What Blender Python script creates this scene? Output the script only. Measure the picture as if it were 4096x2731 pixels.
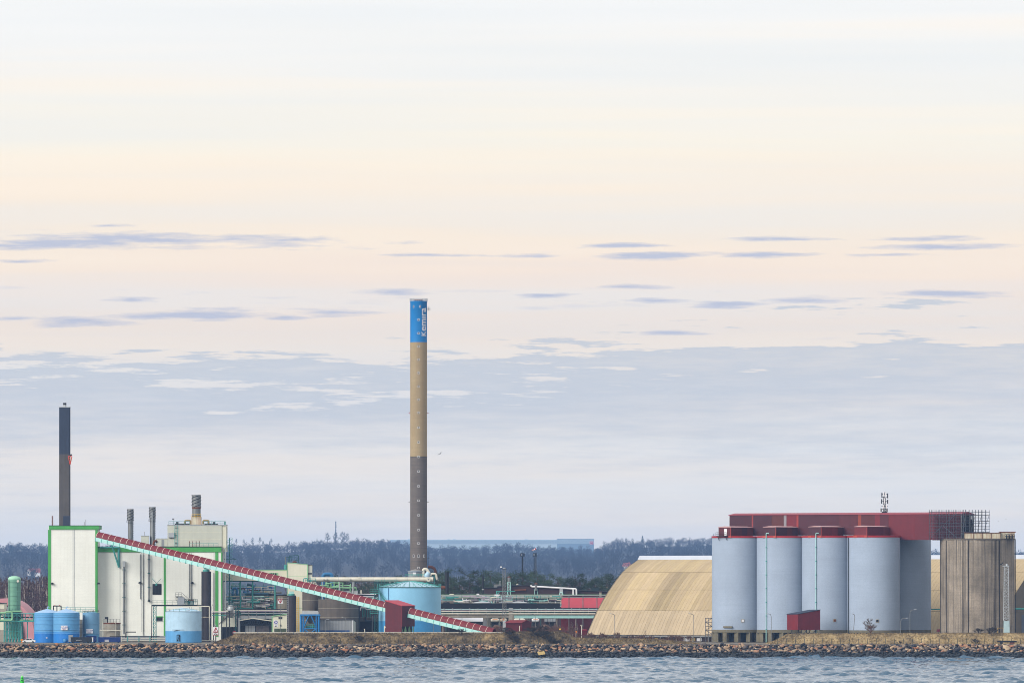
import bpy, math, random
import numpy as np
from math import sin, cos, tan, pi, radians, sqrt, atan2
R = random.Random(7)
for o in list(bpy.data.objects):
    bpy.data.objects.remove(o)
SC = bpy.context.scene
COL = SC.collection

# ------------------------------------------------------------------ camera
# a long telephoto view across the sound: 2400 m to the quay, eye 24 m above the water
DIST, EYE, HROW, FPX = 2400.0, 24.0, 2323.0, 30000.0
cam = bpy.data.cameras.new('camera')
co = bpy.data.objects.new('camera', cam); COL.objects.link(co)
co.location = (0, -DIST, EYE); co.rotation_euler = (pi / 2, 0, 0)
cam.sensor_width = 36; cam.lens = 36 * FPX / 4096
cam.shift_y = (HROW - 1365.5) / 4096
cam.clip_start = 1; cam.clip_end = 60000
SC.camera = co
SC.render.resolution_x = 1024; SC.render.resolution_y = 682

# ------------------------------------------------------------------ light
SUN_AZ, SUN_EL = radians(229), radians(28)      # from the left, behind the camera (0 = +Y, clockwise)
sd = bpy.data.lights.new('sun', 'SUN'); sd.energy = 2.7; sd.angle = radians(34); sd.color = (1, .95, .88)
so = bpy.data.objects.new('sun', sd); COL.objects.link(so)
sdir = (sin(SUN_AZ) * cos(SUN_EL), cos(SUN_AZ) * cos(SUN_EL), sin(SUN_EL))
from mathutils import Vector
so.rotation_euler = Vector(sdir).to_track_quat('Z', 'Y').to_euler()
so.location = (-300, -300, 400)

def lin(c):
    return tuple((x / 255 / 12.92) if x / 255 <= .04045 else ((x / 255 + .055) / 1.055) ** 2.4 for x in c)

EXPO = .4
W = bpy.data.worlds.new('World'); SC.world = W; W.use_nodes = True
def build_world():
    nt = W.node_tree; N = nt.nodes; L = nt.links; N.clear()
    out = N.new('ShaderNodeOutputWorld'); bg = N.new('ShaderNodeBackground'); bg.inputs[1].default_value = .1
    L.new(bg.outputs[0], out.inputs[0])
    sky = N.new('ShaderNodeTexSky'); sky.sky_type = 'NISHITA'; sky.sun_disc = False
    sky.sun_elevation = SUN_EL; sky.sun_rotation = SUN_AZ; sky.air_density = 1.2; sky.dust_density = 2.5
    tc = N.new('ShaderNodeTexCoord'); sx = N.new('ShaderNodeSeparateXYZ'); L.new(tc.outputs['Generated'], sx.inputs[0])
    def math_(op, a, b=None, clamp=False):
        m = N.new('ShaderNodeMath'); m.operation = op; m.use_clamp = clamp
        for i, v in enumerate((a, b)):
            if v is None: continue
            if isinstance(v, (int, float)): m.inputs[i].default_value = v
            else: L.new(v, m.inputs[i])
        return m.outputs[0]
    az = math_('ARCTAN2', sx.outputs[0], sx.outputs[1])
    el = math_('ARCSINE', sx.outputs[2])
    # picture rows -> elevation: row 2323 is the horizon, 0.0774 rad the top of the view
    def frac(row): return (HROW - row) / FPX / .1
    t = math_('MULTIPLY', el, 10.0)                       # 0..1 over the lowest 5.7 degrees
    def noise(kx, ky, scale, det, rough, off=0.0, dist=0.0):
        cb = N.new('ShaderNodeCombineXYZ')
        L.new(math_('MULTIPLY', az, kx), cb.inputs[0]); L.new(math_('MULTIPLY', el, ky), cb.inputs[1]); cb.inputs[2].default_value = off
        n = N.new('ShaderNodeTexNoise'); n.inputs['Scale'].default_value = scale
        n.inputs['Detail'].default_value = det; n.inputs['Roughness'].default_value = rough; n.inputs['Distortion'].default_value = dist
        L.new(cb.outputs[0], n.inputs['Vector']); return n.outputs[0]
    warp = noise(12, 130, 1, 3, .55, 3.1)
    tw = math_('ADD', t, math_('MULTIPLY', math_('SUBTRACT', warp, .5), .10))
    def ramp(fac, pts, interp='LINEAR'):
        r = N.new('ShaderNodeValToRGB'); r.color_ramp.interpolation = interp
        e = r.color_ramp.elements
        while len(e) > 1: e.remove(e[-1])
        first = True
        for p, c in pts:
            k = e[0] if first else e.new(p); first = False
            k.position = p; k.color = (c if len(c) == 4 else (*c, 1))
        L.new(fac, r.inputs[0]); return r.outputs[0]
    G = [(2323, (252, 242, 230)), (2100, (250, 241, 230)), (1800, (241, 234, 227)), (1560, (228, 223, 222)), (1420, (236, 227, 219)),
         (1300, (236, 224, 215)), (1120, (244, 227, 214)), (950, (246, 232, 216)), (760, (250, 236, 219)),
         (560, (249, 241, 226)), (300, (243, 241, 237)), (0, (246, 245, 244)), (-420, (250, 250, 251))]
    base = ramp(tw, [(frac(r), lin(c)) for r, c in G])
    def mix(f, a, b, blend='MIX'):
        m = N.new('ShaderNodeMix'); m.data_type = 'RGBA'; m.blend_type = blend
        if isinstance(f, (int, float)): m.inputs[0].default_value = f
        else: L.new(f, m.inputs[0])
        for i, v in ((6, a), (7, b)):
            if isinstance(v, tuple): m.inputs[i].default_value = (*v, 1)
            else: L.new(v, m.inputs[i])
        return m.outputs[2]
    # soft high veils
    vn = noise(5, 150, 1, 3, .55, 9.0)
    veil_f = ramp(vn, [(.42, (0, 0, 0)), (.66, (1, 1, 1))])
    base = mix(math_('MULTIPLY', veil_f, .42), base, lin((226, 233, 238)))
    warm = ramp(vn, [(.28, (1, 1, 1)), (.48, (0, 0, 0))])
    base = mix(math_('MULTIPLY', warm, .45), base, lin((255, 240, 222)))
    # the low bank: ragged top between rows 1330 and 1480, thinning downward
    edge = noise(15, 190, 1, 5, .62, 4.4)
    ragged = noise(85, 900, 1, 5, .68, 50.0)
    tb = math_('ADD', math_('ADD', math_('SUBTRACT', t, math_('MULTIPLY', az, .19)), math_('MULTIPLY', math_('SUBTRACT', edge, .5), .30)), math_('MULTIPLY', math_('SUBTRACT', ragged, .5), .24))
    bank = ramp(tb, [(frac(2150), (0, 0, 0)), (frac(1900), (.15,) * 3), (frac(1700), (.5,) * 3), (frac(1490), (.85,) * 3), (frac(1440), (.9,) * 3), (frac(1385), (0, 0, 0))])
    c0 = mix(math_('MULTIPLY', bank, .92), base, lin((193, 201, 213)))
    # lens-shaped stratocumulus streaks, most of them between rows 900 and 1400
    def streaks(kx, ky, off, dens, gain):
        st = noise(kx, ky, 1, 4, .55, off); big = vn
        thr = math_('ADD', math_('SUBTRACT', .88, math_('MULTIPLY', dens, .9)), math_('MULTIPLY', math_('SUBTRACT', big, .5), -.5))
        return math_('MULTIPLY', math_('SUBTRACT', st, thr), gain, True)
    d1 = ramp(t, [(frac(1560), (.0,) * 3), (frac(1430), (.26,) * 3), (frac(1330), (.24,) * 3), (frac(1220), (.22,) * 3), (frac(1150), (.24,) * 3), (frac(1080), (.12,) * 3),
                    (frac(1010), (.24,) * 3), (frac(955), (.28,) * 3), (frac(905), (.2,) * 3), (frac(840), (.04,) * 3), (frac(500), (.02,) * 3)])
    f1 = streaks(62, 720, 1.7, d1, 6.0)
    # the larger streaks stand at known bearings: (column, row, half width, half height)
    st_warp = edge
    LENS = [(640, 966, 640, 24), (150, 978, 330, 20), (78, 1048, 100, 9), (540, 1205, 85, 11), (313, 1275, 170, 23), (731, 1253, 310, 20), (1132, 1270, 80, 10), (1332, 1244, 160, 15), (1585, 1174, 120, 14),
            (60, 1264, 90, 14), (1742, 1013, 190, 7), (2135, 1013, 130, 10), (2457, 977, 140, 9), (2614, 1022, 300, 13), (3050, 1026, 210, 14), (3136, 950, 180, 10), (3702, 948, 190, 12),
            (3746, 987, 240, 16), (2509, 1157, 120, 14), (2605, 1209, 120, 10), (2910, 1222, 120, 12), (3241, 1209, 160, 13), (3781, 1183, 160, 15), (2161, 1192, 90, 10), (435, 913, 110, 9), (2657, 1329, 120, 9), (3560, 1026, 160, 8)]
    w1 = st_warp; cb = N.new('ShaderNodeCombineXYZ')
    L.new(az, cb.inputs[0]); L.new(math_('ADD', el, math_('MULTIPLY', math_('SUBTRACT', w1, .5), .0026)), cb.inputs[1])
    cur = None
    for px, row, hw, hh in LENS:
        sub = N.new('ShaderNodeVectorMath'); sub.operation = 'SUBTRACT'; L.new(cb.outputs[0], sub.inputs[0]); sub.inputs[1].default_value = ((px - 2048) / FPX, (HROW - row) / FPX, 0)
        ml = N.new('ShaderNodeVectorMath'); ml.operation = 'MULTIPLY'; L.new(sub.outputs[0], ml.inputs[0]); ml.inputs[1].default_value = (FPX / hw / 1.45, FPX / hh / 1.35, 0)
        dt = N.new('ShaderNodeVectorMath'); dt.operation = 'DOT_PRODUCT'; L.new(ml.outputs[0], dt.inputs[0]); L.new(ml.outputs[0], dt.inputs[1])
        cur = dt.outputs['Value'] if cur is None else math_('MINIMUM', cur, dt.outputs['Value'])
    front = math_('GREATER_THAN', sx.outputs[1], 0.0)
    lens = math_('ADD', math_('SUBTRACT', .92, math_('SQRT', cur)), math_('MULTIPLY', math_('SUBTRACT', ragged, .5), 2.9))
    lens = math_('MULTIPLY', math_('MULTIPLY', lens, 1.3, True), front)
    c1 = mix(math_('MULTIPLY', f1, .6), c0, lin((200, 204, 219)))
    c2 = mix(math_('MULTIPLY', lens, .92), c1, lin((186, 193, 214)))
    # 10 x because the background strength is 0.1
    mul = N.new('ShaderNodeVectorMath'); mul.operation = 'SCALE'; L.new(c2, mul.inputs[0]); mul.inputs['Scale'].default_value = 10.0 * 1.10 / 2 ** EXPO
    fin = mix(.95, sky.outputs[0], mul.outputs[0])
    L.new(fin, bg.inputs[0])
build_world()
vs = SC.view_settings
vs.view_transform = 'Standard'; vs.look = 'None'; vs.exposure = EXPO; vs.gamma = 1.0; vs.use_curve_mapping = False
SC.cycles.use_denoising = True
SC.cycles.pixel_filter_type = 'BLACKMAN_HARRIS'; SC.cycles.filter_width = 0.95
SC.cycles.max_bounces = 4; SC.cycles.diffuse_bounces = 2; SC.cycles.glossy_bounces = 2; SC.cycles.transparent_max_bounces = 4; SC.cycles.volume_bounces = 0

# ------------------------------------------------------------------ pixel <-> place helpers
G0 = 4.3                                               # level of the yard
def SX(px, y): return (px - 2048) * (DIST + y) / FPX
def SZ(row, y): return EYE + (HROW - row) * (DIST + y) / FPX
def K(y): return (DIST + y) / FPX                      # metres per photo pixel at depth y

# ------------------------------------------------------------------ materials
MATS = {}
def new_mat(name):
    m = bpy.data.materials.new(name); m.use_nodes = True
    nt = m.node_tree; return m, nt.nodes, nt.links, nt.nodes['Principled BSDF']
def mat(name, rgb=(128, 128, 128), rough=.7, var=.12, scale=.5, streak=0.0, metal=0.0, bump=0.0, spec=.35, streak_rgb=None, obj=0.0, fine=0.06, k=.8, ss=1.1, hb=0.0):
    if name in MATS: return MATS[name]
    m, N, L, P = new_mat(name)
    c = tuple(k * x ** 1.28 for x in lin(rgb))              # photo colours -> base colours
    geo = N.new('ShaderNodeNewGeometry')
    def nz(vec, sc, det=4, rg=.55):
        n = N.new('ShaderNodeTexNoise'); n.inputs['Scale'].default_value = sc; n.inputs['Detail'].default_value = det
        n.inputs['Roughness'].default_value = rg; L.new(vec, n.inputs['Vector']); return n.outputs[0]
    def mr(v, a, b, lo=.3, hi=.7):
        r = N.new('ShaderNodeMapRange'); r.inputs[1].default_value = lo; r.inputs[2].default_value = hi
        r.inputs[3].default_value = a; r.inputs[4].default_value = b; L.new(v, r.inputs[0]); return r.outputs[0]
    def mul(a, b):
        q = N.new('ShaderNodeMath'); q.operation = 'MULTIPLY'
        for i, v in enumerate((a, b)):
            if isinstance(v, float): q.inputs[i].default_value = v
            else: L.new(v, q.inputs[i])
        return q.outputs[0]
    f = mr(nz(geo.outputs['Position'], scale), 1 - var, 1 + var)
    if fine: f = mul(f, mr(nz(geo.outputs['Position'], scale * 9 + 1.5, 3), 1 - fine, 1 + fine))
    if hb:                                                  # faint horizontal lifts
        mh = N.new('ShaderNodeMapping'); mh.inputs['Scale'].default_value = (.06, .06, 2.2); L.new(geo.outputs['Position'], mh.inputs[0]); f = mul(f, mr(nz(mh.outputs[0], 1.0, 5, .7), 1 - hb, 1 + hb))
    if obj:
        oi = N.new('ShaderNodeObjectInfo'); f = mul(f, mr(oi.outputs['Random'], 1 - obj, 1 + obj, 0, 1))
    sc = N.new('ShaderNodeVectorMath'); sc.operation = 'SCALE'; sc.inputs[0].default_value = c; L.new(f, sc.inputs['Scale'])
    col = sc.outputs[0]
    if streak:
        mp = N.new('ShaderNodeMapping'); mp.inputs['Scale'].default_value = (ss, ss, .035); L.new(geo.outputs['Position'], mp.inputs[0])
        s = mr(nz(mp.outputs[0], 1.0, 5, .65), 0, streak, .45, .72)
        mx = N.new('ShaderNodeMix'); mx.data_type = 'RGBA'; L.new(s, mx.inputs[0]); L.new(col, mx.inputs[6])
        sr = lin(streak_rgb) if streak_rgb else tuple(x * .45 for x in c)
        mx.inputs[7].default_value = (*sr, 1); col = mx.outputs[2]
    L.new(col, P.inputs['Base Color'])
    P.inputs['Roughness'].default_value = rough; P.inputs['Metallic'].default_value = metal
    P.inputs['Specular IOR Level'].default_value = spec
    if bump:
        b = N.new('ShaderNodeBump'); b.inputs['Strength'].default_value = bump; b.inputs['Distance'].default_value = .3
        L.new(nz(geo.outputs['Position'], scale * 4, 6, .7), b.inputs['Height']); L.new(b.outputs[0], P.inputs['Normal'])
    MATS[name] = m; return m
def colour_mat(name, rough=.65, var=.08, scale=.6, streak=.25):
    """base colour comes from each object's own paint colour"""
    m = mat(name, (255, 255, 255), rough, var, scale, streak, k=1.0)
    nt = m.node_tree; N = nt.nodes; L = nt.links; P = N['Principled BSDF']
    oi = N.new('ShaderNodeObjectInfo'); mx = N.new('ShaderNodeMix'); mx.data_type = 'RGBA'; mx.blend_type = 'MULTIPLY'; mx.inputs[0].default_value = 1
    src = P.inputs['Base Color'].links[0].from_socket
    L.new(src, mx.inputs[6]); L.new(oi.outputs['Color'], mx.inputs[7]); L.new(mx.outputs[2], P.inputs['Base Color'])
    return m

white = mat('white_cladding', (246, 247, 240), .6, .05, .15, .22, fine=.03, k=.82, hb=.025, streak_rgb=(196, 194, 182))
cream = mat('cream_cladding', (232, 230, 212), .6, .04, .2, .08, fine=.03)
cream2 = mat('cream_cladding_grey', (214, 216, 204), .6, .05, .2, .1, fine=.03)
green = mat('green_trim', (102, 184, 106), .5, .08, .4, .2)
green_lt = mat('pale_green_trim', (168, 212, 170), .5, .06, .4, .15)
mint = mat('mint_steel', (192, 232, 228), .5, .06, .5, .15)
teal = mat('teal_steel', (98, 178, 172), .5, .15, .5, .3)
teal_dk = mat('dark_teal_steel', (40, 110, 110), .55, .2, .5, .3)
pgreen = mat('pale_green_pipe', (160, 205, 165), .5, .12, .5, .2)
red = mat('red_sheet', (142, 40, 50), .6, .16, .4, .3)
red_dk = mat('dark_red_sheet', (116, 34, 46), .65, .1, .6, .25)
red_lt = mat('red_roof', (198, 78, 92), .6, .08, .4, .12)
red_rim = mat('red_paint', (185, 45, 48), .6, .12, .6, .3)
hoop_m = mat('hoop_white', (236, 214, 205), .6, .06, .5)
silo_m = mat('silo_blue_grey', (180, 192, 208), .75, .07, .12, .22, fine=.05, streak_rgb=(140, 154, 174), hb=.035)
conc = mat('concrete', (130, 122, 114), .9, .14, .35, .5, bump=.2)
conc_lt = mat('pale_concrete', (186, 180, 168), .9, .12, .3, .35, bump=.15)
conc_base = mat('base_concrete', (140, 134, 116), .9, .2, .4, .4)
steel = mat('grey_steel', (150, 152, 152), .45, .15, .6, .2, metal=.3)
steel_lt = mat('pale_steel', (198, 202, 204), .45, .1, .6, .2, metal=.2)
steel_dk = mat('dark_steel', (62, 64, 70), .6, .2, .6)
black = mat('black_paint', (34, 35, 42), .6, .2, .6)
dark = mat('dark_opening', (26, 30, 40), .5, .2, .5)  # near-black: the shade inside openings is put into this colour
glass = mat('window_glass', (52, 60, 74), .12, .15, .8, spec=.6)
pipe_w = mat('white_pipe', (226, 222, 208), .5, .08, .5, .15)
rust = mat('rust', (136, 88, 62), .85, .25, .8, .4)
rusty_w = mat('rusty_white', (216, 210, 190), .8, .15, .6, .75, streak_rgb=(140, 90, 60))
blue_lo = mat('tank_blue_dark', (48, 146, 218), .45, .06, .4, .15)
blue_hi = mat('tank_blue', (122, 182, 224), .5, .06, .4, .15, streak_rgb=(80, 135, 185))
blue_cone = mat('tank_roof_blue', (176, 206, 236), .5, .05, .4, .1)
blue_pale = mat('pale_blue_tank', (196, 224, 242), .55, .08, .5, .3, streak_rgb=(150, 170, 180))
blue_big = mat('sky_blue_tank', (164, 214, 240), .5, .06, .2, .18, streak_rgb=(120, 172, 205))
blue_frame = mat('blue_frame', (60, 142, 196), .5, .12, .5, .3)
blue_cont = mat('container_blue', (20, 74, 142), .5, .12, .5, .2)
grey_cont = mat('container_grey', (58, 66, 76), .5, .12, .5, .2)
blue_stripe = mat('blue_stripe', (60, 100, 150), .6, .1, .5)
sign_w = mat('sign_white', (240, 240, 242), .5, .03, .5)
sign_r = mat('sign_red', (190, 36, 44), .5, .05, .5)
sign_k = mat('sign_black', (26, 26, 32), .5, .05, .5)
sign_b = mat('sign_blue', (110, 112, 180), .5, .05, .5)
orange = mat('orange_paint', (232, 150, 40), .5, .08, .5)
yellow = mat('yellow_paint', (238, 200, 50), .5, .08, .5)
column_m = mat('dark_column', (84, 78, 82), .85, .16, .5, .35, bump=.1)
grn_tank = mat('green_tank', (136, 182, 160), .5, .1, .5, .4, streak_rgb=(70, 110, 95))
grn_cap = mat('green_tank_cap', (178, 222, 196), .5, .06, .5, .2)
pink = mat('pink_sheet', (214, 164, 170), .7, .06, .4, .1)
grey_sheet = mat('grey_sheet', (168, 172, 176), .6, .08, .4, .2)
brown_b = mat('brown_sheet', (84, 62, 64), .7, .12, .4, .25)
tan_gable = mat('gable_grey', (140, 132, 120), .8, .1, .4, .2)
stack_hi = mat('stack_slate', (72, 82, 102), .7, .06, .3, .1)
stack_lo = mat('stack_concrete', (116, 112, 110), .9, .12, .25, .25, bump=.15)
chim_blue = mat('chimney_blue', (36, 150, 212), .55, .06, .3, .15)
chim_tan = mat('chimney_tan', (182, 166, 136), .8, .09, .15, .35, streak_rgb=(140, 108, 74), hb=.05)
chim_grey = mat('chimney_brick', (132, 125, 121), .9, .12, .3, .25, bump=.2, hb=.14)
asphalt = mat('asphalt', (120, 116, 112), .95, .15, .3)
bark_m = mat('bark', (96, 84, 80), .9, .2, .8)
birch_bark = mat('birch_bark', (196, 186, 178), .85, .25, .8)
twig_m = mat('birch_twigs', (112, 90, 94), .95, .3, .12)
twig_far = mat('far_twigs', (66, 62, 72), .95, .45, .015)
twig_grey = mat('grey_twigs', (140, 130, 122), .95, .2, .3)
twig_red = mat('reddish_twigs', (134, 106, 94), .95, .2, .3)
pine_m = mat('pine_needles', (76, 94, 72), .9, .35, .25)
conifer_m = mat('spruce_needles', (52, 68, 64), .9, .3, .1)
bush_m = mat('bush_twigs', (84, 76, 70), .95, .3, .5)
car_w = mat('car_white', (236, 238, 240), .25, .02, .5, spec=.6)

# ------------------------------------------------------------------ mesh helpers
class MB:
    def __init__(s): s.v = []; s.f = []
    def add(s, vs_, fs_):
        n = len(s.v); s.v += [tuple(p) for p in vs_]; s.f += [tuple(i + n for i in f) for f in fs_]; return s
    def box(s, x0, x1, y0, y1, z0, z1):
        return s.add([(x0, y0, z0), (x1, y0, z0), (x1, y1, z0), (x0, y1, z0), (x0, y0, z1), (x1, y0, z1), (x1, y1, z1), (x0, y1, z1)],
                     [(0, 3, 2, 1), (4, 5, 6, 7), (0, 1, 5, 4), (1, 2, 6, 5), (2, 3, 7, 6), (3, 0, 4, 7)])
    def prism(s, pts, a, b, axis='y'):
        n = len(pts)
        def mk(p, t): return (p[0], t, p[1]) if axis == 'y' else ((t, p[0], p[1]) if axis == 'x' else (p[0], p[1], t))
        return s.add([mk(p, a) for p in pts] + [mk(p, b) for p in pts],
                     [tuple(range(n)), tuple(range(2 * n - 1, n - 1, -1))] + [(i, i + n, (i + 1) % n + n, (i + 1) % n) for i in range(n)])
    def cyl(s, p0, p1, r0, r1=None, n=10, caps=True):
        r1 = r0 if r1 is None else r1
        a = Vector(p0); b = Vector(p1); d = (b - a)
        if d.length < 1e-6: return s
        d.normalize(); u = d.orthogonal().normalized(); w = d.cross(u)
        vs_ = []
        for c, r in ((a, r0), (b, r1)):
            for i in range(n):
                t = 2 * pi * (i + .5) / n; vs_.append(c + u * (cos(t) * r) + w * (sin(t) * r))
        fs_ = [(i, (i + 1) % n, n + (i + 1) % n, n + i) for i in range(n)]
        if caps: fs_ += [tuple(range(n - 1, -1, -1)), tuple(range(n, 2 * n))]
        return s.add(vs_, fs_)
    def bar(s, p0, p1, w=.12): return s.cyl(p0, p1, w * .7, n=4)
    def tube(s, pts, r, n=8, smooth=0):
        P = [Vector(p) for p in pts]
        # round every corner with a short arc
        Q = [P[0]]
        for i in range(1, len(P) - 1):
            a = (P[i - 1] - P[i]); b = (P[i + 1] - P[i]); k = min(a.length, b.length, r * 3.0) * .5
            p, q = P[i] + a.normalized() * k, P[i] + b.normalized() * k
            for t in (0, .25, .5, .75, 1): Q.append(p * (1 - t) ** 2 + P[i] * 2 * t * (1 - t) + q * t * t)
        Q.append(P[-1]); vs_ = []; u = None
        for i, c in enumerate(Q):
            d = (Q[min(i + 1, len(Q) - 1)] - Q[max(i - 1, 0)])
            if d.length < 1e-9: d = Vector((0, 0, 1))
            d.normalize()
            u = d.orthogonal() if u is None else (u - d * u.dot(d))
            if u.length < 1e-6: u = d.orthogonal()
            u.normalize(); w = d.cross(u)
            for j in range(n):
                t = 2 * pi * j / n; vs_.append(c + u * (cos(t) * r) + w * (sin(t) * r))
        m = len(Q)
        fs_ = [(i * n + j, i * n + (j + 1) % n, (i + 1) * n + (j + 1) % n, (i + 1) * n + j) for i in range(m - 1) for j in range(n)]
        fs_ += [tuple(range(n - 1, -1, -1)), tuple(range((m - 1) * n, m * n))]
        return s.add(vs_, fs_)
    def lathe(s, prof, n=32, cx=0, cy=0, a0=0, a1=2 * pi):
        full = abs(a1 - a0 - 2 * pi) < 1e-6; k = n if full else n + 1; vs_ = []
        for r, z in prof:
            for i in range(k):
                t = a0 + (a1 - a0) * i / n; vs_.append((cx + cos(t) * r, cy + sin(t) * r, z))
        fs_ = [(j * k + i, j * k + (i + 1) % k, (j + 1) * k + (i + 1) % k, (j + 1) * k + i) for j in range(len(prof) - 1) for i in range(n)]
        if full and prof[0][0] > 0: fs_.append(tuple(range(k - 1, -1, -1)))
        if full and prof[-1][0] > 0: fs_.append(tuple(range((len(prof) - 1) * k, len(prof) * k)))
        return s.add(vs_, fs_)
    def rail(s, pts, h=1.1, step=1.6, w=.07, mids=1):
        for a, b in zip(pts[:-1], pts[1:]):
            A = Vector(a); B = Vector(b); n = max(1, int((B - A).length / step))
            for i in range(n + 1):
                p = A.lerp(B, i / n); s.bar(p, p + Vector((0, 0, h)), w)
            for q in range(mids + 1):
                z = h * (q + 1) / (mids + 1); s.bar(A + Vector((0, 0, z)), B + Vector((0, 0, z)), w)
        return s
    def ladder(s, p, z0, z1, w=.5, t=.07, dx=(1, 0)):
        x, y = p
        for q in (-.5, .5): s.bar((x + dx[0] * w * q, y + dx[1] * w * q, z0), (x + dx[0] * w * q, y + dx[1] * w * q, z1), t)
        z = z0 + .3
        while z < z1:
            s.bar((x - dx[0] * w / 2, y - dx[1] * w / 2, z), (x + dx[0] * w / 2, y + dx[1] * w / 2, z), t * .8); z += .6
        return s
    def lattice(s, x, y, z0, z1, w0, w1, n, t=.1):
        def corner(i, z):
            f = (z - z0) / (z1 - z0); w = (w0 + (w1 - w0) * f) / 2; return (x + w * (-1, 1, 1, -1)[i], y + w * (-1, -1, 1, 1)[i], z)
        for i in range(4):
            s.bar(corner(i, z0), corner(i, z1), t)
        for k in range(n):
            za, zb = z0 + (z1 - z0) * k / n, z0 + (z1 - z0) * (k + 1) / n
            for i in range(4):
                j = (i + 1) % 4
                s.bar(corner(i, zb), corner(j, zb), t * .7)
                s.bar(corner(i if k % 2 else j, za), corner(j if k % 2 else i, zb), t * .7)
        return s
    def mesh(s, name, m, smooth=True):
        me = bpy.data.meshes.new(name); me.from_pydata(s.v, [], s.f); me.update()
        if smooth and len(me.polygons):
            me.polygons.foreach_set('use_smooth', [True] * len(me.polygons)); me.set_sharp_from_angle(angle=radians(38))
        if m: me.materials.append(m)
        return me
    def build(s, name, m, parent=None, smooth=True, label=None, loc=None, rot=None, color=None):
        return link(name, s.mesh(name, m, smooth), parent, label, loc, rot, color)
def link(name, me, parent=None, label=None, loc=None, rot=None, color=None):
    o = bpy.data.objects.new(name, me); COL.objects.link(o)
    if parent: o.parent = parent
    if loc: o.location = loc
    if rot: o.rotation_euler = rot
    if label: o['label'] = label
    if color: o.color = (*color, 1)
    return o
def tag(o, label=None, cat=None, group=None, kind=None):
    if label: o['label'] = label
    if cat: o['category'] = cat
    if group: o['group'] = group
    if kind: o['kind'] = kind
    return o
def thing(name, label, cat, loc=(0, 0, 0), rz=0.0, group=None):
    o = bpy.data.objects.new(name, None); COL.objects.link(o); o.empty_display_size = .5
    o.location = loc; o.rotation_euler = (0, 0, rz)
    return tag(o, label, cat, group)
class At:
    """a thing standing at photo column px0 and depth y; x()/z() give its local metres"""
    def __init__(s, name, label, cat, px0, y, group=None, rz=0.0, base=None):
        s.y = y; s.k = K(y); s.px0 = px0; s.b = G0 if base is None else base
        s.root = thing(name, label, cat, (SX(px0, y), y, s.b), rz, group)
    def x(s, px): return (px - s.px0) * s.k
    def z(s, row, dy=0): return SZ(row, s.y + dy) - s.b
    def part(s, name, mb, m, **kw): return mb.build(name, m, s.root, **kw)
def text_mesh(txt, size, extr=.0, off=0.0, align='CENTER'):
    c = bpy.data.curves.new('t', 'FONT'); c.body = txt; c.size = size; c.align_x = align; c.extrude = extr; c.offset = off; c.resolution_u = 3
    o = bpy.data.objects.new('t', c); COL.objects.link(o)
    me = bpy.data.meshes.new_from_object(o)
    V = [tuple(v.co) for v in me.vertices]; F = [tuple(p.vertices) for p in me.polygons]
    bpy.data.objects.remove(o); bpy.data.meshes.remove(me); bpy.data.curves.remove(c)
    return V, F
def text_part(txt, size, m, parent, x, y, z, off=0.0, name='lettering', align='CENTER', wid=None):
    V, F = text_mesh(txt, size, 0, off, align)
    if wid:
        w = max(v[0] for v in V) - min(v[0] for v in V); f = wid / w; V = [(v[0] * f, v[1], 0) for v in V]
    b = MB(); b.add([(x + v[0], y, z + v[1]) for v in V], F)
    return b.build(name, m, parent, smooth=False)

# ================================================================== THE SETTING
def np_mesh(name, V, F, m, smooth=False, attr=None):
    """V (n,3) array, F (m,k) array of equal-size faces"""
    V = np.asarray(V, np.float32); F = np.asarray(F, np.int32); k = F.shape[1]
    me = bpy.data.meshes.new(name)
    me.vertices.add(len(V)); me.vertices.foreach_set('co', V.ravel())
    me.loops.add(F.size); me.loops.foreach_set('vertex_index', F.ravel())
    me.polygons.add(len(F)); me.polygons.foreach_set('loop_start', np.arange(0, F.size, k, dtype=np.int32))
    try: me.polygons.foreach_set('loop_total', np.full(len(F), k, np.int32))
    except Exception: pass
    if smooth: me.polygons.foreach_set('use_smooth', np.ones(len(F), bool))
    me.update(calc_edges=True)
    if attr is not None:
        a = me.attributes.new('tone', 'FLOAT', 'POINT'); a.data.foreach_set('value', np.asarray(attr, np.float32))
    if m: me.materials.append(m)
    return me
def grid_mesh(name, xs, ys, zf, m, smooth=True):
    X, Y = np.meshgrid(xs, ys); Z = zf(X, Y); nx, ny = len(xs), len(ys)
    V = np.stack([X, Y, Z], -1).reshape(-1, 3)
    i = np.arange(nx - 1)[None, :] + np.arange(ny - 1)[:, None] * nx; i = i.ravel()
    return np_mesh(name, V, np.stack([i, i + 1, i + 1 + nx, i + nx], -1), m, smooth)

rng = np.random.default_rng(5)
# ---- water -------------------------------------------------------
def water_material():
    m, N, L, P = new_mat('sea_water')
    P.inputs['Base Color'].default_value = (.018, .070, .125, 1); P.inputs['Roughness'].default_value = .08
    P.inputs['IOR'].default_value = 1.333; P.inputs['Specular IOR Level'].default_value = .5
    geo = N.new('ShaderNodeNewGeometry'); mp = N.new('ShaderNodeMapping'); mp.inputs['Scale'].default_value = (.9, .35, 1)
    L.new(geo.outputs['Position'], mp.inputs[0])
    n = N.new('ShaderNodeTexNoise'); n.inputs['Scale'].default_value = 1.0; n.inputs['Detail'].default_value = 3; L.new(mp.outputs[0], n.inputs['Vector'])
    b = N.new('ShaderNodeBump'); b.inputs['Strength'].default_value = .25; b.inputs['Distance'].default_value = .2
    L.new(n.outputs[0], b.inputs['Height']); L.new(b.outputs[0], P.inputs['Normal'])
    return m
water_m = water_material()
WAVES = []
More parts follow.
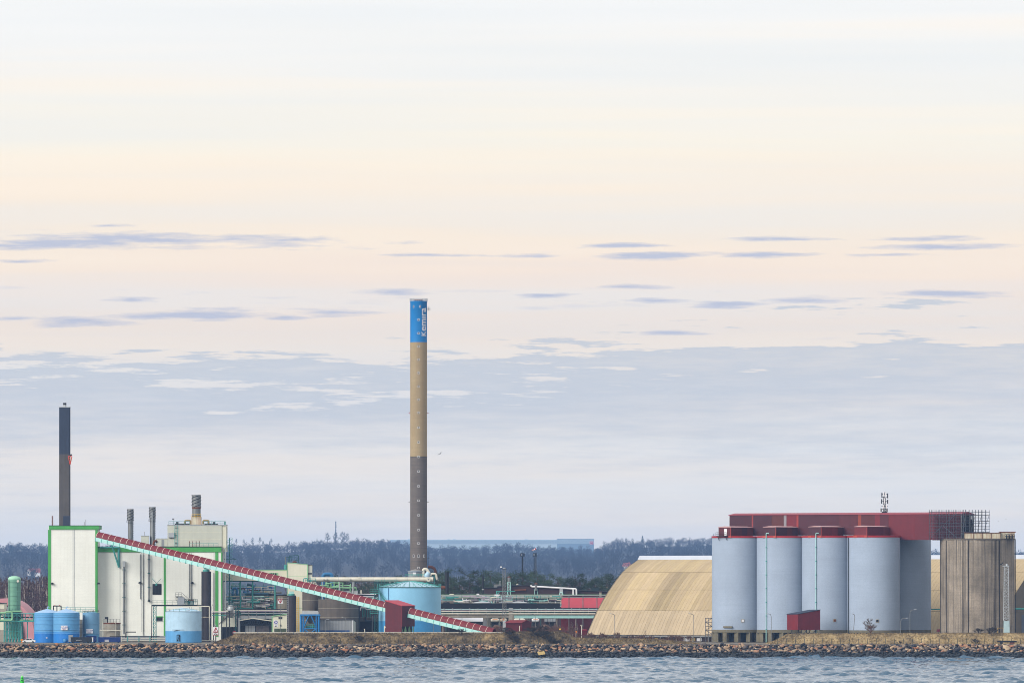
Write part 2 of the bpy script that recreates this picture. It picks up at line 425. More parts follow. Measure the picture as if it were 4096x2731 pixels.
for i in range(46):
    wl = 1.9 * (6.5 ** rng.random()); th = rng.normal(.35, .55) + pi / 2
    WAVES.append((2 * pi / wl * cos(th), 2 * pi / wl * sin(th), rng.random() * 2 * pi, .0125 * wl ** .75))
ENV = [(rng.normal(0, .16), rng.normal(0, .11), rng.random() * 6.3) for _ in range(9)]
def wave(X, Y):
    Z = np.zeros_like(X)
    env = np.zeros_like(X)
    for a, b, c in ENV: env += np.sin(a * X + b * Y + c)
    gust = .70 + .6 * np.clip(env / 2.2, 0, 1.5) ** 1.3
    for kx, ky, ph, a in WAVES:
        p = kx * X + ky * Y + ph; Z += a * (np.sin(p) + .28 * np.cos(2 * p))
    return Z * gust
xs = np.linspace(-190, 190, 560); ys = np.concatenate([np.linspace(-700, -300, 340), np.linspace(-298.8, -52, 250)])
tag(link('sea', grid_mesh('sea', xs, ys, wave, water_m)), kind='structure')
far_water = MB()
for (x0, x1, y0, y1) in ((-6000, 6000, -4500, -699.9), (-6000, -189.9, -699.9, -50), (189.9, 6000, -699.9, -50)):
    far_water.add([(x0, y0, -.02), (x1, y0, -.02), (x1, y1, -.02), (x0, y1, -.02)], [(0, 1, 2, 3)])
tag(far_water.build('open_sea', water_m), kind='structure')

# ---- yard, path, hills ---------------------------------------------
yard_m = mat('yard_gravel', (142, 134, 122), .95, .15, .08)
soil_m = mat('hill_soil', (58, 54, 58), .95, .2, .01)
g = MB(); g.add([(-6000, -49, G0 - .1), (6000, -49, G0 - .1), (6000, 5600, G0 - .1), (-6000, 5600, G0 - .1)], [(0, 1, 2, 3)])
tag(g.build('ground', yard_m), kind='structure')
SKY = [(-200, 2186), (0, 2183), (67, 2168), (130, 2176), (191, 2180), (600, 2180), (905, 2176), (1091, 2176), (1123, 2178), (1219, 2168), (1292, 2163), (1346, 2164), (1474, 2156), (1557, 2160),
       (1643, 2176), (1750, 2190), (1788, 2186), (1870, 2192), (1935, 2184), (2018, 2172), (2077, 2176), (2137, 2186), (2256, 2184), (2345, 2190), (2388, 2188), (2416, 2166), (2468, 2157), (2560, 2158),
       (2651, 2150), (2773, 2150), (2847, 2144), (3100, 2150), (3500, 2176), (3740, 2200), (4096, 2206), (4400, 2204)]
skx = np.array([p[0] for p in SKY], float); skr = np.array([p[1] for p in SKY], float)
YR, YF = 10600.0, 5200.0                                      # depth of the ridge and of the foot of the hills
def hill_z(X, Y):
    px = 2048 + X * FPX / (DIST + np.clip(Y, YF, YR))
    row = np.interp(px, skx, skr) + 34
    top = EYE + (HROW - row) * (DIST + YR) / FPX
    t = np.clip((Y - YF) / (YR - YF), 0, 1); t = t ** .85
    z = G0 - 2 + (top - G0 + 2) * t
    z = z + 2.0 * np.sin(X * .009 + Y * .003) * np.sin(Y * .0041 + X * .005) * (t > .02) * (t < .98)
    return np.where(Y > YR, top - (Y - YR) * .012, z)
tag(link('hills', grid_mesh('hills', np.linspace(-3200, 3200, 281), np.concatenate([np.linspace(YF, YR, 80), np.linspace(YR + 60, 14800, 20)]), hill_z, soil_m)), kind='structure')

# ---- berm, path and revetment ------------------------------------------
dry_m = None
def grass_material():
    m, N, L, P = new_mat('winter_grass')
    geo = N.new('ShaderNodeNewGeometry'); sp = N.new('ShaderNodeSeparateXYZ'); L.new(geo.outputs['Position'], sp.inputs[0])
    r = N.new('ShaderNodeMapRange'); r.inputs[1].default_value = 20; r.inputs[2].default_value = 95; L.new(sp.outputs[0], r.inputs[0])
    n = N.new('ShaderNodeTexNoise'); n.inputs['Scale'].default_value = .22; n.inputs['Detail'].default_value = 8; n.inputs['Roughness'].default_value = .7; L.new(geo.outputs['Position'], n.inputs['Vector'])
    def ramp(a, b, c):
        q = N.new('ShaderNodeValToRGB'); e = q.color_ramp.elements
        e[0].position = .32; e[0].color = (*[.75 * x ** 1.15 for x in lin(a)], 1); e[1].position = .7; e[1].color = (*[.75 * x ** 1.15 for x in lin(c)], 1)
        k = e.new(.5); k.color = (*[.75 * x ** 1.15 for x in lin(b)], 1); L.new(n.outputs[0], q.inputs[0]); return q.outputs[0]
    a = ramp((72, 64, 58), (122, 108, 86), (178, 156, 116)); b = ramp((126, 112, 90), (172, 152, 116), (206, 184, 142))
    mx = N.new('ShaderNodeMix'); mx.data_type = 'RGBA'; L.new(r.outputs[0], mx.inputs[0]); L.new(a, mx.inputs[6]); L.new(b, mx.inputs[7])
    L.new(mx.outputs[2], P.inputs['Base Color']); P.inputs['Roughness'].default_value = .95; P.inputs['Specular IOR Level'].default_value = .1
    return m
grass_m = grass_material()
CREST_L = [(845, 2574), (900, 2556), (945, 2536), (1400, 2534), (2000, 2534), (2020, 2528), (2230, 2527), (2270, 2535), (2300, 2552), (2420, 2553), (2600, 2557), (2760, 2570), (2800, 2576)]
CREST_R = [(3060, 2576), (3100, 2564), (3150, 2537), (3500, 2535), (4096, 2534), (4300, 2534)]
def berm(name, prof, label):
    px = np.array([p[0] for p in prof], float); rw = np.array([p[1] for p in prof], float)
    xs = np.linspace(SX(px[0], -36), SX(px[-1], -36), int((px[-1] - px[0]) * .08 / .45)); ys = np.linspace(-44.2, -20, 36)
    nz = rng.normal(0, 1, (len(ys), len(xs))).astype(float)
    def zf(X, Y):
        q = 2048 + X * FPX / (DIST - 36); top = SZ(np.interp(q, px, rw), -36)
        up = np.clip((Y + 43.6) / 7.2, 0, 1); dn = np.clip((-20.5 - Y) / 8, 0, 1); s = np.minimum(up, dn); s = s * s * (3 - 2 * s)
        Z = 4.0 + (top - 4.0) * s
        return Z + .10 * nz * (s > .02) + .14 * np.sin(X * .9 + 2 * np.sin(Y * .7)) * np.sin(Y * 1.1 + X * .31) * s
    o = link(name, grid_mesh(name, xs, ys, zf, grass_m)); tag(o, kind='structure')
    return zf, xs
bermL, bxs = berm('grass_berm', CREST_L, '')
bermR, bxs2 = berm('grass_berm', CREST_R, '')
# dry grass tufts: real blades standing on both berms
def tufts():
    V = []; F = []
    def one(x, y, z, h):
        for q in range(3):
            a = R.random() * pi * 2; l = R.uniform(.2, .75) * h; dx, dy = cos(a) * .1, sin(a) * .1; n = len(V)
            V.extend([(x - dx, y - dy, z - .05), (x + dx, y + dy, z - .05), (x + R.uniform(-l, l) * .6, y + R.uniform(-l, l) * .6, z + h)]); F.append((n, n + 1, n + 2))
    for fn, prof, cnt in ((bermL, CREST_L, 9000), (bermR, CREST_R, 5200)):
        p0, p1 = prof[0][0], prof[-1][0]
        X = np.array([SX(R.uniform(p0 + 10, p1), -36) for _ in range(cnt)]); Y = np.array([R.uniform(-43.6, -33) for _ in range(cnt)])
        q = 2048 + X * FPX / (DIST - 36); px = np.array([p[0] for p in prof], float); rw = np.array([p[1] for p in prof], float)
        top = SZ(np.interp(q, px, rw), -36); up = np.clip((Y + 43.6) / 7.2, 0, 1); s = up * up * (3 - 2 * up); Z = 4.0 + (top - 4.0) * s
        for x, y, z in zip(X, Y, Z): one(x, y, z, R.uniform(.2, .55))
    o = link('dry_grass', np_mesh('dry_grass', V, F, grass_m)); tag(o, 'dry winter grass growing over the shore berms', 'grass', kind='stuff')
tufts()
p = MB(); p.box(-200, 200, -49.5, -43.0, 1.5, G0 - .06); tag(p.build('shore_path', asphalt), kind='structure')
# revetment: a sloping core with boulders
core_m = mat('rubble_core', (58, 54, 52), .95, .3, .6)
def stone_material(name, src):
    m, N, L, P = new_mat(name)
    geo = N.new('ShaderNodeNewGeometry'); sp = N.new('ShaderNodeSeparateXYZ'); L.new(geo.outputs['Position'], sp.inputs[0])
    if src == 'obj': t = N.new('ShaderNodeObjectInfo').outputs['Random']
    else:
        a = N.new('ShaderNodeAttribute'); a.attribute_name = 'tone'; t = a.outputs['Fac']
    q = N.new('ShaderNodeValToRGB'); q.color_ramp.interpolation = 'LINEAR'; e = q.color_ramp.elements
    cols = [(0, (44, 44, 50)), (.18, (74, 74, 80)), (.26, (126, 118, 114)), (.38, (168, 148, 126)), (.52, (194, 166, 138)), (.64, (174, 122, 92)), (.72, (214, 192, 162)), (.84, (134, 124, 118)), (1, (88, 80, 78))]
    e[0].position = 0; e[0].color = (*[.74 * x ** 1.2 for x in lin(cols[0][1])], 1); e[1].position = 1; e[1].color = (*[.74 * x ** 1.2 for x in lin(cols[-1][1])], 1)
    for pp, c in cols[1:-1]: k = e.new(pp); k.color = (*[.74 * x ** 1.2 for x in lin(c)], 1)
    L.new(t, q.inputs[0])
    n = N.new('ShaderNodeTexNoise'); n.inputs['Scale'].default_value = 1.6; n.inputs['Detail'].default_value = 5; L.new(geo.outputs['Position'], n.inputs['Vector'])
    v = N.new('ShaderNodeMapRange'); v.inputs[1].default_value = .3; v.inputs[2].default_value = .7; v.inputs[3].default_value = .7; v.inputs[4].default_value = 1.25; L.new(n.outputs[0], v.inputs[0])
    sc = N.new('ShaderNodeVectorMath'); sc.operation = 'SCALE'; L.new(q.outputs[0], sc.inputs[0]); L.new(v.outputs[0], sc.inputs['Scale'])
    # weed-covered, wet band below the high-water line
    n2 = N.new('ShaderNodeTexNoise'); n2.inputs['Scale'].default_value = .25; n2.inputs['Detail'].default_value = 4; L.new(geo.outputs['Position'], n2.inputs['Vector'])
    ad = N.new('ShaderNodeMath'); ad.operation = 'MULTIPLY_ADD'; ad.inputs[1].default_value = 1.5; L.new(n2.outputs[0], ad.inputs[0]); L.new(sp.outputs[2], ad.inputs[2])
    w = N.new('ShaderNodeMapRange'); w.inputs[1].default_value = 2.45; w.inputs[2].default_value = 3.0; w.inputs[3].default_value = 1; w.inputs[4].default_value = 0; L.new(ad.outputs[0], w.inputs[0])
    mx = N.new('ShaderNodeMix'); mx.data_type = 'RGBA'; L.new(w.outputs[0], mx.inputs[0]); L.new(sc.outputs[0], mx.inputs[6]); mx.inputs[7].default_value = (.026, .030, .034, 1)
    L.new(mx.outputs[2], P.inputs['Base Color']); P.inputs['Roughness'].default_value = .8; P.inputs['Specular IOR Level'].default_value = .3
    return m
def rock_variant(seed):
    r = np.random.default_rng(seed)
    import bmesh
    bm = bmesh.new()
    for i in range(13):                                        # hull of a few points near the faces of a block: flat angular sides
        p = r.uniform(-1, 1, 3); k = np.argmax(np.abs(p)); p[k] = np.sign(p[k]) * r.uniform(.8, 1.05); bm.verts.new(tuple(p))
    res = bmesh.ops.convex_hull(bm, input=bm.verts[:])
    bmesh.ops.delete(bm, geom=[v for v in bm.verts if not v.link_faces], context='VERTS'); bm.verts.index_update()
    V = np.array([tuple(v.co) for v in bm.verts]); F = np.array([[v.index for v in f.verts] for f in bm.faces if len(f.verts) == 3]); bm.free(); return V, F
RV = [rock_variant(40 + i) for i in range(10)]
st_obj = stone_material('boulder_stone', 'obj'); st_att = stone_material('boulder_stone_mass', 'att')
rock_me = [np_mesh('stone', V, F, st_obj) for V, F in RV]
def revetment():
    b = MB(); b.prism([(-60.5, -1.2), (-49.4, 3.6), (-46.5, 3.6), (-46.5, -1.2)], -200, 200, 'x')
    root = b.build('rock_revetment', core_m, smooth=False); tag(root, kind='structure')
    pts = []
    s = 0.0
    for row in range(11):
        t = row / 10; x = -190 + R.random()
        while x < 190:
            w = R.uniform(.36, .85) * (1.0 if R.random() < .8 else R.uniform(1.3, 1.9))
            tt = min(1, max(0, t + R.uniform(-.05, .05)))
            pts.append((x, -60.2 + 10.7 * tt + R.uniform(-.25, .25), -.75 + 4.55 * tt + R.uniform(-.12, .25), w)); x += w * R.uniform(1.0, 1.55)
    # shingle along the crest so that the edge is not a ruled line
    for _ in range(500): pts.append((R.uniform(-190, 190), R.uniform(-50.2, -48.4), 3.95 + R.uniform(0, .3), R.uniform(.25, .55)))
    pts.sort(key=lambda q: -q[3] * (1.0 if q[2] > -.2 and abs(q[0]) < 160 else .3))
    V = []; F = []; T = []; n = 0
    for i, (x, y, z, w) in enumerate(pts):
        k = R.randrange(10); rot = (R.uniform(-.5, .5), R.uniform(-.45, .45), R.uniform(0, 6)); sc = (w * R.uniform(.75, 1.1), w * R.uniform(.65, .95), w * R.uniform(.4, .68))
        if i < 300:
            o = link('stone', rock_me[k], root, loc=(x, y, z), rot=rot); o.scale = sc
        else:
            from mathutils import Euler
            M3 = np.array(Euler(rot).to_matrix()); P_ = (RV[k][0] * np.array(sc)) @ M3.T + np.array((x, y, z))
            V.append(P_); F.append(RV[k][1] + n); n += len(P_); T.append(np.full(len(P_), R.random()))
    o = link('stones', np_mesh('stones', np.concatenate(V), np.concatenate(F), st_att, attr=np.concatenate(T)), root); o['kind'] = 'stuff'
revetment()

# ---- trees ----------------------------------------------------------
def bare_tree(seed, h, spread, trunk_r, twigs, tw, droop=0.0, upright=.6, first=.3, sub=True):
    """returns (trunk MB, crown twig V, F): a trunk with limbs and fans of thin twigs"""
    r = random.Random(seed); T = MB(); V = []; F = []
    def twig(p, d, l):
        n = len(V); e = p + d * l + Vector((r.uniform(-.12, .12), r.uniform(-.12, .12), -droop * l))
        u = d.orthogonal().normalized(); a = r.random() * pi * 2; s = (u * cos(a) + d.cross(u) * sin(a)) * tw
        V.extend([tuple(p - s), tuple(p + s), tuple(e)]); F.append((n, n + 1, n + 2))
    ends = []
    top = Vector((r.uniform(-.04, .04) * h, r.uniform(-.04, .04) * h, h * .92))
    def tp(f): return Vector((top.x * f * f, top.y * f * f, h * .92 * f))
    T.cyl((0, 0, -.3), tp(.5), trunk_r, trunk_r * .6, 5, False); T.cyl(tp(.5), tp(1), trunk_r * .6, trunk_r * .12, 4, False)
    nl = 13
    for i in range(nl):
        f = first + (1 - first) * (i + r.random() * .6) / nl * .95; p = tp(f); a = i * 2.4 + r.uniform(-.5, .5)
        L_ = spread * (1.05 - .75 * max(0, (f - first) / (1 - first)) ** 1.3) * r.uniform(.75, 1.1)
        d = Vector((cos(a), sin(a), upright * r.uniform(.7, 1.4))).normalized(); q = p + d * L_
        T.cyl(p, q, trunk_r * .35 * (1.2 - f), trunk_r * .06, 3, False)
        for j in range(6):
            s = p.lerp(q, r.uniform(.25, 1.0)); dd = (d + Vector((r.uniform(-1, 1), r.uniform(-1, 1), r.uniform(-.2, .9))) * .8).normalized(); e = s + dd * L_ * r.uniform(.25, .5)
            if sub: T.cyl(s, e, trunk_r * .1, trunk_r * .03, 3, False)
            ends.append((s, e, dd, L_))
    ends.append((tp(.8), tp(1.0), Vector((0, 0, 1)), spread * .5)); ends.append((tp(.9), tp(1.08), Vector((.2, 0, 1)).normalized(), spread * .4))
    for _ in range(twigs):
        s, e, d, L_ = r.choice(ends); p = s.lerp(e, r.random())
        twig(p, (d * .7 + Vector((r.uniform(-1, 1), r.uniform(-1, 1), r.uniform(-.6, 1)))).normalized(), L_ * r.uniform(.15, .42))
    return T, V, F
def tree_meshes(n, seed, bark, twigm, **kw):
    out = []
    for i in range(n):
        T, V, F = bare_tree(seed + i, **kw); out.append((T.mesh('trunk', bark), np_mesh('crown', V, F, twigm)))
    return out
def place_tree(name, ms, x, y, z, s, rz, label, cat, group=None, sz=None):
    o = thing(name, label, cat, (x, y, z), rz, group); o.scale = (s, s, sz or s)
    for nm, me in zip(('trunk', 'crown'), ms): link(nm, me, o)
    return o
birches = tree_meshes(5, 100, birch_bark, twig_m, h=20, spread=3.6, trunk_r=.26, twigs=2600, tw=.028, droop=.25, upright=1.5, first=.35)
def pine_variant(seed):
    r = random.Random(seed); T = MB(); h = 20; T.cyl((0, 0, -.3), (0, 0, h * .9), .32, .12, 6, False); V = []; F = []
    for i in range(15):
        f = .42 + .5 * i / 15; a = i * 2.4; L_ = r.uniform(2.2, 4.4) * (1.15 - .8 * abs(f - .6) * 1.6); p = Vector((0, 0, h * f)); q = p + Vector((cos(a), sin(a), r.uniform(.1, .55))) * L_
        T.cyl(p, q, .1, .03, 4, False)
        for j in range(4):
            c = p.lerp(q, r.uniform(.45, 1.1)) + Vector((r.uniform(-.6, .6), r.uniform(-.6, .6), r.uniform(-.1, .5))); rad = r.uniform(.7, 1.35)
            for _ in range(46):
                d = Vector((r.gauss(0, 1), r.gauss(0, 1), r.gauss(0, .55))); d *= rad / 1.5; b = c + d
                u = Vector((r.gauss(0, 1), r.gauss(0, 1), r.gauss(.3, .7))).normalized() * r.uniform(.25, .5); w = u.orthogonal().normalized() * .1
                n = len(V); V.extend([tuple(b - w), tuple(b + w), tuple(b + u)]); F.append((n, n + 1, n + 2))
    return T.mesh('trunk', bark_m), np_mesh('crown', V, F, pine_m)
pines = [pine_variant(300 + i) for i in range(4)]

# leafless birches close behind the plant: a dense stand on the left and a belt in the middle
def wood():
    k = 0
    for i in range(78):                                         # left stand
        px = R.uniform(-40, 200); y = R.uniform(330, 520); top = 2300 + R.uniform(-18, 26); z = G0 - .1
        h = SZ(top, y) - z; place_tree('birch_tree', birches[i % 5], SX(px, y), y, z, h / 20 * .95, R.random() * 6, 'pale stemmed leafless birch in the dense stand left of the white tower', 'tree', 'birches left of the white tower', h / 20)
    for i in range(120):                                        # belt behind the process plant and the brown halls
        px = 1180 + (2500 - 1180) * (i + R.random()) / 120; y = R.uniform(380, 640)
        top = (2312 if 1700 < px else 2298) + R.uniform(-14, 26); z = G0 - .1; h = SZ(top, y) - z
        place_tree('birch_tree', birches[i % 5], SX(px, y), y, z, h / 20 * 1.05, R.random() * 6, 'leafless birch in the belt of trees behind the process plant', 'tree', 'birches behind the process plant', h / 20)
    for i, (px, top) in enumerate([(1262, 2296), (1320, 2286), (1346, 2300), (1420, 2302), (1480, 2308), (1545, 2300), (1590, 2296), (1745, 2276), (1770, 2270), (1800, 2288), (1838, 2300), (1880, 2266), (1912, 2290), (1940, 2274), (1962, 2276), (1990, 2300),
                                   (2010, 2282), (2046, 2278), (2070, 2290), (2092, 2278), (2120, 2276), (2150, 2280), (2172, 2292), (2200, 2316), (2232, 2290), (2262, 2302), (2300, 2288), (2318, 2300), (2350, 2318), (2380, 2296), (2408, 2288), (2436, 2292), (2470, 2282), (2496, 2290)]):
        y = R.uniform(300, 375); z = G0 - .1; h = SZ(top, y) - z
        place_tree('pine_tree', pines[i % 4], SX(px, y), y, z, h / 20 * 1.0, R.random() * 6, 'dark green pine among leafless birches behind the process plant', 'tree', 'pines behind the process plant', h / 20)
wood()
# bushy undergrowth that closes the gaps between the stems
def mass_trees(name, label, places, variants, m, kind='stuff'):
    V = []; F = []; n = 0
    for (x, y, z, s, sz) in places:
        P_, Q = variants[R.randrange(len(variants))]; a = R.random() * 6.28; c, q = cos(a), sin(a)
        X = np.stack([(P_[:, 0] * c - P_[:, 1] * q) * s + x, (P_[:, 0] * q + P_[:, 1] * c) * s + y, P_[:, 2] * sz + z], -1)
        V.append(X); F.append(Q + n); n += len(X)
    o = link(name, np_mesh(name, np.concatenate(V), np.concatenate(F), m)); tag(o, label, 'wood', kind=kind); return o
def far_variant(seed, quads, tw, h=13.0, spread=6.0):
    T, V, F = bare_tree(seed, h, spread, .3, quads, tw, 0, .9, .07, False)
    tv = np.array(T.v); tf = []
    for f in T.f: tf.append((f[0], f[1], f[2])); tf.append((f[0], f[2], f[3])) if len(f) == 4 else None
    V = np.concatenate([tv, np.array(V)]); F = np.concatenate([np.array(tf), np.array(F) + len(tv)]); return V, F
FV = [far_variant(500 + i, 430, .105) for i in range(6)]
UV_ = [far_variant(560 + i, 420, .05, 9, 4.5) for i in range(3)]
under = []
for i in range(420):
    px = R.uniform(1150, 2520) if i > 90 else R.uniform(-60, 200); y = R.uniform(420, 760); under.append((SX(px, y), y, G0 - .1, R.uniform(.8, 1.3), R.uniform(1.1, 2.1)))
mass_trees('undergrowth', 'tangled leafless undergrowth closing the gaps between the birch stems', under, UV_, twig_m)
hp = []
for i in range(2500):
    y = 6300 + (YR - 6300) * R.random() ** .8; x = R.uniform(-.0735, .0735) * (DIST + y)
    hp.append((x, y, float(hill_z(np.array(x), np.array(y))) - .4, R.uniform(.95, 1.7), R.uniform(1.0, 1.6)))
for i in range(460):
    y = YR + R.uniform(-500, 30); x = -.0735 * (DIST + y) + .147 * (DIST + y) * (i + R.random()) / 460
    hp.append((x, y, float(hill_z(np.array(x), np.array(y))) - .4, R.uniform(1.1, 1.6), R.uniform(.95, 1.3)))
mass_trees('hillside_wood', 'leafless blue grey wood covering the far hillside', hp, FV, twig_far)

# ================================================================== LEFT: WHITE WORKS AND BLUE TANKS
# ---- white tower
def white_tower():
    y = 62; A = At('white_tower', 'tall windowless white tower with bright green corner and roof trim', 'building', 291, y)
    D = 16; x, z = A.x, A.z
    A.part('wall', MB().box(x(194), x(389), 0, D, 0, z(2104)), white)
    for q in (297, 291): A.part('panel_seam', MB().box(x(q), x(q) + .12, -.06, 0, 4, z(2118)), steel_lt)
    A.part('corner_trim', MB().box(x(192), x(204), -.12, .4, 2, z(2118)), green)
    A.part('corner_trim', MB().box(x(381), x(390), -.12, .4, 2, z(2118)), green)
    A.part('side_trim', MB().box(x(389) + .01, x(389) + .12, .4, 1.2, 2, z(2118)), green)
    A.part('roof_trim', MB().box(x(196), x(396), -.35, D + .3, z(2116), z(2102)), green)
    A.part('roof_edge', MB().box(x(195.5), x(396.5), -.45, D + .4, z(2102), z(2100)), steel_dk)
    v = MB()
    for q in (206, 209): v.cyl((x(q), 3, z(2103)), (x(q), 3, z(2062)), .11)
    A.part('vent_pipe', v, rust)
    v = MB(); v.bar((x(341), 3, z(2101)), (x(341), 3, z(2077)), .1); v.bar((x(335), 3, z(2101)), (x(335), 3, z(2085)), .1); A.part('antenna', v, steel)
    for q in (209, 394):
        l = MB().lathe([(0, .5), (.42, .35), (.55, 0), (.5, -.1), (0, -.1)], 10, x(q), -.5); A.part('wall_lamp', l, black, loc=(0, 0, z(2334)))
white_tower()

# ---- rectangular slate stack behind the tower
def slate_stack():
    y = 84; A = At('slate_stack', 'tall square chimney stack with slate grey top behind the white tower', 'chimney', 259, y)
    x, z = A.x, A.z; w0, w1 = x(282) , x(280)
    def tap(za, zb, m, nm, ra=0, rb=0):
        h = lambda zz: 1.84 + (1.78 - 1.84) * (zz / z(1630))
        b = MB(); r0, r1 = h(za), h(zb); c = .28
        ring = lambda r: [(-r + c, -r), (r - c, -r), (r, -r + c), (r, r - c), (r - c, r), (-r + c, r), (-r, r - c), (-r, -r + c)]
        b.add([(p[0], p[1], za) for p in ring(r0)] + [(p[0], p[1], zb) for p in ring(r1)], [(i, (i + 1) % 8, 8 + (i + 1) % 8, 8 + i) for i in range(8)] + [tuple(range(8, 16))])
        A.part(nm, b, m)
    tap(0, z(1816), stack_lo, 'lower_shaft'); tap(z(1816), z(1630), stack_hi, 'upper_shaft')
    A.part('coping', MB().box(-1.86, 1.86, -1.86, 1.86, z(1630), z(1627)), steel_lt)
    A.part('flue', MB().cyl((0, 0, z(1627)), (0, 0, z(1619)), .55, n=14), steel_lt); A.part('flue_tip', MB().cyl((0, 0, z(1619)), (0, 0, z(1611)), .55, n=14), black)
    A.part('plant_door', MB().box(x(253.5), x(281), -2.0, -1.8, z(2104), z(2063)), stack_hi)
    # scaffold frame shaped like an upside-down triangle near the paint line
    t = MB(); X0, X1, XM = x(275), x(289), x(282); Z0, Z1 = z(1825), z(1858)
    for a, b in (((X0, Z0), (X1, Z0)), ((X0, Z0), (XM, Z1)), ((X1, Z0), (XM, Z1))): t.bar((a[0], -2.1, a[1]), (b[0], -2.1, b[1]), .22)
    A.part('hanging_frame', t, mat('orange_red', (225, 110, 90), .5))
    t = MB()
    for f in (.25, .5, .72): t.bar((X0 + (XM - X0) * f, -2.05, Z0 + (Z1 - Z0) * f), (X1 + (XM - X1) * f, -2.05, Z0 + (Z1 - Z0) * f), .12)
    A.part('frame_rung', t, yellow)
    A.part('frame_lamp', MB().cyl((x(282), -2, z(1823)), (x(288), -2, z(1817)), .18, .3, 8), black)
slate_stack()

# ---- long white hall with green trim, its penthouse and stacks
def white_hall():
    y = 66; A = At('white_hall', 'long white production hall with green roof band beneath the red conveyor', 'building', 640, y); x, z = A.x, A.z
    D = 22; zt = z(2186)
    A.part('wall', MB().box(x(388), x(886), 0, D, 0, z(2205)), white)
    A.part('roof_band', MB().box(x(390), x(883.5), -.25, D + .1, z(2207), z(2187)), green)
    A.part('roof_edge', MB().box(x(389), x(884.5), -.4, D + .2, z(2187), z(2184)), steel_dk)
    for a, b, t in ((655, 663, 2207), (861, 873, 2207), (884.5, 889.5, 2207)):
        A.part('trim_stripe', MB().box(x(a), x(b), -.12, .02, 1.5, z(t)), green)
    A.part('side_wall', MB().box(x(886), x(888), .2, D, 0, z(2205)), cream2)
    for a in (566, 572, 757, 766, 855, 479): A.part('panel_seam', MB().box(x(a), x(a) + .14, -.06, .01, 3, z(2210)), steel_lt)
    A.part('plinth', MB().box(x(420), x(660), -.2, 0, 0, z(2541)), grey_sheet)
    # hoist window and small low window
    w = A.part('window', MB().box(x(610), x(646), -.12, .02, z(2377), z(2334)), dark)
    g_ = MB()
    for f in (.33, .66): g_.box(x(610) + f * 36 * A.k - .05, x(610) + f * 36 * A.k + .05, -.18, -.12, z(2377), z(2334))
    g_.build('bar', steel_dk, w)
    h = MB(); h.bar((x(626), -.3, z(2333)), (x(609), -.6, z(2312)), .1); h.bar((x(626), -.3, z(2333)), (x(646), -.6, z(2312)), .1); h.box(x(621), x(629), -.5, 0, z(2340), z(2333)); A.part('hoist', h, teal)
    w = A.part('window', MB().box(x(625), x(650), -.1, .02, z(2481), z(2467)), dark)
    MB().box(x(624), x(651), -.25, 0, z(2467), z(2463)).build('lintel', green, w); MB().box(x(624), x(651), -.2, 0, z(2483.5), z(2481)).build('sill', steel_lt, w)
    # ducts and rain pipes on the wall
    def duct(px, w_, r0, r1, m=steel):
        A.part('duct', MB().cyl((x(px), -.7, z(r1)), (x(px), -.7, z(r0)), w_ * A.k / 2, n=10), m)
        for q in np.arange(r0 + 20, r1, 55):
            A.part('duct_bracket', MB().box(x(px) - w_ * .06, x(px) + w_ * .06, -1.0, 0, z(q + 3), z(q)), teal_dk)
    duct(496, 8, 2256, 2535); duct(596, 7, 2215, 2402)
    A.part('duct_hood', MB().box(x(490.5), x(500.5), -1.2, -.1, z(2266), z(2243)), steel_lt)
    A.part('duct_cap', MB().cyl((x(596), -.7, z(2405)), (x(596), -.7, z(2396)), .42, .3), steel_dk)
    for px, r0, r1 in ((758, 2215, 2390), (766, 2215, 2400), (562, 2215, 2395), (573, 2215, 2540), (855, 2290, 2535)):
        A.part('rain_pipe', MB().cyl((x(px), -.25, z(r1)), (x(px), -.25, z(r0)), .12, n=6), steel)
    for q in (560, 769):
        l = MB().lathe([(0, .5), (.42, .35), (.55, 0), (.5, -.1), (0, -.1)], 10, x(q), -.5); A.part('wall_lamp', l, black, loc=(0, 0, z(2331)))
    r = MB(); r.rail([(x(757), 1, z(2184)), (x(872), 1, z(2184))], 1.0, 1.4, .06); A.part('roof_railing', r, teal)
    for px in (757.5, 770, 783.5, 796): A.part('vent_pipe', MB().cyl((x(px), 2, z(2186)), (x(px), 2, z(2163)), .12), rust)
    # service platform with stair on the wall
    s = MB(); s.box(x(703), x(728), -2.2, 0, z(2386), z(2383)); s.rail([(x(703), -2.1, z(2383)), (x(728), -2.1, z(2383))], 1.2, .7, .06); s.bar((x(728), -1.8, z(2383)), (x(758), -1.8, z(2408)), .14); s.bar((x(728), -1.8, z(2370)), (x(758), -1.8, z(2395)), .08)
    s.bar((x(704), -1, z(2386)), (x(704), -.05, z(2400)), .1); A.part('service_platform', s, steel)
    # bracket that carries the conveyor head
    b = MB(); b.bar((x(447), -1.5, z(2176)), (x(476), -.6, z(2268)), .4); b.bar((x(475), -.5, z(2190)), (x(475), -.5, z(2268)), .5); b.bar((x(400), -1.2, z(2189)), (x(475), -1.2, z(2189)), .35); A.part('conveyor_bracket', b, teal)
    # side platforms and cladding on the right edge
    s = MB()
    for q in (2245, 2330, 2400, 2430, 2490): s.box(x(889), x(903), .5, 3, z(q + 2), z(q))
    for q in (891, 902): s.cyl((x(q), .7, 0), (x(q), .7, z(2190)), .18, n=6)
    s.rail([(x(889), .5, z(2400)), (x(903), .5, z(2400))], 1.2, .6, .07); s.rail([(x(889), .5, z(2245)), (x(903), .5, z(2245))], 1.2, .6, .07)
    A.part('side_platform', s, steel_lt)
white_hall()
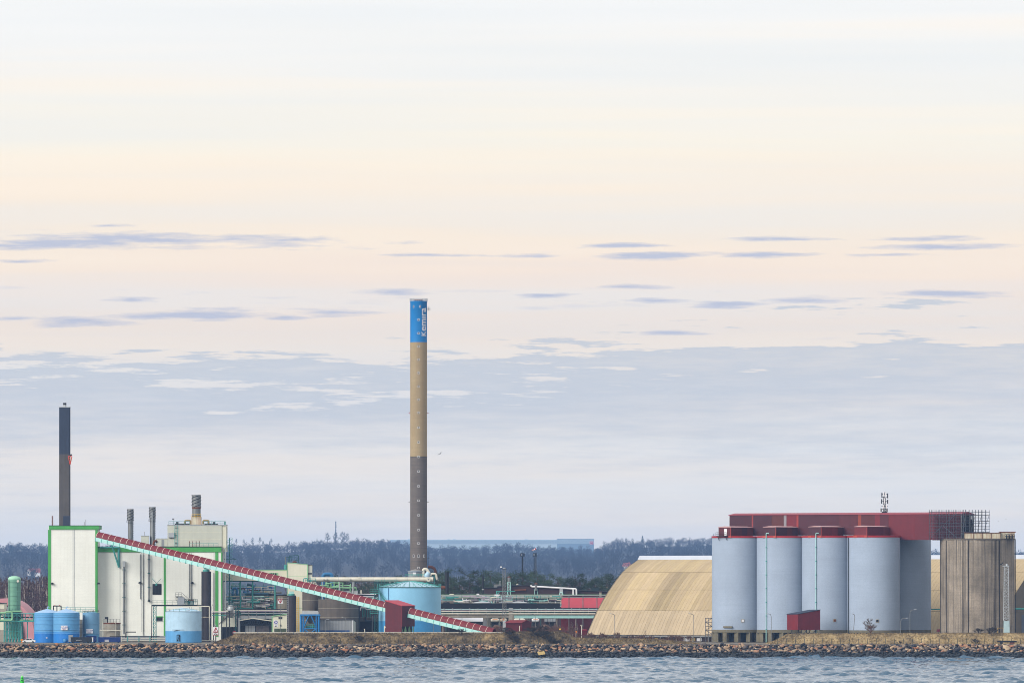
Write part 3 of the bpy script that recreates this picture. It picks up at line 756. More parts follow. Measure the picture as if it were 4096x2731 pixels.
def penthouse():
    y = 74; A = At('roof_penthouse', 'cream boxy penthouse on the white hall roof carrying a fat steel stack', 'building', 787, y, base=SZ(2186, 74)); x, z = A.x, A.z
    A.part('wall', MB().box(x(670), x(887), 0, 13, -.2, z(2100)), cream2)
    A.part('side_wall', MB().box(x(887) + .01, x(904), .3, 13, -1.6, z(2102)), cream)
    A.part('roof_cap', MB().box(x(669), x(905), -.15, 13.1, z(2100), z(2097)), steel_lt)
    for q in (2128, 2156): A.part('panel_seam', MB().box(x(670), x(887), -.04, 0, z(q), z(q) + .08), cream)
    l = A.part('louvre', MB().box(x(674), x(697), -.5, 0, z(2148), z(2129)), steel_lt); MB().box(x(676), x(696), -.45, -.1, z(2150.5), z(2148)).build('louvre_shadow', dark, l)  # dark strip below the louvre is its shadow, painted as a box
    A.part('ladder', MB().ladder((x(704.5), -.4), 0, z(2098), .9, .09), teal)
    d = MB()
    for q in (2108, 2139, 2169):
        d.box(x(701), x(703), -.3, 0, z(q + 3), z(q)); d.box(x(706.5), x(708.5), -.3, 0, z(q + 3), z(q))
    A.part('ladder_clamp', d, steel_dk)
    r = MB(); r.rail([(x(675), .2, z(2097)), (x(758), .2, z(2097))], 1.1, 1.4, .06); r.rail([(x(812), .2, z(2097)), (x(897), .2, z(2097))], 1.1, 1.4, .06); r.rail([(x(897), .2, z(2097)), (x(897), 12, z(2097))], 1.1, 2, .06); A.part('railing', r, teal)
    for a, b in ((698, 757), (817, 870)): A.part('fan_deck', MB().box(x(a), x(b), 1.5, 5, z(2097), z(2093.5)), black)
    for q in (708, 855): A.part('fan', MB().cyl((x(q), 2, z(2095)), (x(q), 2, z(2086)), .42), steel_dk)
    for s0, s1, s2 in ((738, 750, 761), (833, 822, 811)):
        A.part('gooseneck_pipe', MB().tube([(x(s0), 2.5, z(2096)), (x(s0), 2.5, z(2080.5)), (x(s2), 2.5, z(2080.5)), (x(s2), 2.5, z(2096))], .32, 10), mat('ochre_pipe', (176, 156, 112), .6, .15, .6, .4))
    m_ = MB(); m_.bar((x(692), 1, z(2097)), (x(692), 1, z(2073)), .1)
    for q in (-3, 0, 3): m_.box(x(692 + q) - .12, x(692 + q) + .12, .9, 1.1, z(2076), z(2072.5))
    A.part('roof_mast', m_, steel_dk)
    # fat stack
    st = A.part('stack', MB().lathe([(1.42, z(2097)), (1.42, z(2027))], 24, x(783.5), 4), steel)
    MB().box(x(764), x(803.5), 2.2, 5.8, z(2098), z(2066)).build('stack_base', rusty_w, st)
    MB().lathe([(1.56, z(2066)), (1.56, z(2062))], 24, x(783.5), 4).build('flange', steel_dk, st); MB().lathe([(1.5, z(2033)), (1.5, z(2027))], 24, x(783.5), 4).build('flange', rust, st)
    MB().lathe([(1.50, z(2027)), (1.50, z(1978)), (1.38, z(1978)), (1.38, z(1982))], 24, x(783.5), 4).build('stack_top', steel, st)
    helix(x(783.5), 4, 1.54, z(2026), z(1979), 2.4, 3, .11).build('helical_strake', steel_dk, st)
    A.part('stack_railing', MB().rail([(x(766), 1.8, z(2070)), (x(803), 1.8, z(2070))], 1.2, .9, .07), yellow)
def helix(cx, cy, r, z0, z1, turns, starts, t):
    b = MB()
    for s in range(starts):
        n = int(turns / starts * 28); P_ = []
        for i in range(n + 1):
            a = 2 * pi * (s / starts + i / n * turns / starts * 1.5); P_.append((cx + cos(a) * r, cy + sin(a) * r, z0 + (z1 - z0) * i / n))
        for p, q in zip(P_[:-1], P_[1:]): b.cyl(p, q, t, n=4, caps=False)
    return b
penthouse()
def roof_stack(px, row0, row1, row2, base_row, extra, label):
    y = 78; A = At('roof_stack', label, 'chimney', px, y, group='slender spiral stacks on the white hall', base=SZ(2186, y)); x, z = A.x, A.z
    A.part('shaft', MB().cyl((0, 0, -.1), (0, 0, z(row1)), 10 * A.k, n=18), steel)
    A.part('stack_top', MB().lathe([(13 * A.k, z(row1)), (13 * A.k, z(row0)), (12 * A.k, z(row0)), (12 * A.k, z(row0 + 4))], 18), steel)
    A.part('helical_strake', helix(0, 0, 13.3 * A.k, z(row1), z(row0 + 1), 2.6, 3, .1), steel_dk)
    p_ = MB(); p_.lathe([(14 * A.k, z(row2)), (14 * A.k, z(row2) + .12)], 12); p_.rail([(-14 * A.k, -.5, z(row2)), (14 * A.k, -.5, z(row2))], .8, .8, .07); A.part('platform', p_, steel_dk)
    A.part('ladder', MB().ladder((11.5 * A.k, -.3), 0, z(row2), .35, .06), steel_dk)
    if extra: A.part('side_pipe', MB().cyl((0, -1.2, 0), (0, -1.2, z(2046)), .18), steel_lt)
roof_stack(521.5, 2035, 2080, 2090, 2157, False, 'shorter left one of two slender steel stacks with spiral strakes on the hall')
roof_stack(609.5, 2027, 2072, 2085, 2178, True, 'slender steel spiral stack with a thin pipe running up its front')
def roof_cabins():
    A = At('roof_cabin', 'small cream lift cabin on the hall roof between the two slender stacks', 'cabin', 580, 76, base=SZ(2186, 76)); x, z = A.x, A.z
    A.part('wall', MB().box(x(564), x(595), 0, 3, -.1, z(2143)), cream2); A.part('roof', MB().box(x(563), x(596), -.1, 3.1, z(2143), z(2141)), steel_lt); A.part('antenna', MB().bar((x(577), 1, z(2142)), (x(577), 1, z(2125)), .08), steel)
    A = At('roof_cabin', 'low cream roof cabin with a grey door left of the penthouse', 'cabin', 646, 75, base=SZ(2186, 75)); x, z = A.x, A.z
    A.part('wall', MB().box(x(623), x(669.5), 0, 4, -.1, z(2154)), cream2); A.part('roof', MB().box(x(622), x(669.5), -.1, 4, z(2154), z(2152)), steel_lt); A.part('door', MB().box(x(646), x(656), -.08, 0, 0, z(2157)), grey_sheet)
    A.part('air_duct', MB().tube([(x(612), -.3, z(2180)), (x(618), -.3, z(2162)), (x(626), -.3, z(2162)), (x(626), .5, z(2170))], .35, 8), rust)
roof_cabins()
# ---- spiral stair at the hall's right end
def spiral_stair():
    y = 70; A = At('spiral_stair', 'teal spiral fire stair at the right end of the white hall', 'staircase', 918, y); x, z = A.x, A.z
    A.part('centre_post', MB().cyl((0, 0, 0), (0, 0, z(2150)), .16, n=8), teal_dk)
    H = z(2160); n = 300; rail = MB(); tr = MB(); prev = None
    for i in range(n + 1):
        a = i * .36; zz = H * i / n; p = (cos(a) * 1.0, sin(a) * 1.0, zz)
        if i % 2 == 0: tr.add([(0, 0, zz), (cos(a) * .95, sin(a) * .95, zz), (cos(a + .33) * .95, sin(a + .33) * .95, zz), (0, 0, zz + .08), (cos(a) * .95, sin(a) * .95, zz + .08), (cos(a + .33) * .95, sin(a + .33) * .95, zz + .08)], [(0, 1, 2), (3, 4, 5), (1, 2, 5, 4)])
        if prev: rail.cyl((prev[0], prev[1], prev[2] + 1.0), (p[0], p[1], p[2] + 1.0), .05, n=4, caps=False); rail.cyl((p[0], p[1], p[2]), (p[0], p[1], p[2] + 1), .03, n=3, caps=False) if i % 3 == 0 else None
        prev = p
    A.part('treads', tr, teal); A.part('handrail', rail, teal)
    g_ = MB(); g_.box(x(896), x(944), -.4, .4, z(2236), z(2234)); g_.bar((x(905), 0, z(2222)), (x(940), 0, z(2234)), .1); A.part('gantry_arm', g_, teal_dk)
spiral_stair()

# ---- red tube conveyor
TH = radians(30)
P0 = Vector((SX(393, 58), 58, SZ(2148, 58))); P1 = Vector((SX(1976, -14), -14, SZ(2534, -14)))
def on_line(px):
    lo, hi = 0.0, 1.0
    for _ in range(40):
        t = (lo + hi) / 2; p = P0.lerp(P1, t); q = 2048 + p.x * FPX / (DIST + p.y)
        lo, hi = (t, hi) if q < px else (lo, t)
    return P0.lerp(P1, (lo + hi) / 2)
def conveyor(a, b, label, first_hoop=True):
    d = b - a; Lh = sqrt(d.x ** 2 + d.y ** 2); L_ = d.length; rz = atan2(d.y, d.x); pitch = -atan2(d.z, Lh)
    root = thing('conveyor', label, 'conveyor', tuple(a), rz, 'covered red conveyors')
    n = max(1, round(L_ / 2.34)); seg = L_ / n
    hw, hh, dep = 1.45, 1.82, 1.22
    prof = [(hw * cos(t), hh * sin(t)) for t in np.linspace(0, pi, 15)]
    def arc(x0, x1, sc):
        m_ = MB(); k = len(prof)
        m_.add([(x0, p[0] * sc, p[1] * sc) for p in prof] + [(x1, p[0] * sc, p[1] * sc) for p in prof] + [(x0, p[0] * (sc - .08), p[1] * (sc - .08)) for p in prof] + [(x1, p[0] * (sc - .08), p[1] * (sc - .08)) for p in prof],
               [(i, i + 1, k + i + 1, k + i) for i in range(k - 1)] + [(i, i + 1, 2 * k + i + 1, 2 * k + i) for i in range(k - 1)] + [(k + i, k + i + 1, 3 * k + i + 1, 3 * k + i) for i in range(k - 1)])
        return m_
    cv = MB()                                             # corrugated sheet: small steps along the length
    for q in range(6):
        u0 = .05 + (seg - .1) * q / 6; u1 = .05 + (seg - .1) * (q + .72) / 6; u2 = .05 + (seg - .1) * (q + 1) / 6
        for t0, t1, sc in ((u0, u1, 1.0), (u1, u2, .975)): cv.add(*(lambda m_: (m_.v, m_.f))(arc(t0, t1, sc)))
    cover = cv.mesh('cover', red); hoop = arc(-.06, .06, 1.03).mesh('hoop', hoop_m)
    sp = MB(); sp.box(.02, seg - .02, -hw - .06, -hw + .02, -dep, -.03); sp.box(.02, seg - .02, hw - .02, hw + .06, -dep, -.03); sp.box(.02, seg - .02, -hw + .02, hw - .02, -dep, -dep + .08); side = sp.mesh('side_panel', mint)
    rb = MB(); rb.box(-.08, .08, -hw - .16, -hw - .06, -dep - .12, 0); rb.box(-.08, .08, -hw - .16, hw + .16, -dep - .14, -dep - .01); rib = rb.mesh('rib', mat('rib_mint', (128, 205, 196), .5, .06, .5))
    for i in range(n):
        x_, z_ = cos(pitch) * seg * i, -sin(pitch) * seg * i
        link('cover', cover, root, loc=(x_, 0, z_), rot=(0, pitch, 0)); link('side_panel', side, root, loc=(x_, 0, z_), rot=(0, pitch, 0))
        link('rib', rib, root, loc=(x_, 0, z_), rot=(0, pitch, 0))
        if i or first_hoop: link('hoop', hoop, root, loc=(x_, 0, z_), rot=(0, pitch, 0))
    return root
conveyor(P0, on_line(1566), 'long sloping red half-round conveyor with pale hoops crossing the white hall')
conveyor(on_line(1642), P1, 'short lower red conveyor from the red transfer house down to the berm', True)
def support(px, row_top, y, w, label, extra=True):
    A = At('conveyor_pier', label, 'pillar', px, y, group='conveyor piers'); x, z = A.x, A.z; r = w * A.k / 2
    A.part('shaft', MB().lathe([(r, 0), (r, z(row_top))], 28), column_m); A.part('cap', MB().lathe([(r * .7, z(row_top)), (r * .7, z(row_top) + .5)], 20), teal)
    A.part('saddle', MB().box(-r * .5, r * .5, -.5, .5, z(row_top) + .5, z(row_top) + 1.3), mint)
    if extra:
        A.part('band', MB().lathe([(r + .05, z(2469)), (r + .05, z(2465))], 28), conc_lt); A.part('rain_pipe', MB().cyl((-r * .7, -r * .85, 0), (-r * .7, -r * .85, z(row_top + 8)), .1), steel_dk)
    else: A.part('ladder', MB().ladder((-r * .8, -r * .75), 0, z(row_top + 6), .4, .07), steel_lt)
support(825, 2284, on_line(825).y, 39, 'dark round pier beside the pale blue tank carrying the conveyor')
support(1166, 2380, on_line(1166).y, 37, 'dark round conveyor pier beside the cream gable building', False)
def transfer_house():
    c = on_line(1600); U, V_ = 3.05, 4.1; zb = SZ(2504, c.y - 4); z_lo = SZ(2423, c.y - 4); z_hi = SZ(2405, c.y - 3)
    r = thing('transfer_house', 'dark red sheet-clad transfer house with sloping roof joining the two conveyors', 'building', (c.x, c.y, G0), -TH)
    zb -= G0; z_lo -= G0; z_hi -= G0; dz = 2 * U * tan(radians(15.2))
    b = MB().prism([(-U, zb), (U, zb), (U, z_lo), (-U, z_lo + dz)], -V_, V_, 'y'); b.build('wall', red_dk, r, smooth=False)
    MB().prism([(-U - .15, z_lo + dz + .05), (U + .15, z_lo), (U + .15, z_lo + .2), (-U - .15, z_lo + dz + .25)], -V_ - .2, V_ + .2, 'y').build('roof', red_lt, r, smooth=False)
    MB().box(-U, U, -V_ + .01, -V_ + .2, 0, zb).build('skirt_wall', red_dk, r)
    MB().box(U - .15, U + .06, -V_ - .06, -V_ + .12, zb - .2, z_lo).build('corner_trim', red, r)
    fr = MB()
    for v in (-V_ + .4, -1.2, 1.2, V_ - .3): fr.bar((U - .3, v, 0), (U - .3, v, zb), .2)
    for v0, v1 in ((-V_ + .4, -1.2), (-1.2, 1.2), (1.2, V_ - .3)): fr.bar((U - .3, v0, 0), (U - .3, v1, zb), .12); fr.bar((U - .3, v0, zb), (U - .3, v1, 0), .12)
    fr.build('frame', green_lt, r)
    MB().box(-U + .3, U - .8, -V_ + .3, V_ - .3, 0, zb).build('bay_shade', dark, r)  # solid near-black block paints the shade under the raised house
    d = MB(); d.box(-U - .4, -U - .1, -V_ - .1, -V_ + .3, 0, zb + .2); d.build('corner_post', pipe_w, r)
transfer_house()

# ---- tanks
def rings(A, r, rows, m, n=40):
    for q in rows: A.part('stiffening_ring', MB().lathe([(r + .02, A.z(q) - .09), (r + .11, A.z(q) - .06), (r + .11, A.z(q) + .06), (r + .02, A.z(q) + .09)], n), m)
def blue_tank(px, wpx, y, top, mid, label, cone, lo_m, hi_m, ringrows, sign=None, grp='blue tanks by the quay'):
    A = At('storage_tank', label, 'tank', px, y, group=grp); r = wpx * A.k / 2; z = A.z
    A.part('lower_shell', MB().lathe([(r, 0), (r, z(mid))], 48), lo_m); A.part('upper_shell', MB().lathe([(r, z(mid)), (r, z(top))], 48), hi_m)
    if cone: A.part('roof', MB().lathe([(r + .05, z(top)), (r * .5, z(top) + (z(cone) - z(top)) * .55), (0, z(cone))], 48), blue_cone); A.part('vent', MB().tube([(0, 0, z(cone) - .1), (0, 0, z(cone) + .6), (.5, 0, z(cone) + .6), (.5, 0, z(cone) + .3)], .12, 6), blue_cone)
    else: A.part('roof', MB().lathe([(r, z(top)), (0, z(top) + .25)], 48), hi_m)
    rings(A, r, ringrows, hi_m)
    if sign:
        sx, s0, s1, t1, t2, um = sign; xx = A.x(sx); w = 27 * A.k; yy = -sqrt(max(.1, r * r - xx * xx)) - .35
        s = A.part('sign_board', MB().box(xx - w / 2, xx + w / 2, yy - .06, yy, z(s1), z(s0)), sign_w)
        text_part(t1, .62, sign_b, s, xx, yy - .075, z(s0) - .68, .01); MB().box(xx - w * .36, xx + w * .36, yy - .08, yy - .06, z(s0) - .95, z(s0) - .84).build('small_print', sign_b, s)
        MB().box(xx - .5, xx + .5, yy - .08, yy - .06, z(s1) + .1, z(s1) + .24).build('underline', um, s)
    return A, r
maroon = mat('sign_purple', (140, 40, 100), .5)
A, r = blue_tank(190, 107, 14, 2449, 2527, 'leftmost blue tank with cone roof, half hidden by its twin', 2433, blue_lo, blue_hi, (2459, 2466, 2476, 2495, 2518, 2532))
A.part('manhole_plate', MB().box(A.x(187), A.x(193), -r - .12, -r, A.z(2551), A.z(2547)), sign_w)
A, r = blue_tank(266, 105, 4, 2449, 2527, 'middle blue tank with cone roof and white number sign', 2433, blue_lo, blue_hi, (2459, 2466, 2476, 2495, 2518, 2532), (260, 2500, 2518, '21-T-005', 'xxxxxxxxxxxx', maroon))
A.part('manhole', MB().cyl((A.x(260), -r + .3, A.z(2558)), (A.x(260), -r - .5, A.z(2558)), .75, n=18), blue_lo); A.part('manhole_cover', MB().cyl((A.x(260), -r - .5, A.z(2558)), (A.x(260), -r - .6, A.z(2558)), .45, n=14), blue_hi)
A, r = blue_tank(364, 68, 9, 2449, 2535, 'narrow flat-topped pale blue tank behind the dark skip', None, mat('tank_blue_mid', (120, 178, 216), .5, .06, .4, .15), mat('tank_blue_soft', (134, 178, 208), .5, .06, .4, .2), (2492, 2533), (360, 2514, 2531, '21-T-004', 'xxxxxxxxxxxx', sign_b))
t = MB()
for q in (340, 350, 362, 372): t.cyl((A.x(q), -.5, A.z(2449)), (A.x(q), -.5, A.z(2440 + (q % 3) * 2)), .12, n=6)
t.rail([(A.x(332), -1.2, A.z(2449)), (A.x(396), -1.2, A.z(2449))], .9, 1.3, .06); A.part('roof_fittings', t, steel_dk)
A.part('drain_pipe', MB().cyl((A.x(337), -r * .7 - .3, 0), (A.x(337), -r * .7 - .3, A.z(2457)), .12), steel_dk)
# gangway behind the cone roofs
A = At('tank_gangway', 'teal railed gangway linking the tops of the blue tanks', 'gangway', 300, 24); x, z = A.x, A.z
A.part('deck', MB().box(x(214), x(385), -.4, .4, z(2447), z(2444)), teal); A.part('railing', MB().rail([(x(240), -.4, z(2444)), (x(385), -.4, z(2444))], 1.3, 1.6, .07), teal)
for q in (240, 300, 380): A.part('leg', MB().bar((x(q), 0, 0), (x(q), 0, z(2447)), .2), teal)
fr = MB()
for q in (214, 228, 245): fr.bar((x(q), -.5, z(2446)), (x(q), -.5, z(2422)), .22)
fr.bar((x(213), -.5, z(2422)), (x(246), -.5, z(2422)), .25); A.part('portal', fr, black)
for q in (220, 238): A.part('valve_wheel', MB().cyl((x(q), -.5, z(2422)), (x(q), -.5, z(2418.5)), .16), sign_r)
A = At('grey_duct', 'grey vertical duct rising between two blue tanks', 'duct', 324, 12); A.part('duct', MB().box(A.x(319), A.x(330), -.4, .4, 0, A.z(2476)), conc_lt)
b = MB()
for q in (2480, 2495, 2510, 2525): b.box(A.x(318.5), A.x(331), -.45, -.4, A.z(q + 1.5), A.z(q))
A.part('strap', b, steel)
A = At('control_cabinet', 'grey control cabinet beside the dark skip', 'cabinet', 282, -2); A.part('body', MB().box(A.x(274), A.x(291), 0, .8, .3, A.z(2538)), grey_sheet); A.part('leg', MB().box(A.x(276), A.x(278), .2, .6, 0, .3), steel_dk); A.part('leg', MB().box(A.x(287), A.x(289), .2, .6, 0, .3), steel_dk)

# ---- skips / containers
def skip(x0, x1, top, bot, y, m, label, logo, hook=False):
    px = (x0 + x1) / 2; A = At('skip_container', label, 'container', px, y, group='skips on the quay'); x, z = A.x, A.z; h = z(top); L2 = x(x1)
    b = MB(); t = .12
    b.box(-L2, L2, 0, t, .25, h); b.box(-L2, L2, 2.3, 2.42, .25, h); b.box(-L2, -L2 + t, t, 2.3, .25, h); b.box(L2 - t, L2, t, 2.3, .25, h); b.box(-L2 + t, L2 - t, t, 2.3, .25, .4)
    A.part('body', b, m)
    rb = MB(); n = 9
    for i in range(n): q = -L2 + .2 + (2 * L2 - .5) * i / (n - 1); rb.box(q, q + .14, -.1, 0, .25, h - .1)
    A.part('side_rib', rb, m); A.part('top_rim', MB().box(-L2 - .06, L2 + .06, -.14, .12, h - .12, h + .04), m)
    for q in (-L2 + .4, L2 - .9): A.part('skid', MB().box(q, q + .5, .2, 2.2, 0, .25), steel_dk)
    lg = logo
    if lg:
        s = A.part('logo_plate', MB().box(x(lg[0]), x(lg[1]), -.16, -.12, z(lg[3]), z(lg[2])), sign_w if lg[4] else m)
        st = MB(); wv = (x(lg[1]) - x(lg[0]))
        for i in range(7):
            a = x(lg[0]) + wv * (.06 + .13 * i); st.box(a, a + wv * .08, -.19, -.17, z(lg[3]) + .12 + .05 * (i % 2), z(lg[2]) - .1 - .04 * (i % 3))
        st.build('lettering', m if lg[4] else sign_w, s)
    if hook: A.part('hook_frame', MB().box(L2 + .02, L2 + .3, -.12, -.04, h * .2, h).box(L2 - .25, L2 + .02, -.12, -.04, h * .86, h), sign_w)
skip(283, 369, 2547, 2569, -6, grey_cont, 'charcoal skip with white lettering in front of the blue tanks', (305, 327, 2558, 2563, 0), True)
skip(344, 385, 2541, 2569, -1, blue_cont, 'blue container half hidden behind the charcoal skip', None)
skip(393, 481, 2547, 2570, -5, blue_cont, 'blue skip with white logo plate below the grey tank', (419, 436, 2557, 2564, 1))

# ---- green column tank on its lattice frame and pipe bridge
def green_column():
    y = 22; A = At('green_column', 'tall green vertical vessel on a teal steel frame at left edge', 'tank', 57.5, y); x, z = A.x, A.z; r = 25 * A.k
    A.part('shell', MB().lathe([(r * .8, z(2552)), (r * .8, z(2441)), (r, z(2440)), (r, z(2316))], 32), grn_tank)
    A.part('cap', MB().lathe([(r + .04, z(2316)), (r * .97, z(2310)), (r * .78, z(2305.5)), (r * .4, z(2303)), (0, z(2302.5))], 32), grn_cap)
    rings(A, r, (2327, 2345, 2364, 2382, 2400, 2418), grn_tank, 32)
    A.part('manway', MB().cyl((x(73), -r * .75 + .2, z(2323)), (x(73), -r * .75 - .5, z(2323)), .4, n=12), pipe_w)
    for q in (37, 71): A.part('rain_pipe', MB().cyl((x(q), -r * .7 - .2, z(2440)), (x(q), -r * .7 - .2, z(2320)), .09, n=5), steel_dk)
    f = MB()
    for q in (18, 28, 40, 52, 64, 76, 82, 90): f.bar((x(q), -2.2, 0), (x(q), -2.2, z(2452)), .2); f.bar((x(q), 2.2, 0), (x(q), 2.2, z(2452)), .2)
    for a, b in ((28, 40), (40, 52), (52, 64), (64, 76)):
        f.bar((x(a), -2.2, z(2566)), (x(b), -2.2, z(2524)), .14); f.bar((x(b), -2.2, z(2524)), (x(a), -2.2, z(2484)), .14); f.bar((x(a), -2.2, z(2524)), (x(b), -2.2, z(2484)), .12)
    f.bar((x(18), -2.2, z(2524)), (x(90), -2.2, z(2524)), .18); f.bar((x(18), -2.2, z(2484)), (x(90), -2.2, z(2484)), .2)
    A.part('frame', f, teal)
    d = MB(); d.box(x(28), x(90), -2.6, 2.6, z(2449), z(2447)); d.rail([(x(28), -2.6, z(2447)), (x(90), -2.6, z(2447))], 1.1, 1.0, .06)
    for q in range(56, 88, 4): d.bar((x(q), -2.6, z(2478)), (x(q), -2.6, z(2447)), .14)
    A.part('platform', d, teal_dk)
green_column()
def left_bridge():
    y = 18; A = At('pipe_bridge', 'teal truss pipe bridge with fat pale green pipes at left edge', 'pipe rack', 70, y); x, z = A.x, A.z
    t = MB()
    for q in (2453, 2484):
        for yy in (-1.2, 1.2): t.bar((x(-30), yy, z(q)), (x(160), yy, z(q)), .24)
    for i, q in enumerate(range(-30, 160, 33)):
        t.bar((x(q), -1.2, z(2484)), (x(q), -1.2, z(2453)), .2); t.bar((x(q), -1.2, z(2453 if i % 2 else 2484)), (x(q + 33), -1.2, z(2484 if i % 2 else 2453)), .15)
    A.part('truss', t, teal)
    for q in (82, 110, 155, -10): A.part('leg', MB().bar((x(q), 0, 0), (x(q), 0, z(2484)), .22), teal)
    A.part('pipe', MB().tube([(x(-30), -2.2, z(2450)), (x(25), -2.2, z(2450)), (x(25), -2.2, z(2446)), (x(51), -2.2, z(2446)), (x(51), -2.2, z(2479)), (x(-30), -2.2, z(2479))], .28, 10), pgreen)
    A.part('pipe', MB().tube([(x(51), -2.4, z(2443.5)), (x(88), -2.4, z(2443.5))], .26, 10), pgreen)
    A.part('pipe', MB().cyl((x(80), -.6, z(2479)), (x(160), -.6, z(2479)), .26), pgreen)
    A.part('pipe', MB().cyl((x(-30), -.2, z(2467)), (x(160), -.2, z(2467)), .2), black)
left_bridge()
def pink_hall():
    y = 150; A = At('arched_shed', 'pale pink arched shed roof behind the green vessel', 'shed', 10, y); k = A.k; n = 24
    prof = [(128 * k * cos(t), A.z(2392) * sin(t) ** .9 if sin(t) > 0 else 0) for t in np.linspace(0, pi, n)]
    A.part('roof', MB().prism(prof, 0, 40, 'y'), pink)
    A.part('gable', MB().prism([(p[0] * .93 - 3, p[1] * .9) for p in prof], -.4, -.02, 'y'), grey_sheet)
    A.part('gable_trim', MB().tube([(p[0] * .94 - 3, -.5, p[1] * .91) for p in prof], .18, 5), red_dk)
    A = At('cream_shed', 'cream corner of a shed cut off by the left picture edge', 'shed', -10, 40); A.part('wall', MB().box(A.x(-60), A.x(17), 0, 12, 0, A.z(2413)), cream); A.part('roof', MB().box(A.x(-60), A.x(18), -.3, 12.2, A.z(2413), A.z(2410)), steel_dk)
    A.part('lower_wall', MB().box(A.x(-60), A.x(16), -.08, 0, A.z(2460), A.z(2433)), conc_lt); A.part('base_wall', MB().box(A.x(-60), A.x(16), -.08, 0, 0, A.z(2518)), conc_lt)
pink_hall()

# ---- grey tank, pale blue tank, gantry
def grey_tank():
    y = 30; A = At('grey_tank', 'small weathered grey tank with a brown rim behind the blue skip', 'tank', 448, y); r = 34 * A.k; z = A.z; x = A.x
    A.part('shell', MB().lathe([(r, 0), (r, z(2494))], 32), conc_lt); A.part('rim', MB().lathe([(r + .06, z(2494)), (r + .06, z(2489)), (0, z(2488))], 32), rust)
    f = MB(); f.rail([(x(416), -1, z(2489)), (x(480), -1, z(2489))], 1.2, 1, .07); f.cyl((x(430), 0, z(2489)), (x(430), 0, z(2474)), .14); f.box(x(420), x(433), -.6, .4, z(2474), z(2466)); A.part('roof_fittings', f, steel_dk)
    p_ = MB(); p_.tube([(x(400), -3.2, z(2520)), (x(485), -3.2, z(2520)), (x(489), -3.2, z(2520)), (x(489), -3.2, 0)], .14, 6); A.part('pipe', p_, pipe_w)
    for q in (463, 413): A.part('riser_pipe', MB().cyl((x(q), -r - .3, 0), (x(q), -r - .3, z(2478)), .1), pipe_w)
grey_tank()
def pale_tank():
    y = 16; A = At('pale_blue_tank', 'pale sky-blue tank with darker blue foot and patched cone roof', 'tank', 734, y); r = 72.5 * A.k; x, z = A.x, A.z
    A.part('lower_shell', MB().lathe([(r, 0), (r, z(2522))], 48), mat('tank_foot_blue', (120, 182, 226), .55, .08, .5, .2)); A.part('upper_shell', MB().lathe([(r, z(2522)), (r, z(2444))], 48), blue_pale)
    A.part('roof', MB().lathe([(r + .08, z(2444)), (r * .6, z(2436)), (.6, z(2429)), (0, z(2429))], 48), blue_pale)
    A.part('rim', MB().lathe([(r + .1, z(2445)), (r + .1, z(2443.4))], 48), steel)
    p_ = MB()
    for i in range(10): a = pi + pi * i / 9; p_.bar((cos(a) * r, sin(a) * r, z(2444)), (cos(a) * r, sin(a) * r, z(2434)), .08)
    for i in range(9):
        a, b = pi + pi * i / 9, pi + pi * (i + 1) / 9; p_.bar((cos(a) * r, sin(a) * r, z(2434)), (cos(b) * r, sin(b) * r, z(2434)), .07)
    A.part('railing', p_, teal)
    rp = MB(); rr = random.Random(3)
    for _ in range(9): a = rr.uniform(-2.8, -.3); rad = rr.uniform(.2, .8) * r; X, Y = cos(a) * rad, sin(a) * rad; rp.box(X - .7, X + .7, Y - .4, Y + .4, z(2444) + (1 - rad / r) * 1.1, z(2444) + (1 - rad / r) * 1.2 + .15)
    A.part('roof_patches', rp, steel_lt)
    A.part('manhole_frame', MB().tube([(x(711), -r - .1, 0.3), (x(711), -r - .1, z(2537)), (x(722), -r - .1, z(2537)), (x(722), -r - .1, .3)], .12, 6), sign_k); A.part('manhole_bar', MB().bar((x(712), -r - .1, .4), (x(721), -r - .1, z(2540)), .12), sign_k)
    pch = MB(); pch.box(x(692), x(740), -r - .02, -r + .3, z(2518), z(2516.4)); A.part('paint_scar', pch, steel_dk)
pale_tank()
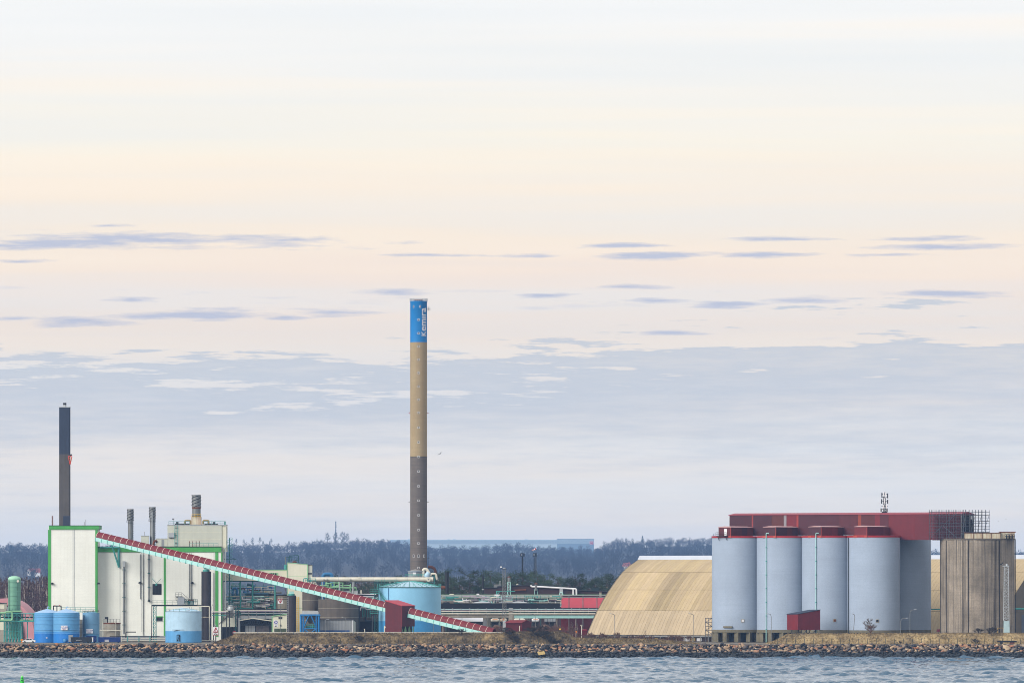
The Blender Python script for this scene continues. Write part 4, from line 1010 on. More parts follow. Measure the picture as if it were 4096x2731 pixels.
def gantry():
    y = 26; A = At('pipe_gantry', 'teal lattice pipe gantry standing over the pale blue tank', 'pipe rack', 690, y); x, z = A.x, A.z
    A.part('lattice_leg', MB().lattice(x(619), 0, 0, z(2417), .95, .95, 10, .12), teal)
    b = MB(); b.box(x(606), x(790), -.5, .5, z(2423), z(2417)); b.rail([(x(608), -.5, z(2417)), (x(790), -.5, z(2417))], 1.3, 1.5, .08); A.part('bridge', b, teal_dk)
    A.part('drop_pipe', MB().tube([(x(806), -.8, z(2419)), (x(608), -.8, z(2419)), (x(607), -.8, 0.3)], .14, 6), black)
    A.part('grey_housing', MB().box(x(711), x(738), -1.4, 1.2, z(2418), z(2393)).prism([(x(711), z(2393)), (x(738), z(2393)), (x(735), z(2387)), (x(714), z(2387))], -1.4, 1.2, 'y'), grey_sheet)
    m_ = MB()
    for i in range(7): m_.box(x(742 + i * 5), x(745 + i * 5), -1.2, .8, z(2418), z(2400 + (i % 2) * 3))
    m_.rail([(x(740), -1.3, z(2412)), (x(790), -1.3, z(2412))], 1.4, .6, .08); A.part('valve_block', m_, teal_dk); A.part('motor', MB().box(x(752), x(775), -1, 0, z(2400), z(2396)), rust)
    A.part('pipe', MB().tube([(x(745), -1, z(2424)), (x(838), -1, z(2424)), (x(838), -1, z(2560))], .16, 6), pipe_w)
    A.part('leg', MB().bar((x(800), 0, 0), (x(800), 0, z(2420)), .18), teal)
    g_ = MB(); g_.tube([(x(440), -2, z(2543)), (x(600), -2, z(2543)), (x(640), -2, z(2543))], .1, 5); g_.tube([(x(505), -2, z(2552)), (x(505), -2, z(2526)), (x(545), -2, z(2526))], .16, 5); A.part('ground_pipe', g_, black)
    w = MB(); w.tube([(x(486), -3, z(2560)), (x(860), -3, z(2560))], .14, 6); w.tube([(x(486), -3, z(2552)), (x(700), -3, z(2552))], .1, 6); A.part('ground_pipe', w, pipe_w)
    for q in (510, 556, 600): A.part('pipe_stand', MB().box(x(q), x(q + 3), -3.3, -2.7, 0, z(2543)), teal)
gantry()

# ---- road sign, round orange sign, car, warning signs
def pipe_sign():
    y = -40; A = At('warning_sign', 'white sign on a post with red triangle above the word RÖR', 'sign', 863, y); x, z = A.x, A.z
    A.part('post', MB().bar((0, .1, 0), (0, .1, z(2500)), .22), steel_dk)
    s = A.part('board', MB().box(x(852.5), x(873), -.06, 0, z(2528), z(2506)), sign_w)
    t = MB(); a, b, c = (x(854), z(2526)), (x(872), z(2526)), (x(863), z(2508))
    for p, q in ((a, b), (b, c), (c, a)): t.cyl((p[0], -.1, p[1]), (q[0], -.1, q[1]), .1, n=4)
    t.box(-.07, .07, -.12, -.08, z(2526), z(2509)); t.build('triangle', sign_r, s)
    s = A.part('word_board', MB().box(x(851.5), x(872.5), -.06, 0, z(2539), z(2529)), sign_w)
    f = MB()
    for p, q in (((851.5, 2529), (872.5, 2529)), ((872.5, 2529), (872.5, 2539)), ((872.5, 2539), (851.5, 2539)), ((851.5, 2539), (851.5, 2529))): f.cyl((x(p[0]), -.08, z(p[1])), (x(q[0]), -.08, z(q[1])), .06, n=4)
    f.build('border', sign_r, s); text_part('RÖR', .62, sign_k, s, 0, -.09, z(2537.6), .02, wid=1.2)
    A.part('lamp', MB().lathe([(0, z(2496)), (.16, z(2497)), (.22, z(2500)), (0, z(2500))], 8), steel)
pipe_sign()
A = At('round_sign', 'round orange disc sign on a short post near the parked car', 'sign', 87, -20); A.part('disc', MB().cyl((0, -.05, A.z(2558)), (0, .05, A.z(2558)), .36, n=20), orange); A.part('plate', MB().box(-.25, .25, -.04, .04, A.z(2569), A.z(2564)), orange); A.part('post', MB().bar((0, .1, 0), (0, .1, A.z(2556)), .1), steel)
def car():
    A = At('parked_car', 'white car parked half hidden behind the quay edge', 'car', 115, -10); L2 = 2.1
    body = [(-L2, .35), (-L2, .75), (-1.3, .9), (-.7, 1.42), (.75, 1.45), (1.5, 1.0), (L2, .85), (L2, .35)]
    A.part('body', MB().prism(body, 0, 1.75, 'y'), car_w)
    A.part('window', MB().prism([(-1.1, .95), (-.62, 1.34), (.1, 1.36), (.1, .95)], -.02, -.001, 'y'), glass); A.part('window', MB().prism([(.2, .95), (.2, 1.36), (.72, 1.36), (1.25, .98)], -.02, -.001, 'y'), glass)
    for q in (-1.3, 1.3):
        w = A.part('wheel', MB().cyl((q, -.05, .33), (q, .2, .33), .33, n=16), black); MB().cyl((q, -.07, .33), (q, -.05, .33), .18, n=12).build('rim', steel, w)
    A.part('headlight', MB().box(-L2 - .02, -L2 + .1, .1, .4, .62, .76), sign_w); A.part('tail_light', MB().box(L2 - .1, L2 + .02, .1, .4, .65, .82), sign_r)
car()
def lamp_post(px, top, y, side, label, bot=None, lean=0):
    A = At('street_lamp', label, 'street lamp', px, y, group='lamp posts along the works'); z = A.z; k = A.k; h = z(top); s = 14 * k * side
    A.part('pole', MB().tube([(0, 0, 0), (lean, 0, h - .9), (lean + s * .25, 0, h - .15), (lean + s, 0, h)], .09, 6), steel)
    A.part('lamp_head', MB().prism([(lean + s * .9, h - .08), (lean + s * 1.45, h + .02), (lean + s * 1.4, h + .16), (lean + s * .9, h + .1)], -.14, .14, 'y'), steel_lt)
lamp_post(2459, 2453, -18, -1, 'curved lamp post in front of the tan vault near its left end')
lamp_post(2775, 2453, -18, -1, 'curved lamp post in front of the tan vault beside the scaffold tower')
lamp_post(3085, 2453, -14, -1, 'lamp post between the second silo and the shore berm')
lamp_post(3409, 2454, -12, -.6, 'leaning lamp post at the left edge of the fourth silo', lean=.8)
lamp_post(3603, 2471, -12, 1.5, 'shorter lamp post where the fourth silo meets the shaded silo')
lamp_post(3640, 2437, -12, 1.3, 'taller lamp post in front of the shaded rear silo')
lamp_post(1848, 2458, -8, -1, 'dark lamp post rising behind the lower conveyor')
lamp_post(1952, 2454, 10, -1, 'lamp post behind the end of the lower conveyor')
lamp_post(2141, 2454, 5, -1, 'lamp post just right of the red gabled hut')
lamp_post(1301, 2475, 8, .8, 'white lamp post in front of the grey shed near the blue hopper')
lamp_post(1384, 2467, 12, -.9, 'lamp post in front of the grey shed')
lamp_post(1735, 2447, 25, .3, 'slim lamp post in front of the big sky-blue tank')
lamp_post(847, 2416, 50, .5, 'tall thin lamp post beside the dark conveyor pier')

# ================================================================== MIDDLE: PROCESS PLANT
def cream_block():
    y = 76; A = At('cream_bridge_building', 'long cream raised gallery with a strip of dark windows behind the conveyor', 'building', 1020, y); x, z = A.x, A.z
    A.part('wall', MB().box(x(890), x(1149), 0, 5, z(2321), z(2280)), cream); A.part('roof_trim', MB().box(x(889), x(1149), -.15, 5.1, z(2280), z(2277)), green_lt)
    A.part('window_band', MB().box(x(1000), x(1113), -.08, 0, z(2300), z(2290)), green_lt)
    for q in (1008, 1045, 1082):
        w = A.part('window', MB().box(x(q), x(q + 24), -.12, -.07, z(2298), z(2291)), glass)
        m_ = MB()
        for f in (8, 16): m_.box(x(q + f) - .06, x(q + f) + .06, -.15, -.11, z(2298), z(2291))
        m_.build('mullion', green_lt, w)
    A.part('underside_beam', MB().box(x(890), x(1149), .3, 4.7, z(2325), z(2321)), teal_dk)
    for q in (961, 1010, 1100): A.part('leg', MB().bar((x(q), 1, 0), (x(q), 1, z(2325)), .35), teal)
    y = 72; A = At('cream_tower', 'cream tower block with sloping roof and pale green edges', 'building', 1197, y); x, z = A.x, A.z
    A.part('wall', MB().prism([(x(1149), 0), (x(1230), 0), (x(1230), z(2257)), (x(1149), z(2249))], 0, 8, 'y'), cream, smooth=False)
    A.part('roof_trim', MB().prism([(x(1148), z(2250)), (x(1231), z(2258)), (x(1231), z(2256)), (x(1148), z(2247.5))], -.15, 8, 'y'), green_lt, smooth=False)
    A.part('corner_trim', MB().box(x(1228.5), x(1231.5), -.15, .1, 0, z(2258)), green_lt); A.part('corner_trim', MB().box(x(1147.5), x(1150), -.15, .1, 0, z(2250)), green_lt)
    A.part('side_wall', MB().box(x(1231.5), x(1247), .4, 8, 0, z(2259)), cream2); A.part('side_roof', MB().box(x(1231.5), x(1248), .2, 8, z(2259), z(2257)), steel_dk)
    for q in range(4): A.part('window', MB().box(x(1232 + q * 4), x(1234.8 + q * 4), .3, .4, z(2296), z(2289)), glass)
    for q in (2305, 2432): A.part('panel_seam', MB().box(x(1150), x(1229), -.04, 0, z(q), z(q) + .1), green_lt)
    r = MB(); r.rail([(x(1140), 1, z(2246)), (x(1193), 1, z(2249))], 1.6, .9, .09); r.bar((x(1158), 1, z(2222)), (x(1193), 1, z(2220)), .16); r.bar((x(1193), 1, z(2249)), (x(1193), 1, z(2220)), .16); r.bar((x(1158), 1, z(2246)), (x(1158), 1, z(2222)), .12)
    A.part('roof_frame', r, teal_dk); A.part('roof_vessel', MB().cyl((x(1142), 1, z(2276)), (x(1142), 1, z(2257)), .5, n=14), teal); A.part('vessel_neck', MB().cyl((x(1142), 1, z(2257)), (x(1142), 1, z(2226)), .12), steel)
    A.part('roof_fan', MB().lathe([(.7, z(2249)), (.8, z(2245)), (.2, z(2242)), (0, z(2242))], 12, x(1178), 1.5), rust)
    A.part('ladder', MB().ladder((x(1190), -.3), 2, z(2385), .7, .09), yellow)
cream_block()
def cone_silo():
    y = 58; A = At('cone_silo', 'grey concrete silo with a brown ribbed cone roof', 'silo', 1241, y); r = 32 * A.k; x, z = A.x, A.z
    A.part('shell', MB().lathe([(r, 0), (r, z(2347))], 32), conc); A.part('roof', MB().lathe([(r + .1, z(2348)), (r + .1, z(2346.5)), (r * .62, z(2327)), (0, z(2326))], 20), mat('brown_cone', (140, 120, 110), .6, .1, .5, .3))
    rb = MB()
    for i in range(20): a = 2 * pi * i / 20; rb.bar((cos(a) * (r + .12), sin(a) * (r + .12), z(2346.5)), (cos(a) * r * .63, sin(a) * r * .63, z(2327)), .13)
    A.part('roof_rib', rb, pipe_w)
    t = MB(); t.rail([(x(1222), -1.2, z(2327)), (x(1262), -1.2, z(2327))], 1.2, .8, .08); t.tube([(x(1215), -1, z(2345)), (x(1215), -1, z(2313)), (x(1228), -1, z(2311)), (x(1232), -1, z(2326))], .16, 6); t.box(x(1235), x(1246), -.6, .6, z(2326), z(2318)); A.part('roof_gear', t, teal)
    for q in (2400, 2440, 2480): A.part('pour_joint', MB().lathe([(r + .03, z(q)), (r + .03, z(q) + .1)], 32), conc_lt)
    y = 52; A = At('concrete_tank', 'wide dark concrete tank partly hidden by the conveyor and grey shed', 'tank', 1355, y); r = 82 * A.k; z = A.z
    A.part('shell', MB().lathe([(r, 0), (r, z(2396)), (0, z(2394))], 48), conc)
    for q in (2432, 2468): A.part('pour_joint', MB().lathe([(r + .03, z(q)), (r + .03, z(q) + .1)], 48), conc_lt)
    A.part('rain_pipe', MB().cyl((A.x(1437), -1.2, 0), (A.x(1437), -1.2, z(2420)), .3, n=8), steel_dk)
cone_silo()
def hopper():
    y = 12; A = At('loading_hopper', 'bright blue braced hopper frame with a grey funnel', 'hopper', 1240, y); x, z = A.x, A.z; X0, X1 = x(1205), x(1276)
    for q in (1204, 1214, 1266, 1276):
        A.part('leg', MB().bar((x(q), 0, 0), (x(q), 0, z(2457)), .42), blue_frame)
    for q in (1204, 1276): A.part('leg', MB().bar((x(q), 4, 0), (x(q), 4, z(2457)), .42), blue_frame)
    A.part('top_beam', MB().box(x(1200), x(1280), -.3, 4.3, z(2462), z(2455)), blue_frame); A.part('hood', MB().prism([(x(1207), z(2455)), (x(1274), z(2455)), (x(1274), z(2446)), (x(1270), z(2442)), (x(1208), z(2442))], -.2, 4.2, 'y'), steel_lt)
    b = MB()
    for s in (-1, 1): b.bar((x(1240 + 4 * s), -.1, z(2460)), (x(1240 + 27 * s), -.1, z(2512)), .3); b.bar((x(1240 + 27 * s), -.1, z(2512)), (x(1240 + 8 * s), -.1, z(2526)), .26)
    b.bar((x(1212), -.1, z(2513)), (x(1270), -.1, z(2513)), .22); A.part('brace', b, blue_frame)
    f = MB(); f.add([(x(1218), 0, z(2463)), (x(1262), 0, z(2463)), (x(1262), 4, z(2463)), (x(1218), 4, z(2463)), (x(1236), 1.6, z(2492)), (x(1245), 1.6, z(2492)), (x(1245), 2.4, z(2492)), (x(1236), 2.4, z(2492))], [(0, 1, 5, 4), (1, 2, 6, 5), (2, 3, 7, 6), (3, 0, 4, 7), (4, 5, 6, 7)])
    A.part('funnel', f, mat('hopper_grey', (92, 94, 100), .7, .15, .5, .3), smooth=False)
    g_ = MB(); g_.rail([(x(1214), .5, z(2512)), (x(1268), .5, z(2512))], 1.3, .7, .08)
    A.part('walkway_railing', g_, teal); A.part('feeder', MB().box(x(1222), x(1258), .6, 2.5, z(2514), z(2500)), teal_dk)
hopper()
def grey_shed():
    y = 18; A = At('grey_shed', 'low pale grey sheet shed with blue foot stripe', 'shed', 1350, y); x, z = A.x, A.z
    A.part('wall', MB().box(x(1279), x(1411), 0, 8, 0, z(2478)), grey_sheet); A.part('roof', MB().box(x(1278), x(1412), -.25, 8.2, z(2478), z(2475.5)), steel_dk)
    A.part('foot_stripe', MB().box(x(1279), x(1398), -.06, 0, 0, z(2519)), blue_stripe); A.part('corner_trim', MB().box(x(1409.5), x(1412), -.1, .1, 0, z(2478)), sign_w)
    s = A.part('side_wall', MB().add([(x(1412), .2, 0), (x(1420.5), 7.8, 0), (x(1420.5), 7.8, z(2487)), (x(1412), .2, z(2478))], [(0, 1, 2, 3)]), cream2)
    sm = MB()
    for q in range(1284, 1409, 6): sm.box(x(q), x(q) + .07, -.05, 0, z(2519), z(2478))
    A.part('sheet_rib', sm, steel_lt)
grey_shed()
def gable_shed():
    y = 40; A = At('gable_building', 'small cream building with numbered round sign and green roller door', 'building', 1118, y); x, z = A.x, A.z
    A.part('wall', MB().prism([(x(1088), 0), (x(1149), 0), (x(1149), z(2456)), (x(1088), z(2464.5))], 0, 6, 'y'), cream, smooth=False)
    A.part('roof', MB().prism([(x(1086), z(2465)), (x(1150), z(2456)), (x(1150), z(2453)), (x(1086), z(2462))], -.3, 6.2, 'y'), green_lt, smooth=False); A.part('corner_trim', MB().box(x(1087), x(1090.5), -.1, .05, 0, z(2464.5)), green_lt)
    w = A.part('window', MB().box(x(1114), x(1129), -.1, .02, z(2474), z(2466)), glass); MB().box(x(1121), x(1122), -.14, -.1, z(2474), z(2466)).build('mullion', steel_lt, w)
    d = A.part('roller_door', MB().box(x(1097), x(1145), -.08, .02, 0, z(2512)), mat('olive_door', (96, 108, 84), .6, .1, .5))
    sl = MB()
    for q in range(2516, 2532, 4): sl.box(x(1097), x(1145), -.11, -.08, z(q), z(q) + .06)
    sl.build('door_slat', mat('olive_door', ()), d)
    s = A.part('number_sign', MB().box(x(1096), x(1111), -.1, -.02, z(2495), z(2479.5)), sign_w)
    c = MB().cyl((x(1103.5), -.12, z(2487.3)), (x(1103.5), -.1, z(2487.3)), 7.2 * A.k, n=24).build('disc', sign_b, s); text_part('34', .95, sign_w, c, x(1103.5), -.13, z(2487.3) - .32, .025)
    s = A.part('truck_sign', MB().box(x(1096), x(1111), -.1, -.02, z(2506), z(2496)), sign_w)
    MB().prism([(x(1098.5), z(2504)), (x(1099), z(2502)), (x(1101), z(2501.5)), (x(1102), z(2500)), (x(1108.5), z(2500)), (x(1107.5), z(2504.5)), (x(1106), z(2503)), (x(1101), z(2504.3))], -.13, -.1, 'y').build('truck_silhouette', sign_k, s, smooth=False)
    A.part('wall_lamp', MB().box(x(1120.5), x(1123.5), -.3, 0, z(2503), z(2496)), steel_dk)
gable_shed()
def gate_shed():
    y = 48; A = At('open_shed', 'dark open shed with lattice truss and pale curtain walls', 'shed', 1020, y); x, z = A.x, A.z
    A.part('dark_backing', MB().box(x(958), x(1088), 6, 6.2, 0, z(2476)), dark)  # near-black colour stands in for the shade at the shed's back
    cu = MB()
    for a, b in ((981, 992), (993.5, 1006), (1007, 1020)): cu.box(x(a), x(b), 1.0, 1.3, 0, z(2501))
    A.part('curtain', cu, grey_sheet); A.part('curtain', MB().box(x(1023), x(1076), 1.0, 1.3, 0, z(2501)), mat('mottled_sheet', (112, 108, 112), .8, .35, 1.2)); A.part('curtain', MB().box(x(1077), x(1087), 1.1, 1.3, 0, z(2501)), steel_dk)
    r = MB(); r.prism([(x(958), z(2482)), (x(1010), z(2473)), (x(1088), z(2484)), (x(1088), z(2481)), (x(1010), z(2469.5)), (x(958), z(2479))], -.3, 6, 'y'); A.part('roof', r, pipe_w, smooth=False)
    t = MB(); t.bar((x(961), 0, z(2499)), (x(1087), 0, z(2499)), .16)
    n = 14
    def top(px): return 2481 - (px - 958) * 8 / 52 if px < 1010 else 2473 + (px - 1010) * 11 / 78
    for i in range(n):
        a, b = 961 + 126 * i / n, 961 + 126 * (i + 1) / n; t.bar((x(a), 0, z(2499)), (x(b), 0, z(top(b) + 1)), .11); t.bar((x(a), 0, z(top(a) + 1)), (x(b), 0, z(2499)), .11)
    A.part('truss', t, steel_dk)
    A.part('column', MB().box(x(953), x(960.5), -.2, .6, 0, z(2470)), grey_sheet)
    A = At('grey_bridge', 'long grey covered belt bridge above the open shed', 'bridge', 1020, 54); x, z = A.x, A.z
    A.part('trough', MB().box(x(945), x(1150), 0, 2.4, z(2473), z(2461)), grey_sheet); A.part('top_plate', MB().box(x(945), x(1150), -.1, 2.5, z(2461), z(2459)), steel_dk)
    for q in range(958, 1150, 34): A.part('stanchion', MB().box(x(q), x(q + 2), -.15, -.01, z(2473), z(2446)), steel)
    for q in (952, 1140): A.part('leg', MB().bar((x(q), 1, 0), (x(q), 1, z(2473)), .3), steel)
    A = At('loading_hood', 'pale sheet-metal loading hood sloping out beside the white hall', 'hood', 915, 58); x, z = A.x, A.z
    A.part('hood', MB().prism([(x(887), z(2506)), (x(948), z(2506)), (x(937), z(2472)), (x(905), z(2468)), (x(885), z(2486))], 0, 5, 'y'), cream2, smooth=False)
    A.part('hood_shade', MB().box(x(884), x(945), .5, 4.5, 0, z(2506)), dark); A.part('leg', MB().bar((x(940), .3, 0), (x(940), .3, z(2506)), .25), steel_dk); A.part('leg', MB().bar((x(890), .3, 0), (x(890), .3, z(2506)), .25), steel_dk)  # bay is a solid near-black block painting the shade below the hood
    A.part('brace', MB().bar((x(876), -.3, z(2495)), (x(905), -.3, z(2468)), .2), steel_dk)
    A = At('red_machine', 'small red machine with round cage behind the berm', 'machine', 938, -10); A.part('body', MB().box(A.x(932), A.x(944), 0, 1, 0, A.z(2531)), red); A.part('cage', MB().tube([(A.x(931), 0, A.z(2531)), (A.x(934), 0, A.z(2525)), (A.x(943), 0, A.z(2525)), (A.x(946), 0, A.z(2531))], .12, 6), sign_r)
gate_shed()

# ---- generic pipe rack: pipes are parts, legs are parts
def rack(name, label, px0, px1, y, pipes, step, legs_top, m_leg=teal, beams=(), cat='pipe rack'):
    A = At(name, label, cat, (px0 + px1) / 2, y); x, z = A.x, A.z
    for row, rad, m_, a, b, dy in pipes:
        A.part('pipe', MB().cyl((x(a), dy, z(row)), (x(b), dy, z(row)), rad * A.k, n=8), m_)
    q = px0 + 8
    while q < px1:
        A.part('leg', MB().bar((x(q), .5, 0), (x(q), .5, z(legs_top)), .22), m_leg); q += step
    for row, h, m_, a, b in beams: A.part('beam', MB().box(x(a), x(b), -.2, .2, z(row + h), z(row)), m_)
    return A
lav = mat('lilac_pipe', (190, 176, 192), .5, .1, .5, .2)
# left process area between the white hall and the cream tower
rack('pipe_rack', 'rack of white and blue pipes under the cream gallery', 905, 1150, 88, [(2384, 3, pipe_w, 905, 1078, 0), (2391, 2, lav, 945, 1075, -.3), (2396, 2.2, pipe_w, 935, 1090, .3), (2413, 2.4, pipe_w, 905, 1000, -.5), (2421, 2.4, pipe_w, 978, 1060, -1), (2403, 1.6, steel, 930, 1085, .6), (2408, 1.6, teal, 960, 1075, -.2), (2417, 1.8, blue_frame, 905, 980, 0)], 38, 2382, teal, [(2426, 2, steel_dk, 905, 1148), (2376, 2, teal_dk, 905, 1148)])
rack('pipe_rack', 'dark pipe rack carrying pale pipes just above the grey belt bridge', 900, 1150, 60, [(2436, 2, black, 905, 1149, 0), (2439.5, 1.6, pipe_w, 905, 1149, -.4), (2444, 1.8, lav, 960, 1149, -.2), (2449, 2.4, black, 955, 1149, 0), (2452, 1.6, steel_lt, 965, 1149, -.6), (2456, 2.2, teal_dk, 955, 1149, 0)], 40, 2434, steel_dk)
rack('pipe_rack', 'low dark pipe rack passing in front of the right end of the white hall', 846, 958, 50, [(2444, 1.5, pipe_w, 846, 912, 0), (2449, 1.6, lav, 846, 905, -.3), (2453, 1.6, black, 846, 958, 0), (2459, 1.6, teal, 846, 905, .2)], 32, 2442, steel_dk)
def process_clutter():
    A = At('blue_vessel', 'long horizontal dusty blue vessel among the pipes', 'vessel', 1026, 92); x, z = A.x, A.z; zc = z(2375); r = 6 * A.k
    b = MB(); b.cyl((x(983), 0, zc), (x(1070), 0, zc), r, n=18); b.cyl((x(1070), 0, zc), (x(1074), 0, zc), r, r * .4, 18); b.cyl((x(983), 0, zc), (x(979), 0, zc), r, r * .4, 18); A.part('shell', b, mat('dusty_blue', (78, 126, 150), .6, .12, .5, .3))
    for q in (1000, 1055): A.part('saddle', MB().box(x(q), x(q + 5), -.4, .4, 0, zc - r * .7), steel_dk)
    A = At('rusty_screen', 'rust streaked white wall panel row behind the blue vessel', 'wall', 1055, 104); x, z = A.x, A.z
    for i in range(6): A.part('panel', MB().box(x(1017 + i * 13), x(1029 + i * 13), 0, .2, z(2371), z(2359)), rusty_w)
    A.part('support_wall', MB().box(x(1015), x(1096), .25, .6, 0, z(2365)), steel_dk)
    A = At('white_grey_tank', 'broad stained white concrete tank behind the triangle sign', 'tank', 1120, 84); r = 46 * A.k; z = A.z; x = A.x
    A.part('shell', MB().lathe([(r, 0), (r, z(2382)), (0, z(2381))], 40), conc_lt); A.part('rim', MB().lathe([(r + .08, z(2382)), (r + .08, z(2378)), (0, z(2377.5))], 40), steel_dk)
    A.part('pipe', MB().tube([(x(1128), -r - .4, z(2368)), (x(1101), -r - .4, z(2368)), (x(1101), -r - .4, z(2422))], .36, 8), steel); A.part('pipe', MB().tube([(x(1090), -r, z(2434)), (x(1102), -r - .6, z(2423))], .4, 8), steel_lt)
    A = At('triangle_sign', 'white square sign with a red triangle pointing down beside a conveyor pier', 'sign', 1121, 30); x, z = A.x, A.z
    s = A.part('board', MB().box(x(1111), x(1131), -.06, 0, z(2413), z(2392)), sign_w)
    t = MB(); a, b, c = (x(1112), z(2394.5)), (x(1130), z(2394.5)), (x(1121), z(2410.5))
    for p, q in ((a, b), (b, c), (c, a)): t.cyl((p[0], -.1, p[1]), (q[0], -.1, q[1]), .1, n=4)
    t.box(-.07, .07, -.12, -.08, z(2410), z(2394.5)); t.build('triangle', sign_r, s)
    A.part('bracket', MB().bar((x(1131), .1, z(2396)), (x(1148), .1, z(2396)), .1).bar((x(1131), .1, z(2387)), (x(1148), .1, z(2387)), .1).bar((x(1121), .1, z(2392)), (x(1121), .1, z(2387)), .1), steel_dk); A.part('post', MB().bar((0, .15, 0), (0, .15, z(2413)), .12), steel)
    # slanting pipe bundle
    A = At('slanting_pipes', 'bundle of pale pipes climbing diagonally on a ribbed support', 'pipes', 1060, 80); x, z = A.x, A.z
    for i in range(4): A.part('pipe', MB().tube([(x(960 + i * 6), i * .8, z(2436 - i)), (x(1055), i * .8, z(2426 - i * 2)), (x(1075 + i * 9), i * .8, z(2405 - i * .5)), (x(1102), i * .8, z(2404))], .2, 7), pipe_w if i % 2 else steel_lt)
    rb = MB()
    for i in range(12): q = 1062 + i * 3.5; rb.bar((x(q), -.4, z(2436)), (x(q), -.4, z(2424 - i * 1.3)), .16)
    A.part('support_ribs', rb, teal)
    A.part('pipe', MB().tube([(x(1000), -.6, z(2420)), (x(1010), -.6, z(2404)), (x(1042), -.6, z(2402)), (x(1085), -.6, z(2402))], .22, 7), mat('maroon_pipe', (110, 70, 80), .6, .1, .5))
    # spiky vertical equipment by the stair
    A = At('teal_column', 'teal steel tower with platforms beside the spiral stair', 'tower', 945, 90); x, z = A.x, A.z
    A.part('frame', MB().lattice(0, 0, 0, z(2330), 2.2, 2.2, 9, .16), teal); A.part('blue_tank', MB().cyl((x(936), -.2, z(2412)), (x(936), -.2, z(2386)), .9, n=16), mat('navy', (36, 56, 110), .5))
    for q in (2350, 2386, 2418): A.part('platform', MB().box(x(925), x(985), -1.4, 1.2, z(q + 2), z(q)), steel_dk); A.part('railing', MB().rail([(x(925), -1.4, z(q)), (x(985), -1.4, z(q))], 1.1, 1, .07), teal)
    A.part('pipe', MB().tube([(x(931), -1.5, z(2384)), (x(931), -1.5, z(2352)), (x(948), -1.5, z(2352)), (x(948), -1.5, z(2380))], .4, 8), blue_frame); A.part('pipe', MB().tube([(x(1010), -1.5, z(2372)), (x(1014), -1.5, z(2345)), (x(1005), -1.5, z(2338)), (x(990), -1.5, z(2336))], .42, 8), mat('dusty_blue', ()))
    A = At('valve_tower', 'grey slatted box on a braced steel tower behind the warning sign', 'tower', 925, 54); x, z = A.x, A.z
    A.part('frame', MB().lattice(x(948), 0, 0, z(2430), 1.0, 1.0, 9, .13), teal_dk)
    b = MB()
    for q in range(904, 932, 3): b.box(x(q), x(q + 2), -.1, .1, z(2463), z(2440))
    A.part('slat_box', b, steel); A.part('box_back', MB().box(x(904), x(931), .2, 1.6, z(2463), z(2440)), steel_dk); A.part('top_fan', MB().lathe([(1.0, z(2440)), (1.1, z(2432)), (.8, z(2424)), (1.0, z(2420)), (0, z(2418))], 14, x(922), .8), steel_lt); A.part('leg', MB().bar((x(906), .8, 0), (x(906), .8, z(2463)), .2), steel_dk)
process_clutter()
def small_piping(label, px0, px1, r0, r1, y, n, seed, cols, loc=None):
    A = At('process_piping', label, 'pipes', (px0 + px1) / 2, y); x, z = A.x, A.z; rr = random.Random(seed)
    for i in range(n):
        a = rr.uniform(px0, px1 - 15); b = min(px1, a + rr.uniform(12, 60)); t = rr.uniform(r0, r1); d = rr.uniform(-1.5, 1.5); w = rr.choice((.10, .13, .16, .2))
        k = rr.random(); u = t + rr.choice((-1, 1)) * rr.uniform(4, 14); u = min(max(u, r0), r1 + 6)
        pts = [(x(a), d, z(u)), (x(a), d, z(t)), (x(b), d, z(t))] if k < .5 else ([(x(a), d, z(t)), (x(b), d, z(t)), (x(b), d, z(u))] if k < .8 else [(x(a), d, z(t)), (x(a), d, z(u)), (x(b), d, z(u)), (x(b), d, z(u + 6))])
        A.part('pipe', MB().tube(pts, w, 6), rr.choice(cols))
    for i in range(6): q = px0 + (px1 - px0) * (i + .5) / 6; A.part('post', MB().bar((x(q), 1.6, 0), (x(q), 1.6, z(r0)), .16), teal_dk)
    for t in (r0 + .3 * (r1 - r0), r0 + .75 * (r1 - r0)): A.part('walkway', MB().box(x(px0), x(px1), 1.2, 2.2, z(t + 1.2), z(t)), steel_dk); A.part('railing', MB().rail([(x(px0), 1.2, z(t)), (x(px1), 1.2, z(t))], 1.0, 1.3, .07), teal if t < 2400 else steel_lt)
small_piping('dense tangle of thin white and teal pipes below the cream gallery', 905, 1090, 2384, 2436, 78, 46, 5, [pipe_w, pipe_w, sign_w, steel_lt, teal, lav, mint])
small_piping('upper tangle of pipes and railings right under the cream gallery', 910, 1100, 2335, 2384, 96, 24, 6, [steel_lt, teal, blue_frame, pipe_w, rust])
small_piping('pipes and railings between the concrete tank and the big blue tank', 1428, 1512, 2384, 2440, 62, 20, 8, [teal, mint, pipe_w, steel_lt, teal_dk])
small_piping('rows of thin pipes behind the left ribbed grey tank', 1768, 1960, 2380, 2430, 166, 34, 14, [pipe_w, steel_lt, sign_w, lav, teal, black])
small_piping('rows of thin pipes between the right ribbed tank and the red warehouse', 2050, 2244, 2380, 2430, 166, 34, 15, [pipe_w, steel_lt, sign_w, mint, teal, black])
small_piping('low tangle of pipes beside the two ribbed grey tanks', 1960, 2050, 2382, 2428, 148, 26, 9, [pipe_w, steel_lt, mint, lav])
